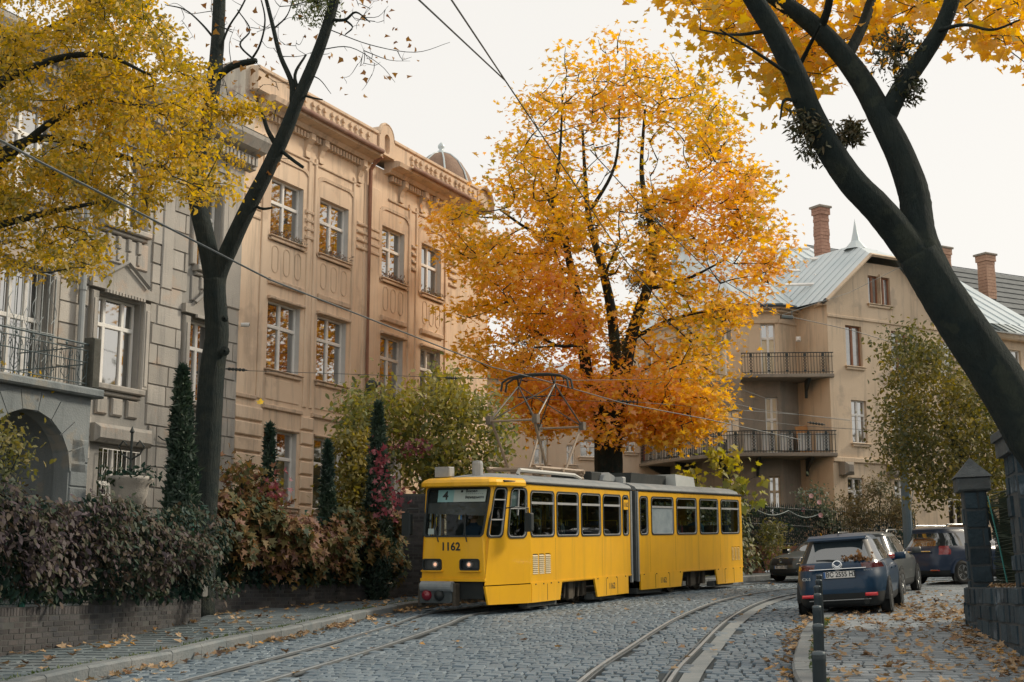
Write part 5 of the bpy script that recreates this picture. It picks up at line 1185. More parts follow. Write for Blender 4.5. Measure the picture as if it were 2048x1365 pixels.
# bellows
Ab, Bb = TA @ Vector((LA, 1.1, 0)), TB @ Vector((0, 1.1, 0)); rootb = None
for k in range(7):
    f = (k+.5)/7; w_ = .97 if k % 2 else 1.06
    b = MB(TA.lerp(TB, f)); x0 = LA*(1-f); b.box(x0-.025, x0+.025, 1.1-w_, 1.1+w_, .45, 2.68+(.06 if k % 2 == 0 else 0), ch=.0)
    if rootb is None: rootb = b.build('bellows', M('bellows_grey', (.05, .065, .07), (.085, .095, .10), 5, .8), TRAM)
    else: b.build('bellows_fold', MATS['bellows_grey'], rootb)
b = MB(TA); b.box(LA-.05, LA+.18, .2, 2.0, 2.9, 3.1, ch=.03); b.build('joint_cover', M('cover_grey', (.30, .32, .32), (.36, .37, .36), 3, .6), SA)
for T, sec, x in ((TA, SA, LA-.05), (TB, SB, .05)):
    b = MB(T); b.box(x-.05, x+.05, -.02, .03, .42, 2.74); b.build('end_post', m_troof, sec)
# bogies
for T, sec, xc in ((TA, SA, 2.6), (TB, SB, 4.0)):
    b = MB(T); b.box(xc-1.1, xc+1.1, .35, .47, .38, .52, ch=.02); b.box(xc-1.1, xc+1.1, 1.73, 1.85, .38, .52); b.box(xc-.25, xc+.25, .3, 1.9, .3, .62); b.box(xc-.15, xc+.15, .2, .36, .15, .6, ch=.02)
    for dx in (-.3, .25, .5): b.tube([(xc+dx, .26, .2), (xc+dx+.08, .26, .6)], .035, 6)
    b.box(xc-.9, xc-.7, .2, .36, .2, .55, ch=.02); b.box(xc+.7, xc+.9, .2, .36, .2, .55, ch=.02); bg = b.build('bogie', m_axle, sec)
    for dx in (-.9, .9):
        for y in (.55, 1.6):
            b = MB(T); b.lathe([(0, -.06), (.1, -.06), (.12, -.03), (.28, -.03), (.3, -.06), (.34, -.06), (.34, .04), (.37, .05), (.37, .07), (0, .07)], 20, (xc+dx, y, .36), 'y'); b.build('wheel', m_axle, bg)
# mirrors
b = MB(TA); b.tube([(-.98, .1, 2.22), (-1.0, -.12, 2.24), (-.55, -.22, 2.22), (-.55, -.22, 2.1)], .014, 5); mr = b.build('mirror_arm', m_rub, SA)
b = MB(TA); b.box(-.6, -.42, -.3, -.16, 1.72, 2.12, ch=.03); b.build('mirror', m_rub, mr)
b = MB(TA); b.tube([(-1.4, 2.0, 2.22), (-1.5, 2.2, 2.22), (-1.5, 2.25, 2.1)], .014, 5); mr = b.build('mirror_arm', m_rub, SA)
b = MB(TA); b.box(-1.55, -1.4, 2.12, 2.32, 1.66, 2.14, ch=.03); b.build('mirror', m_rub, mr)
# roof gear
m_gear = M('roof_gear_grey', (.27, .29, .30), (.36, .37, .37), 4, .6)
b = MB(TA); b.box(-1.2, -.95, 1.35, 1.7, 2.9, 3.12, ch=.02); b.build('roof_box', m_gear, SA)
b = MB(TA); b.lathe([(0, 2.9), (.12, 2.9), (.12, 3.2), (.1, 3.26), (0, 3.27)], 12, (-.55, 1.0, 0)); b.build('horn', m_gear, SA)
b = MB(TA); b.tube([(.25, .42, 2.98), (.3, .4, 3.08), (3.3, .4, 3.06), (3.7, .4, 2.98)], .045, 6); b.build('roof_pipe', M('pipe_pale', (.45, .45, .42), (.52, .52, .49), 4, .6), SA)
b = MB(TA); b.box(4.6, 5.3, .5, 1.6, 2.95, 3.2, ch=.03); b.build('roof_box', m_under, SA)
b = MB(TA); b.prism([(5.1, 2.98), (6.0, 2.98), (5.9, 3.12), (5.5, 3.2), (5.2, 3.12)], .4, 1.2, 'y'); b.build('roof_cowl', m_troof, SA)
b = MB(TB); b.prism([(1.1, 2.95), (3.4, 2.95), (3.4, 3.25), (1.2, 3.28)], .7, 1.7, 'y'); b.build('roof_box', m_under, SB)
b = MB(TB); b.prism([(3.55, 2.96), (4.9, 2.96), (4.8, 3.24), (3.5, 3.3)], .45, 1.5, 'y'); b.build('roof_box', M('pale_roof_box', (.48, .51, .49), (.55, .57, .55), 3, .6), SB)
# pantograph
m_pan = M('pantograph_brown', (.26, .19, .13), (.34, .26, .19), 5, .55); sc_ = 2.72; m_pblk = M('pantograph_black', (.03, .036, .036), None, rough=.5)
b = MB(TA)
for y in (.5, 1.7): b.tube([(1.3, y, 3.18), (4.1, y, 3.18)], .045, 6)
for x in (1.5, sc_, 3.95): b.tube([(x, .4, 3.15), (x, 1.8, 3.15)], .05, 6)
for x in (1.5, 3.95):
    for y in (.5, 1.7): b.lathe([(.07, 2.95), (.09, 3.0), (.06, 3.04), (.09, 3.08), (.06, 3.14)], 8, (x, y, 0))
pan = b.build('pantograph', m_pan, SA)
for sx, kx in ((-1, 1.40), (1, 4.10)):
    b = MB(TA); x0 = sc_+sx*.55
    for y in (.6, 1.6): b.tube([(x0-.0, y, 3.2), (kx, y-(.05 if y < 1 else -.05), 4.28)], .035, 6)
    b.tube([(kx, .5, 4.28), (kx, 1.7, 4.28)], .03, 6); b.build('lower_arm', m_pan, pan)
    b = MB(TA)
    for y in (.5, 1.7):
        b.tube([(kx, y, 4.28), (sc_, 1.1+(y-1.1)*.8, 5.22)], .022, 6); b.box(kx-.09, kx+.09, y-.06, y+.06, 4.2, 4.4)
    b.tube([(kx, .5, 4.28), (sc_, 1.58, 5.22)], .016, 5); b.tube([(kx, 1.7, 4.28), (sc_, .62, 5.22)], .016, 5); b.build('upper_arm', M('pantograph_dark', (.05, .05, .045), (.20, .16, .12), 3, .5), pan)
for dx in (-.12, .12):
    b = MB(TA); b.tube([(sc_+dx, .2, 5.1), (sc_+dx, .24, 5.32), (sc_+dx, .42, 5.42), (sc_+dx, .75, 5.47), (sc_+dx, 1.1, 5.48), (sc_+dx, 1.45, 5.47), (sc_+dx, 1.78, 5.42), (sc_+dx, 1.96, 5.32), (sc_+dx, 2.0, 5.1)], .03, 6); b.build('collector_head', m_pblk, pan)
b = MB(TA); b.tube([(sc_, .6, 5.22), (sc_, .6, 4.95), (sc_, 1.6, 4.95), (sc_, 1.6, 5.22)], .018, 5); b.tube([(sc_-.12, .65, 5.44), (sc_, .62, 5.2), (sc_+.12, .65, 5.44)], .02, 5); b.tube([(sc_-.12, 1.55, 5.44), (sc_, 1.58, 5.2), (sc_+.12, 1.55, 5.44)], .02, 5); b.build('head_frame', m_pblk, pan)
# inside
for T, sec, L in ((TA, SA, LA), (TB, SB, LB)):
    b = MB(T); b.box(.02, L-.02, .12, 2.08, .84, .9); b.box(.05, L-.05, 2.06, 2.1, .9, 1.56); b.box(.05, L-.05, .1, .14, .9, 1.56); b.quad((0, .12, 2.72), (L, .12, 2.72), (L, 2.08, 2.72), (0, 2.08, 2.72)); b.build('interior_lining', m_lining, sec)
    for k in range(int(L/1.15)):
        x = .5+k*1.15
        for y in (.18, 1.55):
            b = MB(T); b.box(x, x+.42, y, y+.44, 1.26, 1.34, ch=.01); b.box(x+.38, x+.46, y, y+.44, 1.34, 1.86, ch=.01); st = b.build('seat', m_seat, sec)
            b = MB(T); b.tube([(x+.42, y+.02, 1.86), (x+.42, y+.02, 1.98), (x+.42, y+.42, 1.98), (x+.42, y+.42, 1.86)], .015, 5); b.build('handle', m_pyel, st)
    for k in range(int(L/2.0)):
        b = MB(T); x = .9+k*2.0; b.tube([(x, .75, .9), (x, .75, 2.72)], .018, 6); b.tube([(x, 1.45, .9), (x, 1.45, 2.72)], .018, 6); b.build('handrail', m_pyel, sec)
b = MB(TA); b.box(-1.38, .0, .45, 1.75, .84, .9); b.box(-1.36, -1.1, .5, 1.7, 1.2, 1.62, ch=.03); b.box(-.06, -.02, .5, 2.05, .9, 2.7); b.build('cab_fittings', M('cab_dark', (.045, .06, .065), (.07, .085, .09), 3, .7), SA)
b = MB(TA); b.quad((-.075, .9, 1.75), (-.075, 1.3, 1.75), (-.075, 1.3, 2.2), (-.075, .9, 2.2)); b.build('notice', M('notice_beige', (.30, .27, .20), None, rough=.7), SA)
for a, h0, mt in ((.22, 1.7, M('ribbon_blue', (.05, .22, .50), None, rough=.7)), (.25, 1.78, M('ribbon_yellow', (.75, .52, .05), None, rough=.7)), (.78, 2.0, MATS['ribbon_yellow']), (.82, 2.0, MATS['ribbon_blue'])):
    b = MB(TA); f = f_front(.09); b.quad(*[f(*p) for p in ((a, h0), (a+.035, h0-.02), (a+.02, h0+.26), (a, h0+.26))]); b.build('ribbon', mt, SA)
b = MB(TA); f = f_front(.02); b.quad(*[f(*p) for p in ((.13, 1.68), (.29, 1.68), (.29, 1.80), (.13, 1.80))]); b.build('sticker', M('sticker_white', (.68, .70, .68), None, rough=.6), SA)
b = MB(TA); b.quad((5.46, -.016, 2.25), (5.77, -.016, 2.25), (5.77, -.016, 2.50), (5.46, -.016, 2.50)); pl = b.build('number_panel', m_yel, SA)
b = MB(TA); b.text('1162', .15, lambda p, q: (5.615+p*.9, -.019, 2.37+q), bold=.004); b.build('fleet_number', m_num, pl)
# ------------------------------------------------------------------ people in the tram
m_skin = M('skin', (.42, .25, .18), None, rough=.6)
def person(name, T, x, y, zseat, top, hairc, label, cat_group=None, female=False):
    """seated figure facing the front of the tram (towards -x)"""
    V = [(0, 0, .12), (.02, 0, .32), (.03, 0, .50), (.02, 0, .60), (.0, 0, .70), (-.02, 0, .80),       # pelvis, waist, chest, neck base, neck, head
         (.03, .19, .50), (-.02, .24, .26), (-.24, .2, .2), (-.34, .15, .2), (.03, -.19, .50), (-.02, -.24, .26), (-.24, -.2, .2), (-.34, -.15, .2),
         (-.02, .1, .1), (-.42, .12, .12), (-.42, .12, -.3), (-.54, .12, -.34), (-.02, -.1, .1), (-.42, -.12, .12), (-.42, -.12, -.3), (-.54, -.12, -.34), (-.02, 0, .88)]
    Ed = [(0, 1), (1, 2), (2, 3), (3, 4), (4, 5), (5, 22), (2, 6), (6, 7), (7, 8), (8, 9), (2, 10), (10, 11), (11, 12), (12, 13), (0, 14), (14, 15), (15, 16), (16, 17), (0, 18), (18, 19), (19, 20), (20, 21)]
    Rr = [.15, .13, .15, .08, .055, .095, .075, .055, .042, .035, .075, .055, .042, .035, .1, .08, .055, .045, .1, .08, .055, .045, .07]
    me = bpy.data.meshes.new('t'); me.from_pydata(V, Ed, []); o = bpy.data.objects.new('t', me); COL.objects.link(o)
    sk = o.modifiers.new('s', 'SKIN'); sk.use_smooth_shade = True
    for i, d in enumerate(me.skin_vertices[0].data): d.radius = (Rr[i], Rr[i]); d.use_root = i == 0
    o.modifiers.new('u', 'SUBSURF').levels = 1
    bpy.context.view_layer.update(); m2 = bpy.data.meshes.new_from_object(o.evaluated_get(bpy.context.evaluated_depsgraph_get())); bpy.data.objects.remove(o)
    for m_ in (top, m_skin, M('dark_trousers', (.03, .035, .045), None, rough=.9)): m2.materials.append(m_)
    for p in m2.polygons:
        c = p.center; p.material_index = 1 if c.z > .63 or (c.x < -.3 and .13 < c.z < .27) else (2 if c.z < .14 or (c.x < -.3) else 0); p.use_smooth = True
    root = bpy.data.objects.new(name, m2); COL.objects.link(root); root.matrix_world = T @ Matrix.Translation((x, y, zseat-.0))
    tag(root, label, 'person', cat_group)
    b = MB(); b.lathe([(.0, .93), (.06, .92), (.1, .86), (.112, .79), (.1, .72 if not female else .62)], 14, (.02, 0, 0)); h = MB()
    hm = b.mesh('hair', hairc, True); inst(hm, 'hair', root)
    b = MB()
    for s in (1, -1): b.lathe([(0, -.012), (.011, 0), (0, .012)], 6, (-.108, s*.035, .80), 'x')
    b.box(-.112, -.1, -.02, .02, .735, .742); b.add([(-.105, -.012, .755), (-.105, .012, .755), (-.135, 0, .757), (-.105, 0, .80)], [(0, 1, 2), (0, 2, 3), (1, 3, 2)]); inst(b.mesh('face', M('face_marks', (.10, .05, .04), None, rough=.7)), 'face', root)
    return root
m_hd = M('dark_hair', (.025, .02, .018), None, rough=.7); m_hb = M('brown_hair', (.12, .07, .04), None, rough=.7); m_hg = M('grey_hair', (.30, .28, .26), None, rough=.8)
person('person', TA, -.75, 1.0, 1.28, M('cloth_navy', (.03, .06, .10), None, rough=.9), m_hb, 'tram driver in a dark jacket seated behind the windscreen')
person('person', TA, .78, .42, 1.34, M('cloth_black', (.02, .022, .025), None, rough=.9), m_hd, 'passenger in black seated at the first side window of the tram')
person('person', TA, 2.15, .42, 1.34, M('cloth_grey', (.10, .11, .12), None, rough=.9), m_hg, 'grey haired passenger in the second side window of the tram')
person('person', TA, 4.55, .42, 1.34, M('cloth_blue', (.06, .10, .20), None, rough=.9), m_hd, 'passenger in blue at the last wide window before the tram joint', female=True)
person('person', TB, 3.25, .42, 1.34, M('cloth_red', (.28, .03, .05), None, rough=.9), m_hd, 'woman in a dark red coat seated in the rear section of the tram', female=True)
person('person', TB, 4.75, .42, 1.34, M('cloth_teal', (.05, .20, .30), None, rough=.9), m_hb, 'passenger with a bright blue top near the rear of the tram')
# ================================================================== cars
def carpaint(name, c, c2=None): return M(name, c, c2, 3, .42, metal=.0, spec=.35, coat=.35)
m_cglass = M('car_glass', (.035, .05, .058), None, rough=.04, spec=1.0); m_cglass.node_tree.nodes['Principled BSDF'].inputs['IOR'].default_value = 1.9
m_clad = M('black_cladding', (.016, .02, .022), (.024, .028, .03), 6, .7)
m_tyre = M('tyre_rubber', (.015, .018, .019), (.03, .03, .03), 5, .85)
m_alloy = M('alloy_rim', (.42, .44, .45), (.34, .36, .37), 4, .3, metal=.7)
m_redlens = M('red_lens', (.28, .012, .018), None, rough=.12, coat=1.0, spec=.7); m_redglow = M('red_reflector', (.75, .03, .04), None, rough=.2, coat=1.0)
m_chrome = M('chrome', (.75, .77, .78), None, rough=.12, metal=1.0)
m_platew = M('plate_white_car', (.78, .78, .76), None, rough=.4)
NA = 84
def car_levels(lv, k=4):
    a = np.array(lv, float); a = np.vstack([2*a[0]-a[1], a, 2*a[-1]-a[-2]]); out = []
    for i in range(1, len(a)-2):
        for j in range(k):
            t = j/k; p, q, r, s = a[i-1], a[i], a[i+1], a[i+2]; m1, m2 = (r-p)/2*.6, (s-q)/2*.6
            out.append((2*t**3-3*t**2+1)*q+(t**3-2*t**2+t)*m1+(-2*t**3+3*t**2)*r+(t**3-t**2)*m2)
    out.append(a[-2]); return out
def car_grid(lv):
    G_ = []
    for z, yf, yr, hw, nf, nr in car_levels(lv):
        yc, hl = (yf+yr)/2, (yf-yr)/2; row = []
        for i in range(NA):
            th = 2*math.pi*i/NA; s, c = math.sin(th), math.cos(th); n = nf if c > 0 else nr
            row.append((hw*math.copysign(abs(s)**(2/n), s), yc+hl*math.copysign(abs(c)**(2/n), c), z))
        G_.append(row)
    return G_
def car_body(root, lv, cls, mats):
    """cls(x,y,z,th) names the part each facet belongs to"""
    G_ = car_grid(lv); parts = {}
    for j in range(len(G_)-1):
        for i in range(NA):
            q = [G_[j][i], G_[j][(i+1) % NA], G_[j+1][(i+1) % NA], G_[j+1][i]]; c = [sum(p[k] for p in q)/4 for k in range(3)]
            k = cls(c[0], c[1], c[2], 360*(i+.5)/NA, (G_[j][i][2]+G_[j+1][i][2])/2)
            parts.setdefault(k, []).append((j, i))
    body = None
    for k in sorted(parts, key=lambda s: s != 'body'):
        idx = {}; V = []; Fc = []
        for j, i in parts[k]:
            f = []
            for jj, ii in ((j, i), (j, (i+1) % NA), (j+1, (i+1) % NA), (j+1, i)):
                if (jj, ii) not in idx: idx[(jj, ii)] = len(V); V.append(G_[jj][ii])
                f.append(idx[(jj, ii)])
            Fc.append(tuple(f))
        if k == 'body':
            cap = [idx.get((len(G_)-1, i)) for i in range(NA)]
            if None not in cap: Fc.append(tuple(cap))
        b = MB(); b.add(V, Fc); nm = k.rstrip('0123456789_'); o = b.build(nm, mats[nm], root, True)
    return root
def wheel(root, x, y, r, side, mat_rim=None, w_=.22):
    b = MB(); s = side
    b.lathe([(r*.62, s*-.02), (r*.68, s*.0), (r*.95, s*-.005), (r, s*-.05), (r, s*(-w_+.03)), (r*.9, s*-w_), (0, s*-w_)], 24, (x, y, r), 'x'); t = b.build('wheel', m_tyre, root, True)
    b = MB(); b.lathe([(0, -s*.03), (r*.16, -s*.025), (r*.2, -s*.05), (r*.2, -s*.07)], 16, (x, y, r), 'x'); b.lathe([(r*.56, -s*.06), (r*.6, -s*.015), (r*.66, -s*.01), (r*.66, -s*.1)], 24, (x, y, r), 'x')
    for k in range(5):
        for d in (-.16, .16):
            q = 2*math.pi*k/5+d; q2 = 2*math.pi*k/5+d*.6; b.tube([(x-s*.04, y+r*.15*math.cos(q2), r+r*.15*math.sin(q2)), (x-s*.03, y+r*.6*math.cos(q), r+r*.6*math.sin(q))], .022, 4)
    b.build('rim', mat_rim or m_alloy, t)
def arch(root, x, y, r, side, mat):
    b = MB(); s = side; n = 14; pts = []
    for k in range(n+1):
        q = math.pi*k/n; 
        for rr in (r*1.12, r*1.32): pts.append((x, y+rr*math.cos(q), r+rr*math.sin(q)-.02))
    b.add(pts+[(p[0]-s*.12, p[1], p[2]) for p in pts], [(2*k, 2*k+1, 2*k+3, 2*k+2) for k in range(n)]+[(2*k+1, 2*k+1+len(pts), 2*k+3+len(pts), 2*k+3) for k in range(n)]); b.build('arch_trim', mat, root)
    b = MB(); b.add([(x-s*.004, y+r*1.16*math.cos(math.pi*k/n), r+r*1.16*math.sin(math.pi*k/n)-.02) for k in range(n+1)]+[(x-s*.004, y-r*1.16, .1), (x-s*.004, y+r*1.16, .1)], [tuple(range(n+3))]); b.build('wheel_well', m_under, root)
def plate(root, txt, x, y, z, w_, h, back=True):
    s = 1 if back else -1; b = MB(); b.box(x-w_/2, x+w_/2, min(y, y-s*.012), max(y, y-s*.012), z-h/2, z+h/2); p = b.build('number_plate', m_platew, root)
    b = MB(); b.text(txt, h*.92, lambda a, c: (x+.03*s+a*.86*s, y-s*.016, z+c), bold=.003); b.build('plate_text', m_num, p)
    b = MB(); yy = y-s*.0135
    for q in ((-w_/2, w_/2, h/2-.008, h/2), (-w_/2, w_/2, -h/2, -h/2+.008), (-w_/2, -w_/2+.008, -h/2, h/2), (w_/2-.008, w_/2, -h/2, h/2)): b.quad((x+q[0], yy, z+q[2]), (x+q[1], yy, z+q[2]), (x+q[1], yy, z+q[3]), (x+q[0], yy, z+q[3]))
    b.build('plate_border', m_num, p)
    b = MB(); b.quad((x-s*w_*.49, y-s*.0138, z-h*.42), (x-s*w_*.43, y-s*.0138, z-h*.42), (x-s*w_*.43, y-s*.0138, z+h*.42), (x-s*w_*.49, y-s*.0138, z+h*.42)); b.build('plate_band', M('plate_blue', (.05, .15, .40), None, rough=.4), p)
def mirror(root, x, y, z, side, mat):
    b = MB(); s = side; b.box(min(x, x+s*.22), max(x, x+s*.22), y-.09, y+.09, z-.07, z+.08, ch=.03); b.tube([(x-s*.08, y, z-.08), (x+s*.05, y, z-.04)], .03, 5); b.build('mirror', mat, root, True)
def suv_lv(L=4.55, hw=.92, H=1.67, belt=1.08, hood=.97, cowl=3.5, wt=2.6, rt=.5):
    k = H/1.67; q = hw/.92
    return [(.22, L-.25, .2, .78*q, 4, 6), (.30, L-.06, .05, .86*q, 4, 6), (.55, L, 0, .905*q, 4, 5.5), (.78, L-.03, .02, .92*q, 4, 5), (hood-.04, L-.12, .08, .915*q, 3.6, 4.6), (hood+.02, L-.35, .11, .90*q, 3.4, 4.6), (belt-.03, cowl+.1, .14, .875*q, 3.2, 4.6), (belt+.03, cowl-.08, .19, .85*q, 3.2, 4.6),
            (1.30*k, (cowl+wt)/2, .34, .76*q, 3.4, 4.6), (1.52*k, wt, rt, .66*q, 3.6, 4.6), (1.60*k, wt-.25, rt-.02, .60*q, 3.6, 4.6), (1.645*k, wt-.5, rt+.22, .48*q, 3.2, 4), (1.67*k, wt-.9, rt+.6, .25*q, 3, 3)]
def suv_cls(L, belt, top, ext=None, pill=(1.0, 2.05)):
    def f(x, y, z, th, zz):
        if ext:
            e = ext(x, y, z, th)
            if e: return e
        if belt+.03 < z < top:
            a = min(th, 360-th)
            if a < 52: return 'windscreen'
            if a > 150: return 'rear_window'
            if a > 132: return 'pillar'
            if 60 < a < 132:
                for k, p in enumerate(pill):
                    if abs(y-p) < .045: return 'pillar'
                s = 'side_window%d%d' % (0 if th < 180 else 1, sum(y > p for p in pill)); return s
        if z < .42: return 'cladding'
        return 'body'
    return f
def place(root, pos, heading, roll=0., pitch=None, up=0.):
    fw = Vector((math.sin(R(heading)), math.cos(R(heading)), SL*math.cos(R(heading)))).normalized(); rt = Vector((math.cos(R(heading)), -math.sin(R(heading)), roll)).normalized()
    uz = rt.cross(fw).normalized(); rt = fw.cross(uz); m = axes(Vector((pos[0], pos[1], gz(pos[1])+up)), rt, fw, uz); root.matrix_world = m
    return root
# ---- blue crossover seen from behind
m_blue = carpaint('deep_blue_paint', (.004, .032, .075), (.006, .04, .09))
cx = thing('parked_car', 'dark blue crossover parked half on the pavement with its rear to the bollards', 'car')
lv = suv_lv()
def ext(x, y, z, th):
    a = min(th, 360-th)
    if .955 < z < 1.075 and 118 < a < 166 and y < .75: return 'tail_light%d' % (0 if th < 180 else 1)
    if z < .50 and a > 120: return 'lower_bumper'
    return None
mt = dict(body=m_blue, windscreen=m_cglass, rear_window=m_cglass, side_window=m_cglass, pillar=m_black, cladding=m_clad, tail_light=M('dark_red_lamp', (.06, .012, .016), (.12, .016, .02), 9, .1, coat=1.0), lower_bumper=m_clad)
car_body(cx, lv, suv_cls(4.55, 1.08, 1.50, ext), mt)
plate(cx, 'ВС 2555 НІ', .03, .015, .865, .62, .145)
b = MB(); b.add([(-.55, .052, .78), (.55, .052, .78), (.62, .07, .99), (-.62, .07, .99)], [(0, 1, 2, 3)]) if False else b.box(-.56, .56, .03, .09, .965, .985, ch=.01); b.build('handle_strip', m_chrome, cx)
b = MB(); b.lathe([(.085, 0), (.1, -.012), (.1, -.02), (.085, -.022)], 24, (0, .09, 1.045), 'y'); b.tube([(-.08, .075, 1.075), (-.03, .072, 1.03), (0, .07, 1.02), (.03, .072, 1.03), (.08, .075, 1.075)], .011, 5); b.tube([(-.085, .078, 1.05), (-.045, .073, 1.0), (.045, .073, 1.0), (.085, .078, 1.05)], .008, 5); b.build('badge', m_chrome, cx)
for x0, x1 in ((-.74, -.5), (.5, .74)): b = MB(); b.box(x0, x1, -.006, .08, .425, .49, ch=.02); b.build('rear_reflector', m_redglow, cx)
b = MB(); b.lathe([(.055, -.05), (.062, -.06), (.062, .1)], 16, (.52, .03, .33), 'y'); b.build('exhaust', m_chrome, cx); b = MB(); b.lathe([(0, -.03), (.054, -.03)], 16, (.52, .03, .33), 'y'); b.build('exhaust_bore', m_under, cx)
b = MB(); b.box(-.6, .6, -.012, .1, .36, .375, ch=.004); b.build('bumper_chrome', M('dull_silver', (.30, .32, .33), None, rough=.4), cx)
b = MB(); b.tube([(.0, .20, 1.13), (-.18, .215, 1.15), (-.42, .245, 1.15)], .02, 5); b.build('wiper', m_rub, cx)
b = MB(); b.add([(-.02, .72, 1.66), (.02, .72, 1.66), (0, .85, 1.655), (0, .74, 1.74)], [(0, 1, 3), (1, 2, 3), (2, 0, 3)]); b.build('antenna', m_rub, cx)
b = MB(); b.prism([(.36, 1.55), (.40, 1.60), (.7, 1.645), (.7, 1.6)], -.58, .58, 'x'); b.build('spoiler', m_blue, cx)
b = MB(); b.text('CX-5', .075, lambda p, q: (-.62+p, .005, .80+q), bold=.002); b.text('SKYACTIV', .04, lambda p, q: (.60+p, .03, .93+q)); b.build('lettering', m_chrome, cx)
for s in (1, -1):
    for y in (.95, 3.6): arch(cx, s*.915, y, .345, s, m_clad); wheel(cx, s*.925, y, .345, s)
    mirror(cx, s*.9, 2.95, 1.12, s, m_blue)
for s in (1, -1):
    for y in (1.55, 2.45): b = MB(); b.box(s*.925-.012, s*.925+.012, y, y+.18, .90, .93, ch=.005); b.build('door_handle', m_blue, cx)
    b = MB(); b.tube([(s*.86, .55, 1.115), (s*.86, 3.2, 1.105)], .012, 4); b.build('window_trim', m_chrome, cx)
place(cx, (6.53, 27.75), 20, roll=.055, up=.02)
t = thing('dry_leaves', 'dry brown leaves lying on the rear window of the dark blue car', 'leaves', cx.matrix_world @ Vector((.35, .25, 1.2)))
pts = [tuple(cx.matrix_world @ Vector((random.gauss(.36, .16), .20+.05*random.random()+h*.32, 1.12+h))) for h in [abs(random.gauss(0, .05)) for _ in range(120)]]
foliage('leaves', t, pts, 'maple', .075, leafm('dry_brown_leaves', [(.16, .08, .04), (.28, .15, .06), (.36, .22, .10)], .2), flat=.2)
t = thing('fallen_leaf', 'orange leaf lying on the roof of the dark blue car', 'leaf', cx.matrix_world @ Vector((-.35, .95, 1.69)))
foliage('blade', t, [tuple(cx.matrix_world @ Vector((-.35, .95, 1.675)))], 'maple', .13, leafm('fallen_gold', [(.55, .27, .03), (.60, .34, .06)], .2), flat=.8)
# ---- grey crossover ahead of it
m_gpaint = carpaint('graphite_paint', (.075, .085, .088), (.09, .10, .10))
cg = thing('parked_car', 'graphite crossover between the dark blue car and the dark wagon', 'car')
mt2 = dict(mt, body=m_gpaint, tail_light=m_redlens)
car_body(cg, suv_lv(4.5, .91, 1.66), suv_cls(4.5, 1.08, 1.50, ext), mt2)
for s in (1, -1):
    for y in (.95, 3.6): arch(cg, s*.905, y, .34, s, m_clad); wheel(cg, s*.92, y, .34, s)
    mirror(cg, s*.9, 2.95, 1.12, s, m_gpaint)
    b = MB(); b.tube([(s*.62, .8, 1.62), (s*.62, .95, 1.68), (s*.62, 2.2, 1.68), (s*.62, 2.4, 1.60)], .018, 5); b.build('roof_rail', m_alloy, cg)
plate(cg, 'ВС 4172 НІ', 0, .015, .865, .52, .11) if False else None
place(cg, (8.72, 34.9), 24.5, roll=.04, up=.03)
# ---- dark wagon seen three quarter from behind
m_navy = carpaint('navy_grey_paint', (.022, .042, .085), (.03, .05, .095))
cs = thing('parked_car', 'navy wagon with red tail lamp parked beside the stone gate pillar', 'car')
def ext3(x, y, z, th):
    a = min(th, 360-th)
    if .86 < z < 1.13 and 124 < a < 152: return 'tail_light%d' % (0 if th < 180 else 1)
    if z < .36 and a > 120: return 'lower_bumper'
car_body(cs, suv_lv(4.55, .9, 1.70, 1.10, 1.0, 3.45, 2.6, .36), suv_cls(4.55, 1.10, 1.52, ext3), dict(mt, body=m_navy, tail_light=M('red_white_lamp', (.30, .02, .03), (.45, .10, .10), 8, .1, coat=1.0)))
for s in (1, -1):
    for y in (.95, 3.6): arch(cs, s*.89, y, .35, s, m_navy); wheel(cs, s*.905, y, .35, s)
    mirror(cs, s*.88, 2.95, 1.14, s, m_navy)
    b = MB(); b.tube([(s*.6, .6, 1.66), (s*.6, .75, 1.76), (s*.6, 2.1, 1.76), (s*.6, 2.3, 1.64)], .022, 5); b.build('roof_rail', m_alloy, cs)
    for y in (1.5, 2.5): b = MB(); b.box(s*.905-.015, s*.905+.015, y, y+.18, .92, .95, ch=.005); b.build('door_handle', m_chrome, cs)
b = MB(); b.box(-.5, .5, .02, .1, .96, .99, ch=.005); b.build('tailgate_trim', m_chrome, cs)
for x in (-.62, .62): b = MB(); b.box(x-.14, x+.14, -.008, .08, .40, .44, ch=.01); b.build('rear_reflector', m_redlens, cs)
place(cs, (12.05, 41.4), 57, roll=.0, up=.1)
# ---- pale estate behind
cw = thing('parked_car', 'silver white estate car mostly hidden behind the stone gate pillar', 'car')
m_sil = carpaint('silver_white_paint', (.55, .58, .60), (.60, .62, .63))
car_body(cw, suv_lv(4.6, .92, 1.78, 1.1, 1.0, 3.5, 2.7, .3), suv_cls(4.6, 1.1, 1.58, ext), dict(mt, body=m_sil, tail_light=m_redlens))
for s in (1, -1):
    for y in (.95, 3.6): arch(cw, s*.91, y, .34, s, m_clad); wheel(cw, s*.925, y, .34, s)
    mirror(cw, s*.9, 2.95, 1.14, s, m_sil)
b = MB(); b.tube([(.2, .9, 1.78), (.2, .7, 2.0)], .01, 4); b.build('antenna', m_rub, cw)
place(cw, (15.9, 45.6), 66, up=.1)
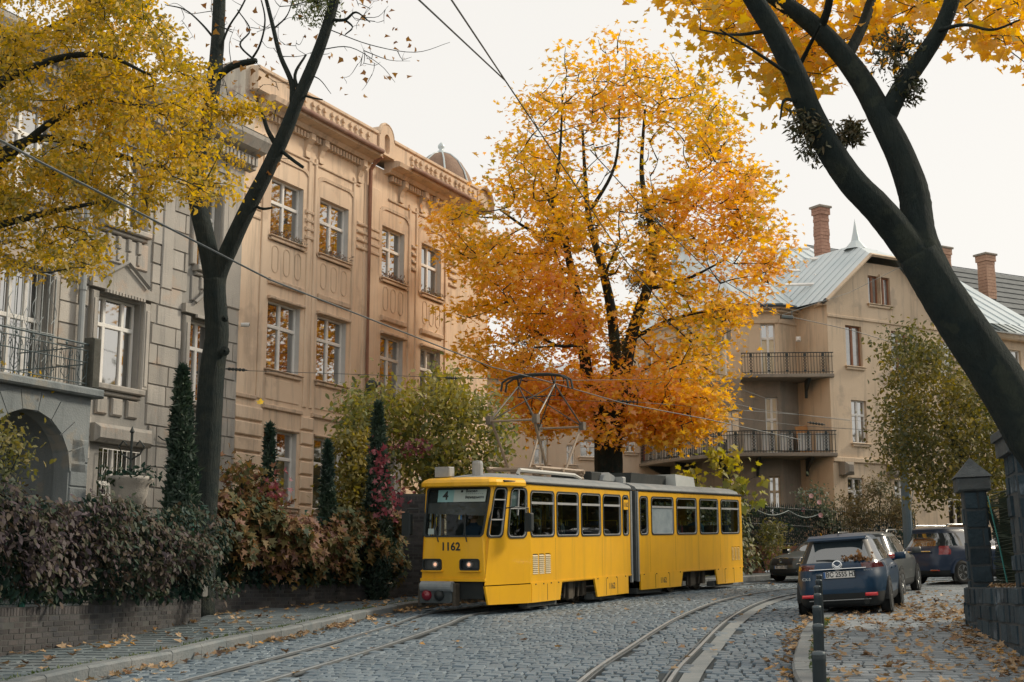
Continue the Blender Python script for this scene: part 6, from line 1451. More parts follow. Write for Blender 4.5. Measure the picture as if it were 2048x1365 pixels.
# ---- dark sedan coming towards the camera
m_dk = carpaint('dark_grey_paint', (.05, .062, .062), (.06, .072, .07))
ck = thing('car', 'dark grey sedan facing the camera on the street behind the blue car', 'car')
L = 4.5
lvs = [(.18, L-.25, .2, .78, 3.6, 5), (.26, L-.04, .05, .85, 3.6, 5), (.45, L, 0, .885, 3.4, 5), (.62, L-.02, .02, .895, 3.2, 4.6), (.76, L-.14, .08, .89, 3.0, 4.4), (.84, L-.45, .15, .87, 2.9, 4.2), (.95, 3.25, .75, .83, 3, 3.6), (1.0, 3.1, .95, .80, 3, 3.6), (1.2, 2.75, 1.15, .71, 3.4, 3.6), (1.37, 2.3, 1.45, .60, 3.4, 3.6), (1.42, 2.05, 1.65, .5, 3, 3), (1.45, 1.8, 1.8, .2, 3, 3)]
def extk(x, y, z, th):
    a = min(th, 360-th)
    if .645 < z < .77 and 30 < a < 52: return 'headlight%d' % (0 if th < 180 else 1)
    if .56 < z < .76 and a < 19: return 'grille'
    if .27 < z < .42 and a < 26: return 'lower_grille'
def clsk(x, y, z, th, zz):
    e = extk(x, y, z, th)
    if e: return e
    if .98 < z < 1.36:
        a = min(th, 360-th)
        if a < 60: return 'windscreen'
        if a > 128: return 'rear_window'
        if abs(y-2.0) < .05: return 'pillar'
        return 'side_window%d%d' % (th < 180, y > 2.0)
    return 'body'
car_body(ck, lvs, clsk, dict(mt, body=m_dk, headlight=M('headlight_glass', (.62, .60, .55), (.85, .78, .66), 14, .08, coat=1.0), grille=m_clad, lower_grille=m_clad))
m_wsk = M('bright_screen', (.30, .34, .35), None, rough=.05, spec=1.0)
plate(ck, 'ВС 1293 НІ', 0, L-.005, .47, .5, .11, back=False)
b = MB(); b.tube([(-.3, L-.05, .755), (0, L-.0, .77), (.3, L-.05, .755)], .02, 5); b.tube([(-.3, L-.05, .575), (0, L+.0, .56), (.3, L-.05, .575)], .016, 5); b.lathe([(0, .012), (.05, .008), (.055, 0)], 12, (0, L+.0, .67), 'y'); b.build('grille_trim', m_chrome, ck)
for s in (1, -1):
    b = MB(); b.box(s*.62-.09, s*.62+.09, L-.22, L-.1, .3, .38, ch=.02); b.build('fog_light', m_chrome, ck)
    for y in (.85, 3.55): arch(ck, s*.885, y, .31, s, m_dk); wheel(ck, s*.895, y, .31, s)
    mirror(ck, s*.85, 2.85, .98, s, m_dk)
place(ck, (12.1, 48.4), 228, up=.03)
# ================================================================== trees and shrubs
m_bark = M('dark_bark', (.014, .028, .029), (.042, .052, .046), 3.5, .95, 1.0, 26, streak=(.012, .02, .02, .8), bark=1.0, stain=(.06, .068, .05, .5, 2.2))
m_barkm = M('mossy_bark', (.010, .023, .025), (.03, .042, .036), 3, .95, 1.0, 22, streak=(.006, .012, .012, .8), bark=1.65, stain=(.05, .062, .045, .6, 2.0))
m_mist = leafm('mistletoe_leaves', [(.03, .045, .02), (.05, .06, .025), (.09, .08, .03)], .25)
def Pl(pts): return [P(u, v, y) for u, v, y in pts]
def mistletoe(label, u, v, Y, r, n=700, mat=None):
    c = P(u, v, Y); t = thing('mistletoe', label, 'mistletoe', c)
    d = np.random.normal(size=(n, 3)); d /= np.linalg.norm(d, axis=1)[:, None]; q = np.array(c)+d*(r*(np.random.rand(n)**.45))[:, None]*np.array([1, 1, 1.05])
    foliage('foliage', t, q, 'spray', .085, mat or m_mist, flat=.1, nrm=d)
    b = MB()
    for k in range(24): e = Vector(d[k])*r*.85; b.tube([c, c+e*.5+Vector((0, 0, .03)), c+e], .008, 3, caps=False)
    b.build('twigs', m_bark, t)
# ---- orange maple behind the tram
YM = 45.0
mp = thing('maple_tree', 'large orange maple with three dark stems standing behind the tram', 'tree', (P(1215, 950, YM).x, YM, gz(YM)))
sk = Skel()
base = G(1217, 1150, 0); base = Vector((P(1217, 1000, YM).x, YM, gz(YM)-.1))
sk.add([base, P(1213, 1010, YM), P(1217, 950, YM), P(1216, 880, YM)], .50, .46, 14)
sk.add(Pl([(1214, 905, YM), (1195, 820, YM), (1176, 760, YM), (1168, 700, YM), (1160, 620, YM-.3), (1140, 530, YM-.8), (1128, 470, YM-1.2), (1105, 415, YM-1.6), (1080, 360, YM-1.8)]), .27, .05, 10)
sk.add(Pl([(1217, 900, YM), (1228, 800, YM), (1232, 730, YM+.2), (1222, 620, YM+.4), (1205, 540, YM+.5), (1180, 450, YM+.6), (1172, 380, YM+.8), (1165, 260, YM+.9)]), .27, .045, 10)
sk.add(Pl([(1222, 900, YM), (1246, 810, YM), (1254, 720, YM-.2), (1272, 640, YM-.3), (1300, 560, YM-.4), (1306, 480, YM-.2), (1290, 400, YM), (1283, 330, YM+.2), (1290, 220, YM+.2)]), .28, .045, 10)
for q in ([(1168, 690, YM), (1110, 690, YM-1), (1060, 650, YM-1.6)], [(1150, 560, YM-.6), (1080, 560, YM+.8), (1010, 520, YM+1.2)], [(1130, 480, YM-1), (1060, 460, YM-1.5), (1000, 420, YM-1.8)], [(1290, 580, YM-.3), (1370, 560, YM-1), (1450, 520, YM-1.2)],
          [(1262, 680, YM-.2), (1340, 640, YM-1.2), (1430, 620, YM-1.8)], [(1250, 760, YM), (1330, 720, YM+.5), (1420, 710, YM+1)], [(1305, 500, YM), (1370, 430, YM+.4), (1430, 370, YM+.6)], [(1225, 640, YM), (1210, 560, YM-2), (1240, 480, YM-3)],
          [(1185, 790, YM), (1120, 790, YM-1), (1050, 800, YM-1.8)], [(1250, 790, YM), (1300, 800, YM-1.5), (1380, 830, YM-2.2)], [(1176, 430, YM+.6), (1230, 330, YM+.4), (1240, 200, YM+.2)], [(1105, 410, YM-1.4), (1120, 300, YM-1), (1125, 190, YM-.6)]):
    sk.add(Pl(q), .075, .03, 6)
crown = [(1010, 330), (1060, 200), (1130, 110), (1230, 100), (1330, 125), (1420, 160), (1480, 230), (1515, 330), (1540, 430), (1570, 500), (1555, 560), (1500, 640), (1450, 710), (1460, 770), (1425, 850), (1375, 895), (1300, 880), (1255, 840), (1180, 800), (1140, 850), (1080, 870), (1030, 800), (990, 760), (930, 720), (890, 650), (905, 590), (880, 520), (885, 440), (930, 380), (985, 360)]
tg = []; void = [(random.uniform(900, 1540), random.uniform(150, 850), random.uniform(20, 58)) for _ in range(58)]
for u, v in inpoly(crown, 2600):
    if any((u-a)**2+(v-b_)**2 < r*r for a, b_, r in void) and random.random() < .85: continue
    if v < 360 and random.random() < (360-v)/330*.95: continue
    ru = 1-((u-1215)/360)**2; rv = 1-((v-490)/400)**2; dep = 5.0*math.sqrt(max(.04, min(ru, rv))); tg.append(tuple(P(u, v, YM+random.uniform(-dep, dep))))
    if len(tg) >= 980: break
for pl_2, n2 in (([(1030, 750), (1180, 780), (1185, 850), (1130, 850), (1070, 880)], 46), ([(1185, 815), (1262, 825), (1255, 885), (1200, 885)], 14), ([(1262, 790), (1440, 780), (1420, 850), (1370, 895), (1290, 890)], 52)):
    for u, v in inpoly(pl_2, n2): tg.append(tuple(P(u, v, YM+random.uniform(-3.2, 1.5))))
for u0, v0, v1 in ((1128, 95, 260), (1165, 130, 250), (1205, 80, 240), (1243, 60, 230), (1290, 120, 240), (1335, 105, 250), (1392, 150, 270), (1060, 190, 300), (1440, 200, 300)):
    for k in range(9): f = k/8; tg.append(tuple(P(u0+random.gauss(0, 7+14*f), v0+(v1-v0)*f, YM+random.gauss(0, .7+f))))
sk.reach(tg, .03, .12, .007, .15)
sk.limb.build('trunk', m_bark, mp, True); sk.twig.build('branches', m_bark, mp)
m_maple = leafm('orange_maple_leaves', [(.42, .37, .03), (.70, .45, .03), (.86, .51, .03), (.90, .53, .045), (.90, .50, .10), (.86, .46, .22)], .62, .22)
C = []; NN = []
for t in tg:
    hz = (t[2]-2)/17; n = int(random.uniform(26, 54)*(1.0 if hz < .75 else .55))
    for _ in range(n): C.append((t[0]+random.gauss(0, .42), t[1]+random.gauss(0, .42), t[2]+random.gauss(0, .17))); NN.append((random.gauss(0, .5), random.gauss(0, .5)-.25, 1))
foliage('crown', mp, C, 'five', .17, m_maple, nrm=np.array(NN), flat=.7, droop=.35)
for k, (u, v, r) in enumerate(((1105, 470, .55), (1060, 690, .75), (1300, 440, .5), (1275, 560, .45), (1235, 690, .45))):
    mistletoe('mistletoe ball %s' % ('low on the left stem of the orange maple', 'large and dark at the lower left of the orange maple', 'high on the right stem of the orange maple', 'halfway up the right stem of the orange maple', 'in the middle of the orange maple')[(0, 1, 2, 3, 4)[k]], u, v, YM-1.5, r, 900)
# ---- leaning tree on the right
YR_ = 17.5
rt = thing('leaning_tree', 'big dark leaning trunk forking upwards behind the stone pillars at right', 'tree', (P(2160, 1050, YR_).x, YR_, gz(YR_)))
sk = Skel()
sk.add([Vector((P(2175, 1120, YR_).x, YR_, gz(YR_)-.2))]+Pl([(2120, 980, YR_), (2058, 860, YR_), (1998, 760, YR_), (1930, 660, YR_), (1878, 580, YR_), (1836, 510, YR_)]), .37, .262, 22, sub=8)
sk.add(Pl([(1905, 615, YR_), (1868, 560, YR_), (1812, 487, YR_), (1758, 420, YR_-.1), (1705, 365, YR_-.2), (1660, 300, YR_-.3), (1620, 225, YR_-.4), (1590, 150, YR_-.5), (1545, 60, YR_-.6), (1495, -20, YR_-.7), (1440, -120, YR_-.8)]), .24, .11, 16, sub=8)
sk.add(Pl([(1905, 615, YR_), (1866, 545, YR_), (1838, 470, YR_+.1), (1828, 390, YR_+.2), (1800, 310, YR_+.3), (1765, 240, YR_+.4), (1728, 170, YR_+.5), (1680, 105, YR_+.6), (1620, 45, YR_+.6), (1550, -5, YR_+.6), (1480, -60, YR_+.6)]), .25, .10, 16, sub=8)
sk.add(Pl([(1768, 245, YR_+.4), (1800, 180, YR_+.3), (1845, 115, YR_+.2), (1885, 50, YR_+.1), (1910, -20, YR_), (1930, -110, YR_)]), .14, .09, 12, sub=8)
sk.add(Pl([(1690, 120, YR_+.6), (1722, 60, YR_+.8), (1745, -10, YR_+1), (1755, -80, YR_+1)]), .085, .06, 10); sk.add(Pl([(1640, 60, YR_+.6), (1655, 20, YR_+.3), (1665, -40, YR_)]), .065, .05, 8)
sk.add(Pl([(1610, 210, YR_-.4), (1570, 200, YR_-.6), (1560, 240, YR_-.7)]), .03, .012, 6); sk.add(Pl([(1590, 150, YR_), (1620, 90, YR_-.5), (1640, 50, YR_-1)]), .04, .02, 6)
sk.add(Pl([(1880, 60, YR_), (1930, 50, YR_-.3), (1985, 60, YR_-.5), (2040, 40, YR_-.6)]), .03, .012, 6)
sk.add(Pl([(1600, 165, YR_-.4), (1520, 110, YR_-1), (1440, 60, YR_-1.5)]), .03, .01, 6); sk.add(Pl([(1545, 60, YR_-.6), (1470, 70, YR_), (1400, 60, YR_+.5)]), .03, .01, 6)
tg = []
for poly, n in (([(1380, 20), (1480, -60), (1600, -60), (1640, 60), (1640, 170), (1600, 215), (1540, 190), (1470, 130), (1410, 90)], 130), ([(1640, -60), (2060, -60), (2060, 60), (1990, 90), (1900, 60), (1850, 40), (1790, 120), (1720, 110), (1660, 90)], 95), ([(1950, 40), (2100, 30), (2100, 150), (2040, 130), (1980, 100)], 22), ([(1200, -60), (1380, -60), (1400, 0), (1300, -10)], 14)):
    for u, v in inpoly(poly, n): tg.append(tuple(P(u, v, YR_+random.uniform(.5, 4.2))))
sk.reach(tg, .014, .15, .004, .1)
sk.limb.build('trunk', m_barkm, rt, True); sk.twig.build('branches', m_bark, rt)
C = []; NN = []
for t in tg:
    for _ in range(random.randint(10, 22)): C.append((t[0]+random.gauss(0, .22), t[1]+random.gauss(0, .22), t[2]+random.gauss(0, .13))); NN.append((random.gauss(0, .5), random.gauss(0, .5)-.3, 1))
m_maple2 = leafm('amber_maple_leaves', [(.55, .38, .03), (.76, .44, .025), (.84, .48, .03), (.82, .42, .05)], .6, .5)
foliage('crown', rt, C, 'maple', .15, m_maple2, nrm=np.array(NN), flat=.6, droop=.5, singles=300)
m_ivy = leafm('dark_ivy_leaves', [(.03, .045, .02), (.06, .065, .025), (.14, .09, .03)], .35)
for u, v, r, Y, lb in ((1640, 285, .32, YR_-.2, 'dark ivy clump halfway up the left limb of the leaning tree'), (1610, 250, .25, YR_-.4, 'small ivy tuft hanging left of the left limb of the leaning tree'), (1795, 105, .40, YR_+.3, 'dark ivy clump between the upper right limbs of the leaning tree'), (1700, 265, .2, YR_-.1, 'thin ivy tuft to the right of the left limb of the leaning tree'), (1815, 175, .24, YR_+.3, 'ivy tuft below the fork of the right limb of the leaning tree')):
    mistletoe(lb, u, v, Y, r, 520, m_ivy)
# ---- bare forked tree in front of the two houses
YL = 27.2
lt = thing('bare_tree', 'tall dark forked tree, nearly bare, in front of the joint of grey and ochre houses', 'tree', (P(404, 1100, YL).x, YL, gz(YL)))
sk = Skel()
sk.add([Vector((P(402, 1190, YL).x, YL, gz(YL)))]+Pl([(404, 1060, YL), (414, 900, YL), (420, 800, YL), (426, 730, YL), (434, 670, YL), (430, 600, YL), (429, 560, YL)]), .29, .22, 16, sub=8)
sk.add(Pl([(431, 640, YL), (427, 560, YL), (412, 480, YL), (396, 410, YL+.1), (391, 350, YL+.2), (408, 270, YL+.3), (424, 190, YL+.3), (434, 100, YL+.4), (438, 20, YL+.5), (440, -60, YL+.5)]), .21, .13, 12, sub=8)
sk.add(Pl([(431, 640, YL), (434, 560, YL), (462, 490, YL-.1), (497, 415, YL-.2), (533, 345, YL-.3), (568, 270, YL-.4), (596, 200, YL-.5), (630, 120, YL-.6), (655, 50, YL-.7), (680, -40, YL-.8)]), .20, .10, 12, sub=8)
tw = [([(425, 165, .3), (460, 135, .1), (495, 125, 0), (512, 122, -.1)], .085, .06), ([(585, 205, -.5), (583, 165, -.5), (560, 110, -.5), (545, 50, -.4), (530, -10, -.4)], .07, .04), ([(600, 190, -.5), (590, 150, -.5), (612, 110, -.4)], .05, .02),
      ([(552, 290, -.4), (535, 260, -.5), (524, 225, -.6), (512, 205, -.7)], .055, .025), ([(560, 300, -.4), (585, 320, -.5), (606, 335, -.6)], .045, .035), ([(505, 410, -.2), (525, 418, -.3), (545, 416, -.4)], .04, .02), ([(602, 190, -.5), (625, 196, -.6), (645, 200, -.7)], .03, .015),
      ([(618, 150, -.6), (640, 160, -.6), (662, 188, -.7)], .016, .006), ([(430, 130, .4), (455, 60, .2), (480, 20, 0), (500, -20, 0)], .03, .015), ([(438, 90, .4), (405, 50, .5), (370, 20, .6), (330, 10, .7)], .03, .01), ([(510, 122, -.1), (480, 90, 0), (500, 60, .2), (475, 20, .3)], .025, .012), ([(500, 124, 0), (520, 90, -.2), (530, 40, -.3), (520, -10, -.3)], .028, .014),
      ([(545, 60, -.4), (575, 30, -.4), (590, -20, -.3)], .02, .008), ([(660, 40, -.7), (690, 40, -.8), (712, 25, -.9), (740, 45, -1)], .04, .012), ([(690, 40, -.8), (705, 55, -.8), (690, 70, -.8)], .025, .012), ([(640, 100, -.6), (700, 95, -1), (760, 130, -1.3), (790, 165, -1.5)], .012, .004), ([(660, 60, -.6), (740, 90, -1), (830, 105, -1.2), (900, 85, -1.3)], .012, .004), ([(440, 150, .3), (395, 130, .2), (350, 120, 0)], .02, .008)]
for q, a, c in tw: sk.add(Pl([(u, v, YL+y) for u, v, y in q]), a, c, 6, sub=5)
b = MB()
for u, v, y, r in ((452, 705, 0, .10), (452, 640, -.2, .07)): p = P(u, v, YL+y-.12); b.lathe([(.02, -.16), (r, -.12), (r*.7, -.02), (.02, .04)], 10, (p.x, p.y, p.z), 'y')
b.build('knot', m_bark, lt)
tg = []
for u, v in inpoly([(330, -40), (760, -40), (830, 120), (720, 210), (620, 130), (520, 190), (430, 230), (340, 100)], 110): tg.append(tuple(P(u, v, YL+random.uniform(-1.6, 1.6))))
for u, v in inpoly([(430, 170), (560, 160), (560, 330), (480, 300)], 14): tg.append(tuple(P(u, v, YL+random.uniform(-1.0, .6))))
sk.reach(tg, .012, .22, .003, .2)
sk.limb.build('trunk', m_bark, lt, True); sk.twig.build('twigs', m_bark, lt)
C = [(t[0]+random.gauss(0, .25), t[1]+random.gauss(0, .25), t[2]+random.gauss(0, .25)) for t in tg for _ in range(random.choice((0, 1, 2, 3)))]
foliage('last_leaves', lt, C, 'three', .12, leafm('last_brown_leaves', [(.20, .09, .04), (.32, .16, .05), (.45, .25, .06)], .3), flat=.2)
mistletoe('green mistletoe ball at the top of the right limb of the bare tree', 632, 5, YL-.7, .55, 1100, leafm('mistletoe_green', [(.06, .10, .03), (.12, .15, .04), (.20, .20, .05)], .3))
# ---- yellow tree hanging in from the left
YY = 22.5
yt = thing('yellow_tree', 'yellow green small leaved tree spreading in from the left over the grey house', 'tree', (-13.5, 23, gz(23)))
sk = Skel(); tb = Vector((-13.5, 23, gz(23)-.1))
sk.add([tb, tb+Vector((.1, 0, 2.5)), tb+Vector((.5, .1, 5.5))], .38, .27, 12)
f0 = tb+Vector((.5, .1, 5.3))
for q in ([(-120, 420, YY), (0, 330, YY), (110, 240, YY-.3), (220, 200, YY-.6), (330, 230, YY-.8)], [(-150, 300, YY), (-30, 150, YY+.5), (90, 60, YY+.8), (210, 10, YY+1)], [(-120, 480, YY), (0, 450, YY-.5), (120, 420, YY-1), (230, 400, YY-1.3)], [(-100, 380, YY+.5), (60, 280, YY+1), (200, 300, YY+1.2), (330, 340, YY+1.3), (430, 360, YY+1.2)], [(-160, 240, YY), (-60, 60, YY-.6), (40, -30, YY-1)], [(-60, 220, YY-.4), (80, 130, YY-1), (200, 110, YY-1.4), (300, 150, YY-1.6)]):
    sk.add([f0]+Pl(q), .11, .02, 7, sub=6)
tg = []
reg = [(-60, -60), (310, -60), (330, 40), (360, 110), (420, 190), (455, 260), (470, 320), (465, 380), (430, 400), (400, 400), (370, 390), (330, 350), (290, 430), (275, 450), (235, 380), (215, 480), (195, 530), (150, 545), (110, 565), (60, 545), (0, 540), (-60, 540)]
vd = [(random.uniform(0, 450), random.uniform(0, 540), random.uniform(12, 34)) for _ in range(44)]
for u, v in inpoly(reg, 1250):
    if any((u-a)**2+(v-c)**2 < r*r for a, c, r in vd): continue
    if random.random() < .55*max(0, min(1, (u-260)/180))*(v > 200)+.5*(v > 420): continue
    tg.append(tuple(P(u, v, YY+random.uniform(-2.2, 2.6))))
for u, v in inpoly([(410, 215), (520, 205), (525, 235), (420, 245)], 16): tg.append(tuple(P(u, v, YY+random.uniform(-.4, .4))))
sk.reach(tg, .016, .2, .004, .1)
sk.limb.build('trunk', m_bark, yt, True); sk.twig.build('branches', m_bark, yt)
C = []; NN = []
for t in tg:
    L_ = Vector((random.gauss(0, 1), random.gauss(0, 1), -.35)).normalized()
    for _ in range(random.randint(34, 62)):
        k = random.uniform(-.38, .38); C.append((t[0]+L_.x*k+random.gauss(0, .09), t[1]+L_.y*k+random.gauss(0, .09), t[2]+L_.z*k+random.gauss(0, .08))); NN.append((random.gauss(0, .6), random.gauss(0, .6)-.2, 1))
m_yleaf = leafm('yellow_green_leaves', [(.19, .17, .02), (.40, .29, .02), (.70, .45, .02), (.90, .60, .05)], .55, .45)
foliage('crown', yt, C, 'oval', .085, m_yleaf, nrm=np.array(NN), flat=.5, droop=.4)
for poly, Yb, nm, lb, cat, mt_, n, sz, knd, baseuv in (
    ([(690, 800), (760, 770), (830, 790), (870, 745), (940, 770), (975, 800), (1020, 860), (1010, 930), (930, 960), (860, 1010), (850, 1060), (830, 980), (790, 920), (700, 860)], 37, 'yellow_shrub', 'big yellow green shrub between the ochre house and the tram front', 'shrub', leafm('yellow_shrub_leaves', [(.08, .13, .05), (.17, .19, .05), (.30, .27, .05), (.42, .34, .05)], .45, .5), 170, .15, 'oval', (880, 1080)),
    ([(680, 860), (740, 880), (740, 960), (770, 1030), (690, 1040), (660, 990)], 35, 'yellow_shrub', 'yellow leafed shrub between the two middle slim cypresses', 'shrub', leafm('gold_shrub_leaves', [(.14, .15, .04), (.30, .24, .04), (.42, .32, .05)], .45, .6), 80, .13, 'oval', (710, 1060)),
    ([(1760, 690), (1830, 660), (1880, 700), (1920, 760), (1990, 800), (2040, 830), (2040, 960), (1990, 1000), (1900, 1010), (1830, 980), (1780, 930), (1750, 860), (1790, 780)], 41, 'shade_tree', 'dense olive green tree behind the stone pillar and the leaning trunk', 'tree', leafm('olive_tree_leaves', [(.05, .065, .015), (.10, .10, .02), (.19, .16, .025), (.34, .25, .03)], .4, .6), 330, .13, 'oval', (2035, 1150)),
    ([(1500, 1060), (1560, 1050), (1575, 1120), (1500, 1125)], 51.5, 'fence_shrub', 'thin green and yellow shrub growing against the iron fence behind the tram', 'shrub', leafm('fence_shrub_leaves', [(.06, .08, .02), (.14, .14, .03), (.24, .19, .04)], .4, .8), 44, .16, 'spray', (1535, 1140)),
    ([(1600, 985), (1640, 975), (1680, 1000), (1690, 1050), (1610, 1050)], 55, 'rose_bush', 'grey green rose bush with small pink blooms before the corner house', 'bush', leafm('rose_leaves', [(.06, .09, .06), (.12, .15, .09), (.17, .18, .10)], .35, .8), 40, .14, 'oval', (1645, 1080)),
    ([(1680, 1000), (1720, 985), (1765, 950), (1800, 980), (1820, 1020), (1800, 1050), (1690, 1050)], 54, 'garden_shrub', 'loose brown green shrub against the corner house above the parked cars', 'shrub', leafm('brown_shrub_leaves', [(.07, .08, .04), (.16, .13, .05), (.26, .18, .08)], .35, .8), 70, .15, 'spray', (1750, 1090)),
    ([(1350, 930), (1385, 920), (1400, 950), (1390, 985), (1355, 975)], 47.8, 'maple_sapling', 'small sprig of yellow green maple leaves above the tram roof', 'sapling', leafm('sapling_leaves', [(.17, .20, .04), (.36, .34, .05), (.52, .42, .05)], .5, .9), 12, .26, 'maple', (1375, 1100)),
    ([(1410, 900), (1440, 890), (1490, 930), (1525, 960), (1520, 1010), (1470, 990), (1440, 970), (1415, 930)], 47.8, 'maple_sapling', 'taller yellow green maple sapling above the rear of the tram', 'sapling', MATS['sapling_leaves'], 30, .28, 'maple', (1475, 1110)),
    ([(470, 930), (530, 950), (560, 1000), (480, 1030)], 29.5, 'garden_shrub', 'small rust coloured shrub under the first ground floor window of the ochre house', 'shrub', m_red, 26, .13, 'five', (510, 1070)),
    ([(0, 770), (60, 770), (70, 790), (10, 800)], 29.5, 'balcony_plant', 'yellow green trailing plant on the edge of the arched porch balcony', 'plant', m_yleaf, 12, .1, 'oval', (35, 790)),
    ([(-20, 850), (30, 870), (50, 910), (20, 945), (-20, 960)], 20.5, 'garden_shrub', 'yellow green twigs at the left edge before the arched porch', 'shrub', MATS['fence_shrub_leaves'], 22, .09, 'oval', (-60, 1080))):
    g0 = P(baseuv[0], baseuv[1], Yb); g0.z = max(g0.z if nm == 'balcony_plant' else -9, gz(Yb)) if nm != 'balcony_plant' else g0.z
    t = thing(nm, lb, cat, g0); sk = Skel(); cu = sum(p[0] for p in poly)/len(poly); cv = sum(p[1] for p in poly)/len(poly); top = P(cu, cv, Yb)
    r0 = .16 if nm == 'shade_tree' else .03
    if nm == 'shade_tree': sk.add([g0, g0.lerp(top, .5)+Vector((.2, 0, 0)), top], r0, r0*.4, 8)
    else:
        for k in range(4): e = P(*random.choice(poly), Yb+random.uniform(-.5, .5)); sk.add([g0, g0.lerp(e, .5)+Vector((random.gauss(0, .15), random.gauss(0, .15), .2)), e.lerp(top, .3)], r0, r0*.4, 5)
    dep = 2.4 if nm == 'shade_tree' else (1.3 if Yb > 34 and n > 100 else .6)
    tg = [tuple(P(u, v, Yb+random.uniform(-dep, dep))) for u, v in inpoly(poly, n)]
    sk.reach(tg, .012, .2, .004, .1); sk.limb.build('stem', m_bark, t); sk.twig.build('twigs', m_bark, t)
    sp = .28 if n > 100 else .2; C = []; NN = []
    for q in tg:
        for _ in range(random.randint(34, 70) if n > 60 else (random.randint(4, 7) if knd == 'maple' else random.randint(18, 34))): C.append(tuple(q[i]+random.gauss(0, sp) for i in range(3))); NN.append((random.gauss(0, .6), random.gauss(0, .6)-.4, .9))
    foliage('crown' if cat == 'tree' else 'foliage', t, C, knd, sz, mt_, nrm=np.array(NN), flat=.5, droop=.5)
    if nm == 'rose_bush':
        for u, v in ((1622, 992), (1638, 1005), (1641, 1031), (1606, 1020)):
            p = P(u, v, Yb-.7); b = MB()
            for k in range(9): q = k*.7; b.add([p, p+Vector((.09*math.cos(q), -.02, .09*math.sin(q))), p+Vector((.1*math.cos(q+.7), -.05, .1*math.sin(q+.7)))], [(0, 1, 2)])
            b.build('bloom', M('pink_petals', (.72, .36, .40), (.78, .55, .55), 6, .7), t)
# red creeper strand climbing the tall cypress and in the shrub
m_vine = leafm('crimson_vine', [(.16, .03, .05), (.26, .06, .08), (.30, .10, .11)], .3, .8)
def vine(label, pts, Y, n, spread=.12):
    q = spline(Pl([(u, v, Y+random.uniform(-.1, .1)) for u, v in pts]), 8); t = thing('red_vine', label, 'vine', q[0])
    b = MB(); b.tube(q, .01, 4); b.build('stem', m_bark, t)
    C = [tuple(random.choice(q)+Vector((random.gauss(0, spread), random.gauss(0, spread*.6)-.1, random.gauss(0, spread)))) for _ in range(n)]
    foliage('foliage', t, C, 'five', .11, m_vine, flat=.3)
# ---- slim cypresses
m_thuja = leafm('cypress_sprays', [(.012, .035, .026), (.025, .055, .035), (.05, .085, .045)], .15, 1.5)
def cypress(label, u, vt, vb, wpx, Y, n):
    tip, bot = P(u, vt, Y), P(u, vb, Y); r0 = wpx/2/FPX*Y; z0 = gz(Y); H = tip.z-z0
    t = thing('cypress', label, 'cypress', (bot.x, Y, z0)); b = MB(); b.tube([(bot.x, Y, z0), (bot.x, Y, tip.z-.2)], [.07, .01], 6); b.build('trunk', m_bark, t)
    C = []; NN = []
    for _ in range(n):
        f = random.random()**.8; q = random.random()*2*math.pi; env = (1-f)**.62*min(1, .45+f*2.6)*1.02
        lump = 1+.16*math.sin(q*3+f*23)+.12*math.sin(q*5-f*41); r = r0*env*lump*(random.uniform(.7, 1.05))
        C.append((bot.x+(tip.x-bot.x)*f+r*math.cos(q), Y+r*math.sin(q), z0+H*f)); NN.append((math.cos(q), math.sin(q), .3))
    V = np.array(NN); o = foliage('foliage', t, C, 'spray', .12, m_thuja, nrm=V, flat=.25, droop=-.7)
cypress('tallest wide dark green cypress in front of the bare forked trunk', 366, 738, 1045, 84, 25.9, 14000)
cypress('slim dark cypress beside the first ground floor window of the ochre house', 540, 853, 1030, 44, 30, 7000)
cypress('slim dark cypress before the second ground floor window of the ochre house', 656, 888, 1045, 44, 31.5, 7000)
cypress('tall dark cypress with a crimson vine nearest the tram', 757, 808, 1035, 66, 32.4, 9500)
vine('crimson vine strand climbing the cypress nearest the tram', [(765, 1030), (758, 990), (762, 950), (754, 930), (772, 915), (745, 900)], 31.6, 110, .09)
vine('short crimson vine hanging in the yellow green shrub', [(800, 900), (825, 893), (850, 900), (840, 885)], 35.4, 70, .12)
vine('crimson vine tangled beside the tall cypress', [(780, 1030), (800, 990), (775, 975)], 31.8, 60, .14)
vine('crimson vine on the slim cypress by the first ground floor window', [(530, 1030), (545, 990), (560, 975)], 29.3, 60, .16)
# ================================================================== stone gate pillars and wall on the right
m_stone = M('dark_rough_stone', (.018, .036, .048), (.045, .07, .09), 1.6, .95, .8, 12, obj_var=.25, stain=(.17, .21, .25, .6, 1.4))
m_stonem = M('dark_stone_mortar', (.05, .062, .07), (.08, .09, .095), 4, .95, .5, 20)
m_cap = M('cap_stone', (.05, .06, .066), (.10, .115, .12), 2, .9, .5, 18)
def stone_face(ms, A, B, z0f, z1, row, wid, out=.02):
    d = B-A; L = d.length; t = d.normalized(); nrm = Vector((t.y, -t.x, 0)); z = z1; k = 0
    while z > min(z0f(A.y), z0f(B.y)):
        h = row*random.uniform(.85, 1.15); u = -random.random()*wid*.5
        while u < L:
            w_ = wid*random.uniform(.7, 1.35); a, c = max(u, 0), min(u+w_, L); u += w_
            if c-a < .07: continue
            o = A+t*((a+c)/2)+nrm*(out+random.gauss(0, .012)); o.z = z-h/2
            if o.z > z0f(o.y)-.1: ms.append(axes(o, t*(c-a-.018), Vector((0, 0, h-.018)), nrm*.09))
        z -= h; k += 1
lw = thing('stone_wall', 'low rough dark stone wall under the gate pillars along the right pavement', 'wall', (8, 23.8, gz(23.8)))
pts = [(8.32, 25.6), (7.92, 24.4), (7.70, 23.2), (7.32, 21.1), (6.90, 18.96), (6.3, 16.2), (5.7, 13.6)]; b = MB(); ms = []
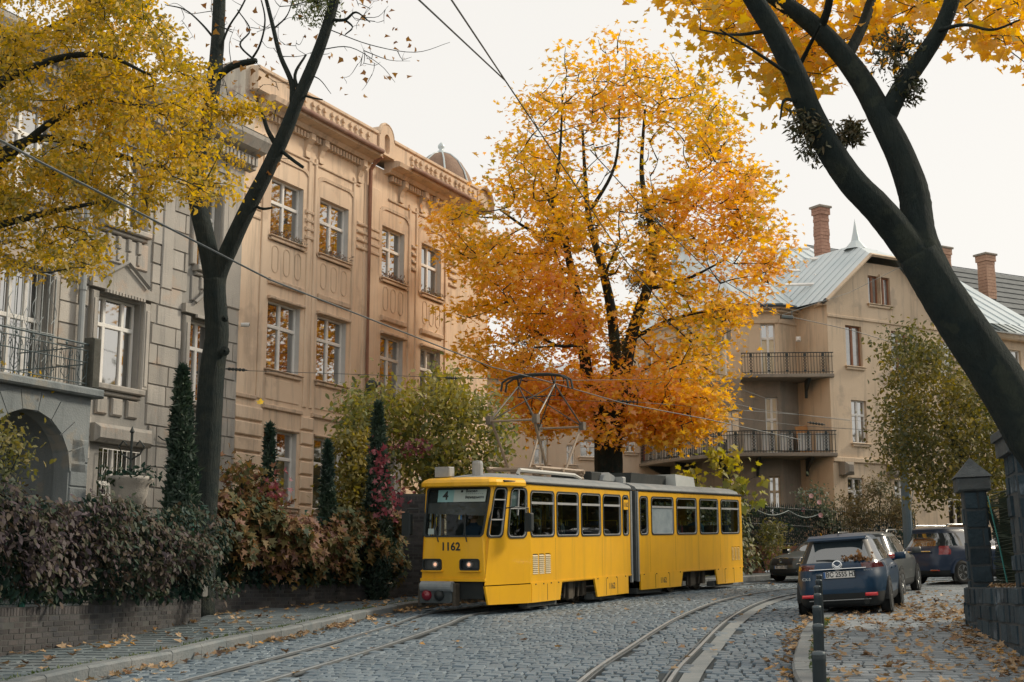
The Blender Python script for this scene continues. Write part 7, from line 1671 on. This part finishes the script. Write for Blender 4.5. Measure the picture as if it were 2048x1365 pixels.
for (x0, y0), (x1, y1) in zip(pts, pts[1:]):
    A, B = Vector((x0, y0, 0)), Vector((x1, y1, 0)); t = (B-A).normalized(); nr = Vector((t.y, -t.x, 0)); zt = 1.865
    q = [A, B, B-nr*.8, A-nr*.8]; b.add([(p.x, p.y, gz(p.y)-.3) for p in q]+[(p.x, p.y, zt) for p in q], [(4, 5, 6, 7), (0, 1, 5, 4), (2, 3, 7, 6), (3, 0, 4, 7), (1, 2, 6, 5)])
    stone_face(ms, A, B, lambda y: gz(y)+.12, zt, .26, .48)
b.build('core', m_stonem, lw); pieces('stone', lw, block_tmpl(6, .05, .04), ms, m_stone, 300, 'stone_courses')
def pillar(label, x, y, phi, wd, zb, zt, tilt, apex):
    T = Matrix.Translation((x, y, zb)) @ Matrix.Rotation(R(90-phi), 4, 'Z') @ Matrix.Rotation(tilt, 4, 'Y'); t = thing('stone_pillar', label, 'pillar', (x, y, zb))
    b = MB(T); h = zt-zb; b.box(0, wd, 0, wd, -.2, h); b.build('core', m_stonem, t); ms = []
    for A, B in ((Vector((0, 0, 0)), Vector((wd, 0, 0))), (Vector((0, wd, 0)), Vector((0, 0, 0))), (Vector((wd, 0, 0)), Vector((wd, wd, 0)))):
        loc = []; stone_face(loc, A, B, lambda y: 0, h, .30, .40, .015); ms += [T @ m for m in loc]
    pieces('stone', t, block_tmpl(6, .05, .035), ms, m_stone, 150, 'stone_courses')
    b = MB(T); e = .1; b.box(-e, wd+e, -e, wd+e, h, h+.24, ch=.03)
    if apex: b.add([(-e-.03, -e-.03, h+.241), (wd+e+.03, -e-.03, h+.241), (wd+e+.03, wd+e+.03, h+.241), (-e-.03, wd+e+.03, h+.241), (wd/2, wd/2, h+.241+apex)], [(0, 1, 4), (1, 2, 4), (2, 3, 4), (3, 0, 4)])
    else: b.box(-e-.05, wd+e+.05, -e-.05, wd+e+.05, h+.24, h+.36, ch=.03)
    b.build('cap', m_cap, t); return t
p_ = P(1941, 1182, 24.2); pillar('far stone gate pillar with pointed cap beside the navy wagon', p_.x+.03, 24.2, 101, .37, 1.865, 3.52, -.035, .36)
p_ = P(2041, 1165, 20.2); pillar('near dark stone gate pillar with flat cap at the right edge', p_.x+.1, 20.2, 101, .9, 1.865, 3.82, -.04, 0)
nf = thing('net_fence', 'green garden netting stretched between the two stone gate pillars', 'fence', (8.2, 22.4, 1.88)); A, B = Vector((8.38, 24.15, 1.88)), Vector((7.72, 20.5, 1.88)); b = MB(); hh = 1.55
for k in range(40):
    z = .03+hh*k/39; wv = [A.lerp(B, f)+Vector((.03*math.sin(f*9+k*.5), 0, z+.03*math.sin(f*5+k)+.14*f*(1-f)*-1)) for f in np.linspace(0, 1, 9)]; b.tube(wv, .011, 3, caps=False)
for k in range(60):
    f = k/59; p = A.lerp(B, f); b.tube([p+Vector((0, 0, 0)), p+Vector((.02, 0, hh*.5)), p+Vector((-.01, 0, hh))], .004, 3, caps=False)
b.build('netting', M('dark_green_net', (.018, .045, .035), (.05, .06, .03), 4, .8), nf)['kind'] = 'stuff'
b = MB(); b.quad(A+Vector((.12, 0, 0)), B+Vector((.12, 0, 0)), B+Vector((.12, 0, hh-.05)), A+Vector((.12, 0, hh-.05))); b.build('shade_cloth', M('dark_shade_cloth', (.02, .035, .03), (.045, .05, .03), 3, .95), nf)
b = MB(); b.tube([A+Vector((-.06, 0, hh)), A.lerp(B, .25)+Vector((-.08, 0, hh*.5)), A.lerp(B, .42)+Vector((-.08, 0, .05))], .012, 5); b.build('teal_cord', M('teal_cord', (.02, .16, .15), None, rough=.6), nf)
# ================================================================== bollards
m_boll = M('bollard_dark', (.012, .022, .028), (.02, .032, .038), 5, .5)
bol = thing('bollard', '', 'bollard', (0, 0, 0)); b = MB(); b.lathe([(.046, 0), (.046, .83), (.048, .84), (.048, .87), (.046, .875)], 20); b.build('post', m_boll, bol, True)
b = MB(); b.lathe([(.05, .875), (.05, .885), (.04, .9), (0, .905)], 20); b.build('cap', M('bollard_cap', (.05, .07, .08), (.08, .10, .11), 5, .35, metal=.3), bol, True)
bl = [(1633.5, 9.5), (1633, 12.1), (1633.5, 14.8), (1634.5, 17.4), (1636.5, 19.6), (1638.5, 21.8), (1641.5, 23.9)]
names = ('nearest black bollard at the bottom edge of the picture', 'second black bollard from the bottom edge', 'third black bollard from the bottom edge', 'middle black bollard of the row on the kerb', 'third black bollard before the blue car', 'second black bollard before the blue car', 'farthest black bollard standing right behind the blue car')
for i, (u, y) in enumerate(bl):
    o = bol if i == 0 else dup(bol); x = P(u, 1200, y).x; o.location = (x, y, gz(y)+HR); o['label'] = names[i]; o['group'] = 'black bollards along the right kerb'; o.rotation_euler = (random.gauss(0, .006), random.gauss(0, .006), 0)
# ================================================================== iron fence on a brick base before the corner house
bf = brick_wall('low red brick wall carrying the iron fence before the corner house', [((7.2, 49.4), (9.0, 51.4), 3.35), ((9.0, 51.4), (12.2, 54.6), 3.42), ((12.2, 54.6), (17, 58), 3.5)], .35, mat=m_redbrick, limit=200)
ft = thing('iron_fence', 'dark iron railing fence on the red brick wall before the corner house', 'fence', (7.2, 49.6, 3.3)); fp = [(7.3, 49.6), (9.0, 51.6), (12.2, 54.8), (17, 58.2)]
me = MB(); me.box(-.014, .014, -.014, .014, 0, 1.55); me.add([(-.02, 0, 1.55), (.02, 0, 1.55), (0, 0, 1.68)], [(0, 1, 2)]); me = me.mesh('bar', m_iron); b = MB(); Lf = ft.location
for (x0, y0), (x1, y1) in zip(fp, fp[1:]):
    n = int(math.hypot(x1-x0, y1-y0)/.13)
    for k in range(n): f = k/n; inst(me, 'bar', ft, Matrix.Translation(Vector((x0+(x1-x0)*f, y0+(y1-y0)*f, 3.38))-Lf))
    for z in (3.5, 4.2, 4.85): b.tube([(x0, y0, z), (x1, y1, z)], .022, 4)
b.build('rail', m_iron, ft); b = MB(); sw = []
for k in range(25): f = k/24; x, y = 7.3+4.9*f, 49.5+5.2*f; sw.append((x, y-.1, 4.75-.22*math.sin((f*3 % 1)*math.pi)))
b.tube(sw, .02, 4); b.build('slack_cable', M('pale_cable', (.16, .20, .20), None, rough=.6), ft)
g1 = [(6.3, 48.6, 3), (17, 57, 3)]
t = thing('fence_ivy', 'dark ivy filling the iron fence before the corner house', 'ivy', (8, 50.6, 3.3)); C = []
for _ in range(5200):
    f = random.random(); i = min(2, int(f*3)); g_ = f*3-i; C.append((fp[i][0]+(fp[i+1][0]-fp[i][0])*g_+random.gauss(0, .12)-.05, fp[i][1]+(fp[i+1][1]-fp[i][1])*g_+.25+random.gauss(0, .12), 3.3+1.6*random.random()**.8))
foliage('foliage', t, C, 'oval', .13, m_darkgreen, flat=.4)
# ================================================================== grey blue mast and overhead wires
c = P(1817, 1060, 46.5); t = thing('steel_mast', 'grey blue steel tram mast behind the parked cars', 'pole', (c.x, 46.5, gz(46.5))); tp = P(1806, 700, 46.5); b = MB(); b.tube([(c.x, 46.5, gz(46.5)), (c.x-.05, 46.5, 6), (tp.x, 46.5, tp.z)], [.17, .15, .10], 12); b.lathe([(.2, 0), (.2, .5), (.17, .55)], 12, (c.x, 46.5, gz(46.5))); b.build('mast', M('mast_blue_grey', (.10, .15, .19), (.15, .20, .23), 2, .6), t)
b = MB(); b.tube(Pl([(1830, 960, 46.3), (1826, 985, 46.3), (1820, 1015, 46.3)]), .02, 5); b.build('cable', M('pale_cable2', (.35, .38, .37), None, rough=.6), t)
m_wireb = M('overhead_wire_dark', (.07, .085, .09), None, rough=.5)
def wire(label, pts, r=.012, sag=.0, group=None, name='overhead_wire'):
    q = Pl(pts); out = []
    for a, c in zip(q, q[1:]):
        for k in range(10): f = k/10; p = a.lerp(c, f); p.z -= sag*4*f*(1-f); out.append(p)
    out.append(q[-1]); b = MB(); b.tube(out, r, 5); o = b.build(name, m_wireb, None, loc=q[0]); tag(o, label, 'wire', group); return o
wire('thick dark tram wire crossing the front of both left houses', [(-120, 215, 10.5), (75, 322, 13.5), (540, 560, 19.5), (985, 735, 30.5), (1072, 757, 33.3), (1250, 808, 36.5), (1420, 840, 40), (1600, 880, 44)], .014)
wire('left one of two pale cables meeting over the street', [(825, -12, 16), (1011, 162, 22)], .013); wire('right one of two pale cables meeting over the street', [(895, -12, 16), (1011, 162, 22)], .013)
wire('cable running down from the meeting point into the maple', [(1011, 162, 22), (1110, 310, 26), (1250, 520, 33), (1350, 640, 38)], .013)
wire('cable from the maple to the tram wire clamp before the corner house', [(1180, 300, 30), (1285, 415, 33), (1420, 545, 38), (1562, 632, 43)], .013)
wire('wire from the clamp across the gabled bay to the right', [(1580, 634, 43), (1700, 660, 44.5), (1800, 690, 45.8)], .012); wire('thin wire from the clamp rising over the gable', [(1565, 630, 43), (1700, 585, 46), (1800, 535, 48)], .008)
wire('span wire from the ochre house wall over the pantograph', [(452, 738, 37.8), (500, 742, 37), (880, 755, 35.5), (1100, 762, 35), (1420, 757, 45), (1540, 800, 50)], .008)
wire('second thin span wire in front of the ochre house', [(750, 770, 42), (900, 785, 40), (1110, 800, 40), (1290, 806, 40), (1600, 830, 48), (1800, 850, 52)], .008)
wire('thin wire crossing between the two curved balconies', [(1395, 790, 42), (1520, 820, 44), (1700, 842, 46)], .008); wire('lowest thin wire crossing the middle windows of the corner house', [(1440, 832, 43), (1600, 852, 45), (1810, 865, 46.4)], .008)
def insul(label, pts, r=.045, group=None):
    q = Pl(pts); b = MB(); n = 7; path = [q[0].lerp(q[-1], k/(n-1)) for k in range(n)]; t = thing('insulator', label, 'insulator', q[0]); b.tube([q[0], q[-1]], .02, 6); b.build('rod', m_iron, t)
    for k in range(1, 6): b = MB(); d = (q[-1]-q[0])*.05; p = q[0].lerp(q[-1], k/6); b.tube([p-d*.5, p+d*.5], r, 8); b.build('disc', m_iron, t)
insul('insulator on the span wire at the joint of the left houses', [(452, 738, 37.8), (494, 741, 37.2)]); insul('insulator on the span wire left of the maple', [(890, 756, 35.4), (915, 757, 35.3)]); insul('pale insulator on the span wire before the maple stems', [(1230, 802, 40), (1275, 805, 40)], .05); insul('insulator on the wire below the upper curved balcony', [(1615, 845, 45), (1650, 850, 45.3)])
c = P(743, 772, 42.2); t = thing('wall_anchor', 'black iron wire anchor with bracket on the ochre house wall', 'anchor', c); b = MB(); b.lathe([(0, -.1), (.18, -.06), (.2, .0), (.1, .1)], 10, tuple(c), 'y'); b.tube([c, c+Vector((.3, -.5, .0))], .05, 6); b.build('bracket', m_iron, t)
c = P(1570, 634, 43); t = thing('wire_clamp', 'grey tram wire clamp box hanging before the corner house', 'clamp', c); b = MB(Matrix.Translation(c) @ Matrix.Rotation(.35, 4, 'Z')); b.box(-.15, .28, -.06, .06, -.06, .05, ch=.02); b.tube([(.25, 0, .05), (.25, 0, .22)], .02, 5); b.build('box', M('clamp_grey', (.12, .14, .14), None, rough=.5), t)
# ================================================================== fallen leaves
m_fl = leafm('fallen_leaves_mixed', [(.10, .06, .035), (.24, .14, .07), (.38, .26, .14), (.46, .33, .20), (.52, .27, .05)], .15, .8, .5, .05)
spots = []
def addleaf(p, h, k=1):
    for _ in range(k): spots.append((p[0], p[1], gz(p[1])+h+random.uniform(.012, .035)))
crk = resample(KR, 220); wrr = resample(WR, 220); crl = resample(KL, 220); wll = resample(WL, 220)
while len(spots) < 1150:      # right pavement
    i = random.randrange(220); f = random.random(); p = crk[i].lerp(wrr[i], .08+.9*f)
    dens = .35+.65*(f > .78)+.6*(p.y > 25.5 and p.y < 31)*(f > .2)
    if 13 < p.y < 37 and random.random() < dens*min(1, 17/p.y*1.3): addleaf(p, HR)
for _ in range(900):          # right gutter
    i = random.randrange(220); p = crk[i]+Vector((-abs(random.gauss(0, .16)), random.gauss(0, .1), 0))
    if 13 < p.y < 29 and random.random() < .35+.65*math.sin(p.y*1.9)**2: addleaf(p, .0+random.random()*.08)
for _ in range(1500):         # left gutter and left pavement
    i = random.randrange(220); p = crl[i]+Vector((abs(random.gauss(0, .17)), random.gauss(0, .12), 0))
    if 15 < p.y < 36 and random.random() < .2+.6*math.sin(p.y*1.3)**2: addleaf(p, .0+random.random()*.05)
    f = random.random()**.6; q = crl[i].lerp(wll[i], f)
    if 15 < q.y < 36 and random.random() < .42: addleaf(q, HL)
for _ in range(900):          # scattered over the setts
    i = random.randrange(220); p = crl[i].lerp(crk[i], random.random())
    if 14 < p.y < 46 and random.random() < .17: addleaf(p, .012)
for _ in range(130): addleaf((random.uniform(7.4, 8.5), 0, 0), 0) if False else None
for _ in range(140):
    f = random.random(); p = Vector((8.2, 25, 0)).lerp(Vector((6.9, 18.5, 0)), f); spots.append((p.x+random.uniform(.1, .6), p.y, 1.875+random.random()*.03))
pos = np.array(spots); pos = pos[[i for i in range(len(pos)) if inview(Vector(pos[i]), 20)]]
d = np.linalg.norm(pos-np.array([0, 0, EYE]), axis=1); order = np.argsort(d)
def curled(n=1):
    T = LEAF['maple']; c = random.uniform(.2, .55); c2 = random.uniform(-.2, .4); return [(x, y-.5, c*abs(x)*.9+c2*(y-.5)**2+random.uniform(-.03, .03)) for x, y in T]
lm = []
for k in range(10):
    me = bpy.data.meshes.new('fallen_leaf'); v = curled(); n = len(v); me.from_pydata(v+[(0, 0, .0)], [], [(i, (i+1) % n, n) for i in range(n)]); me.materials.append(m_fl); me.update(); lm.append(me)
def leafmat(p): return Matrix.Translation(Vector(p)) @ Matrix.Rotation(math.atan(SL), 4, 'X') @ Matrix.Rotation(random.gauss(0, .25), 4, 'X') @ Matrix.Rotation(random.gauss(0, .25), 4, 'Y') @ Matrix.Rotation(random.uniform(0, 6.28), 4, 'Z') @ Matrix.Scale(random.uniform(.085, .155), 4)
for i in order[:300]:
    p = pos[i]; o = inst(lm[random.randrange(10)], 'fallen_leaf', None, leafmat(p))
    rp = p[0] > np.interp(p[1], [q[1] for q in KR], [q[0] for q in KR])
    lp = p[0] < np.interp(p[1], [q[1] for q in KL], [q[0] for q in KL])
    tag(o, 'curled dry maple leaf lying on the right pavement blocks' if rp else ('curled dry leaf lying on the left pavement' if lp else 'curled dry leaf lying on the cobbled road'), 'leaf', 'dry leaves on the right pavement' if rp else ('dry leaves on the left pavement' if lp else 'dry leaves on the cobbled road'))
b = MB(); 
for i in order[300:]: b.T = leafmat(pos[i]); m_ = lm[random.randrange(10)]; b.add([v.co for v in m_.vertices], [tuple(p.vertices) for p in m_.polygons])
tag(b.build('fallen_leaves', m_fl), 'many small fallen leaves spread over pavements and road', 'leaves')['kind'] = 'stuff'
for u, v, Y, s, lb in ((521, 804, 13, .075, 'yellow leaf falling through the air before the ochre house'),):
    me = lm[0].copy(); me.materials.clear(); me.materials.append(leafm('falling_yellow', [(.85, .52, .03), (.9, .6, .05)], .5)); o = inst(me, 'falling_leaf', None, Matrix.Translation(P(u, v, Y)) @ Matrix.Rotation(1.3, 4, 'X') @ Matrix.Scale(s, 4)); tag(o, lb, 'leaf')
for o in bpy.data.objects:
    if o.name.startswith(('twigs', 'branches', 'stems')) and o.parent: o['kind'] = 'stuff'
# the gardens across the street, out of frame to the right: mirrored in the tram's and the cars' glass
tb_ = [(12.5, 14, 0), (22, 30, 0), (31, 46, 0), (37, 60, 0), (46, 76, 0)]; q = resample([(a, b_) for a, b_, _ in tb_], 200); C = []
for _ in range(9000):
    p = random.choice(q); h = 8.5+2.5*math.sin(p.y*.55)+1.2*math.sin(p.y*1.7); C.append((p.x+random.gauss(0, 1.0), p.y+random.gauss(0, .6), gz(p.y)+h*random.random()**.8))
o = foliage('tree_belt', None, C, 'maple', .75, leafm('tree_belt_leaves', [(.03, .05, .025), (.07, .08, .03), (.16, .12, .03), (.30, .20, .03)], .3, .25), flat=.3)
tag(o, 'belt of autumn garden trees across the street, mirrored in the tram windows', 'trees')
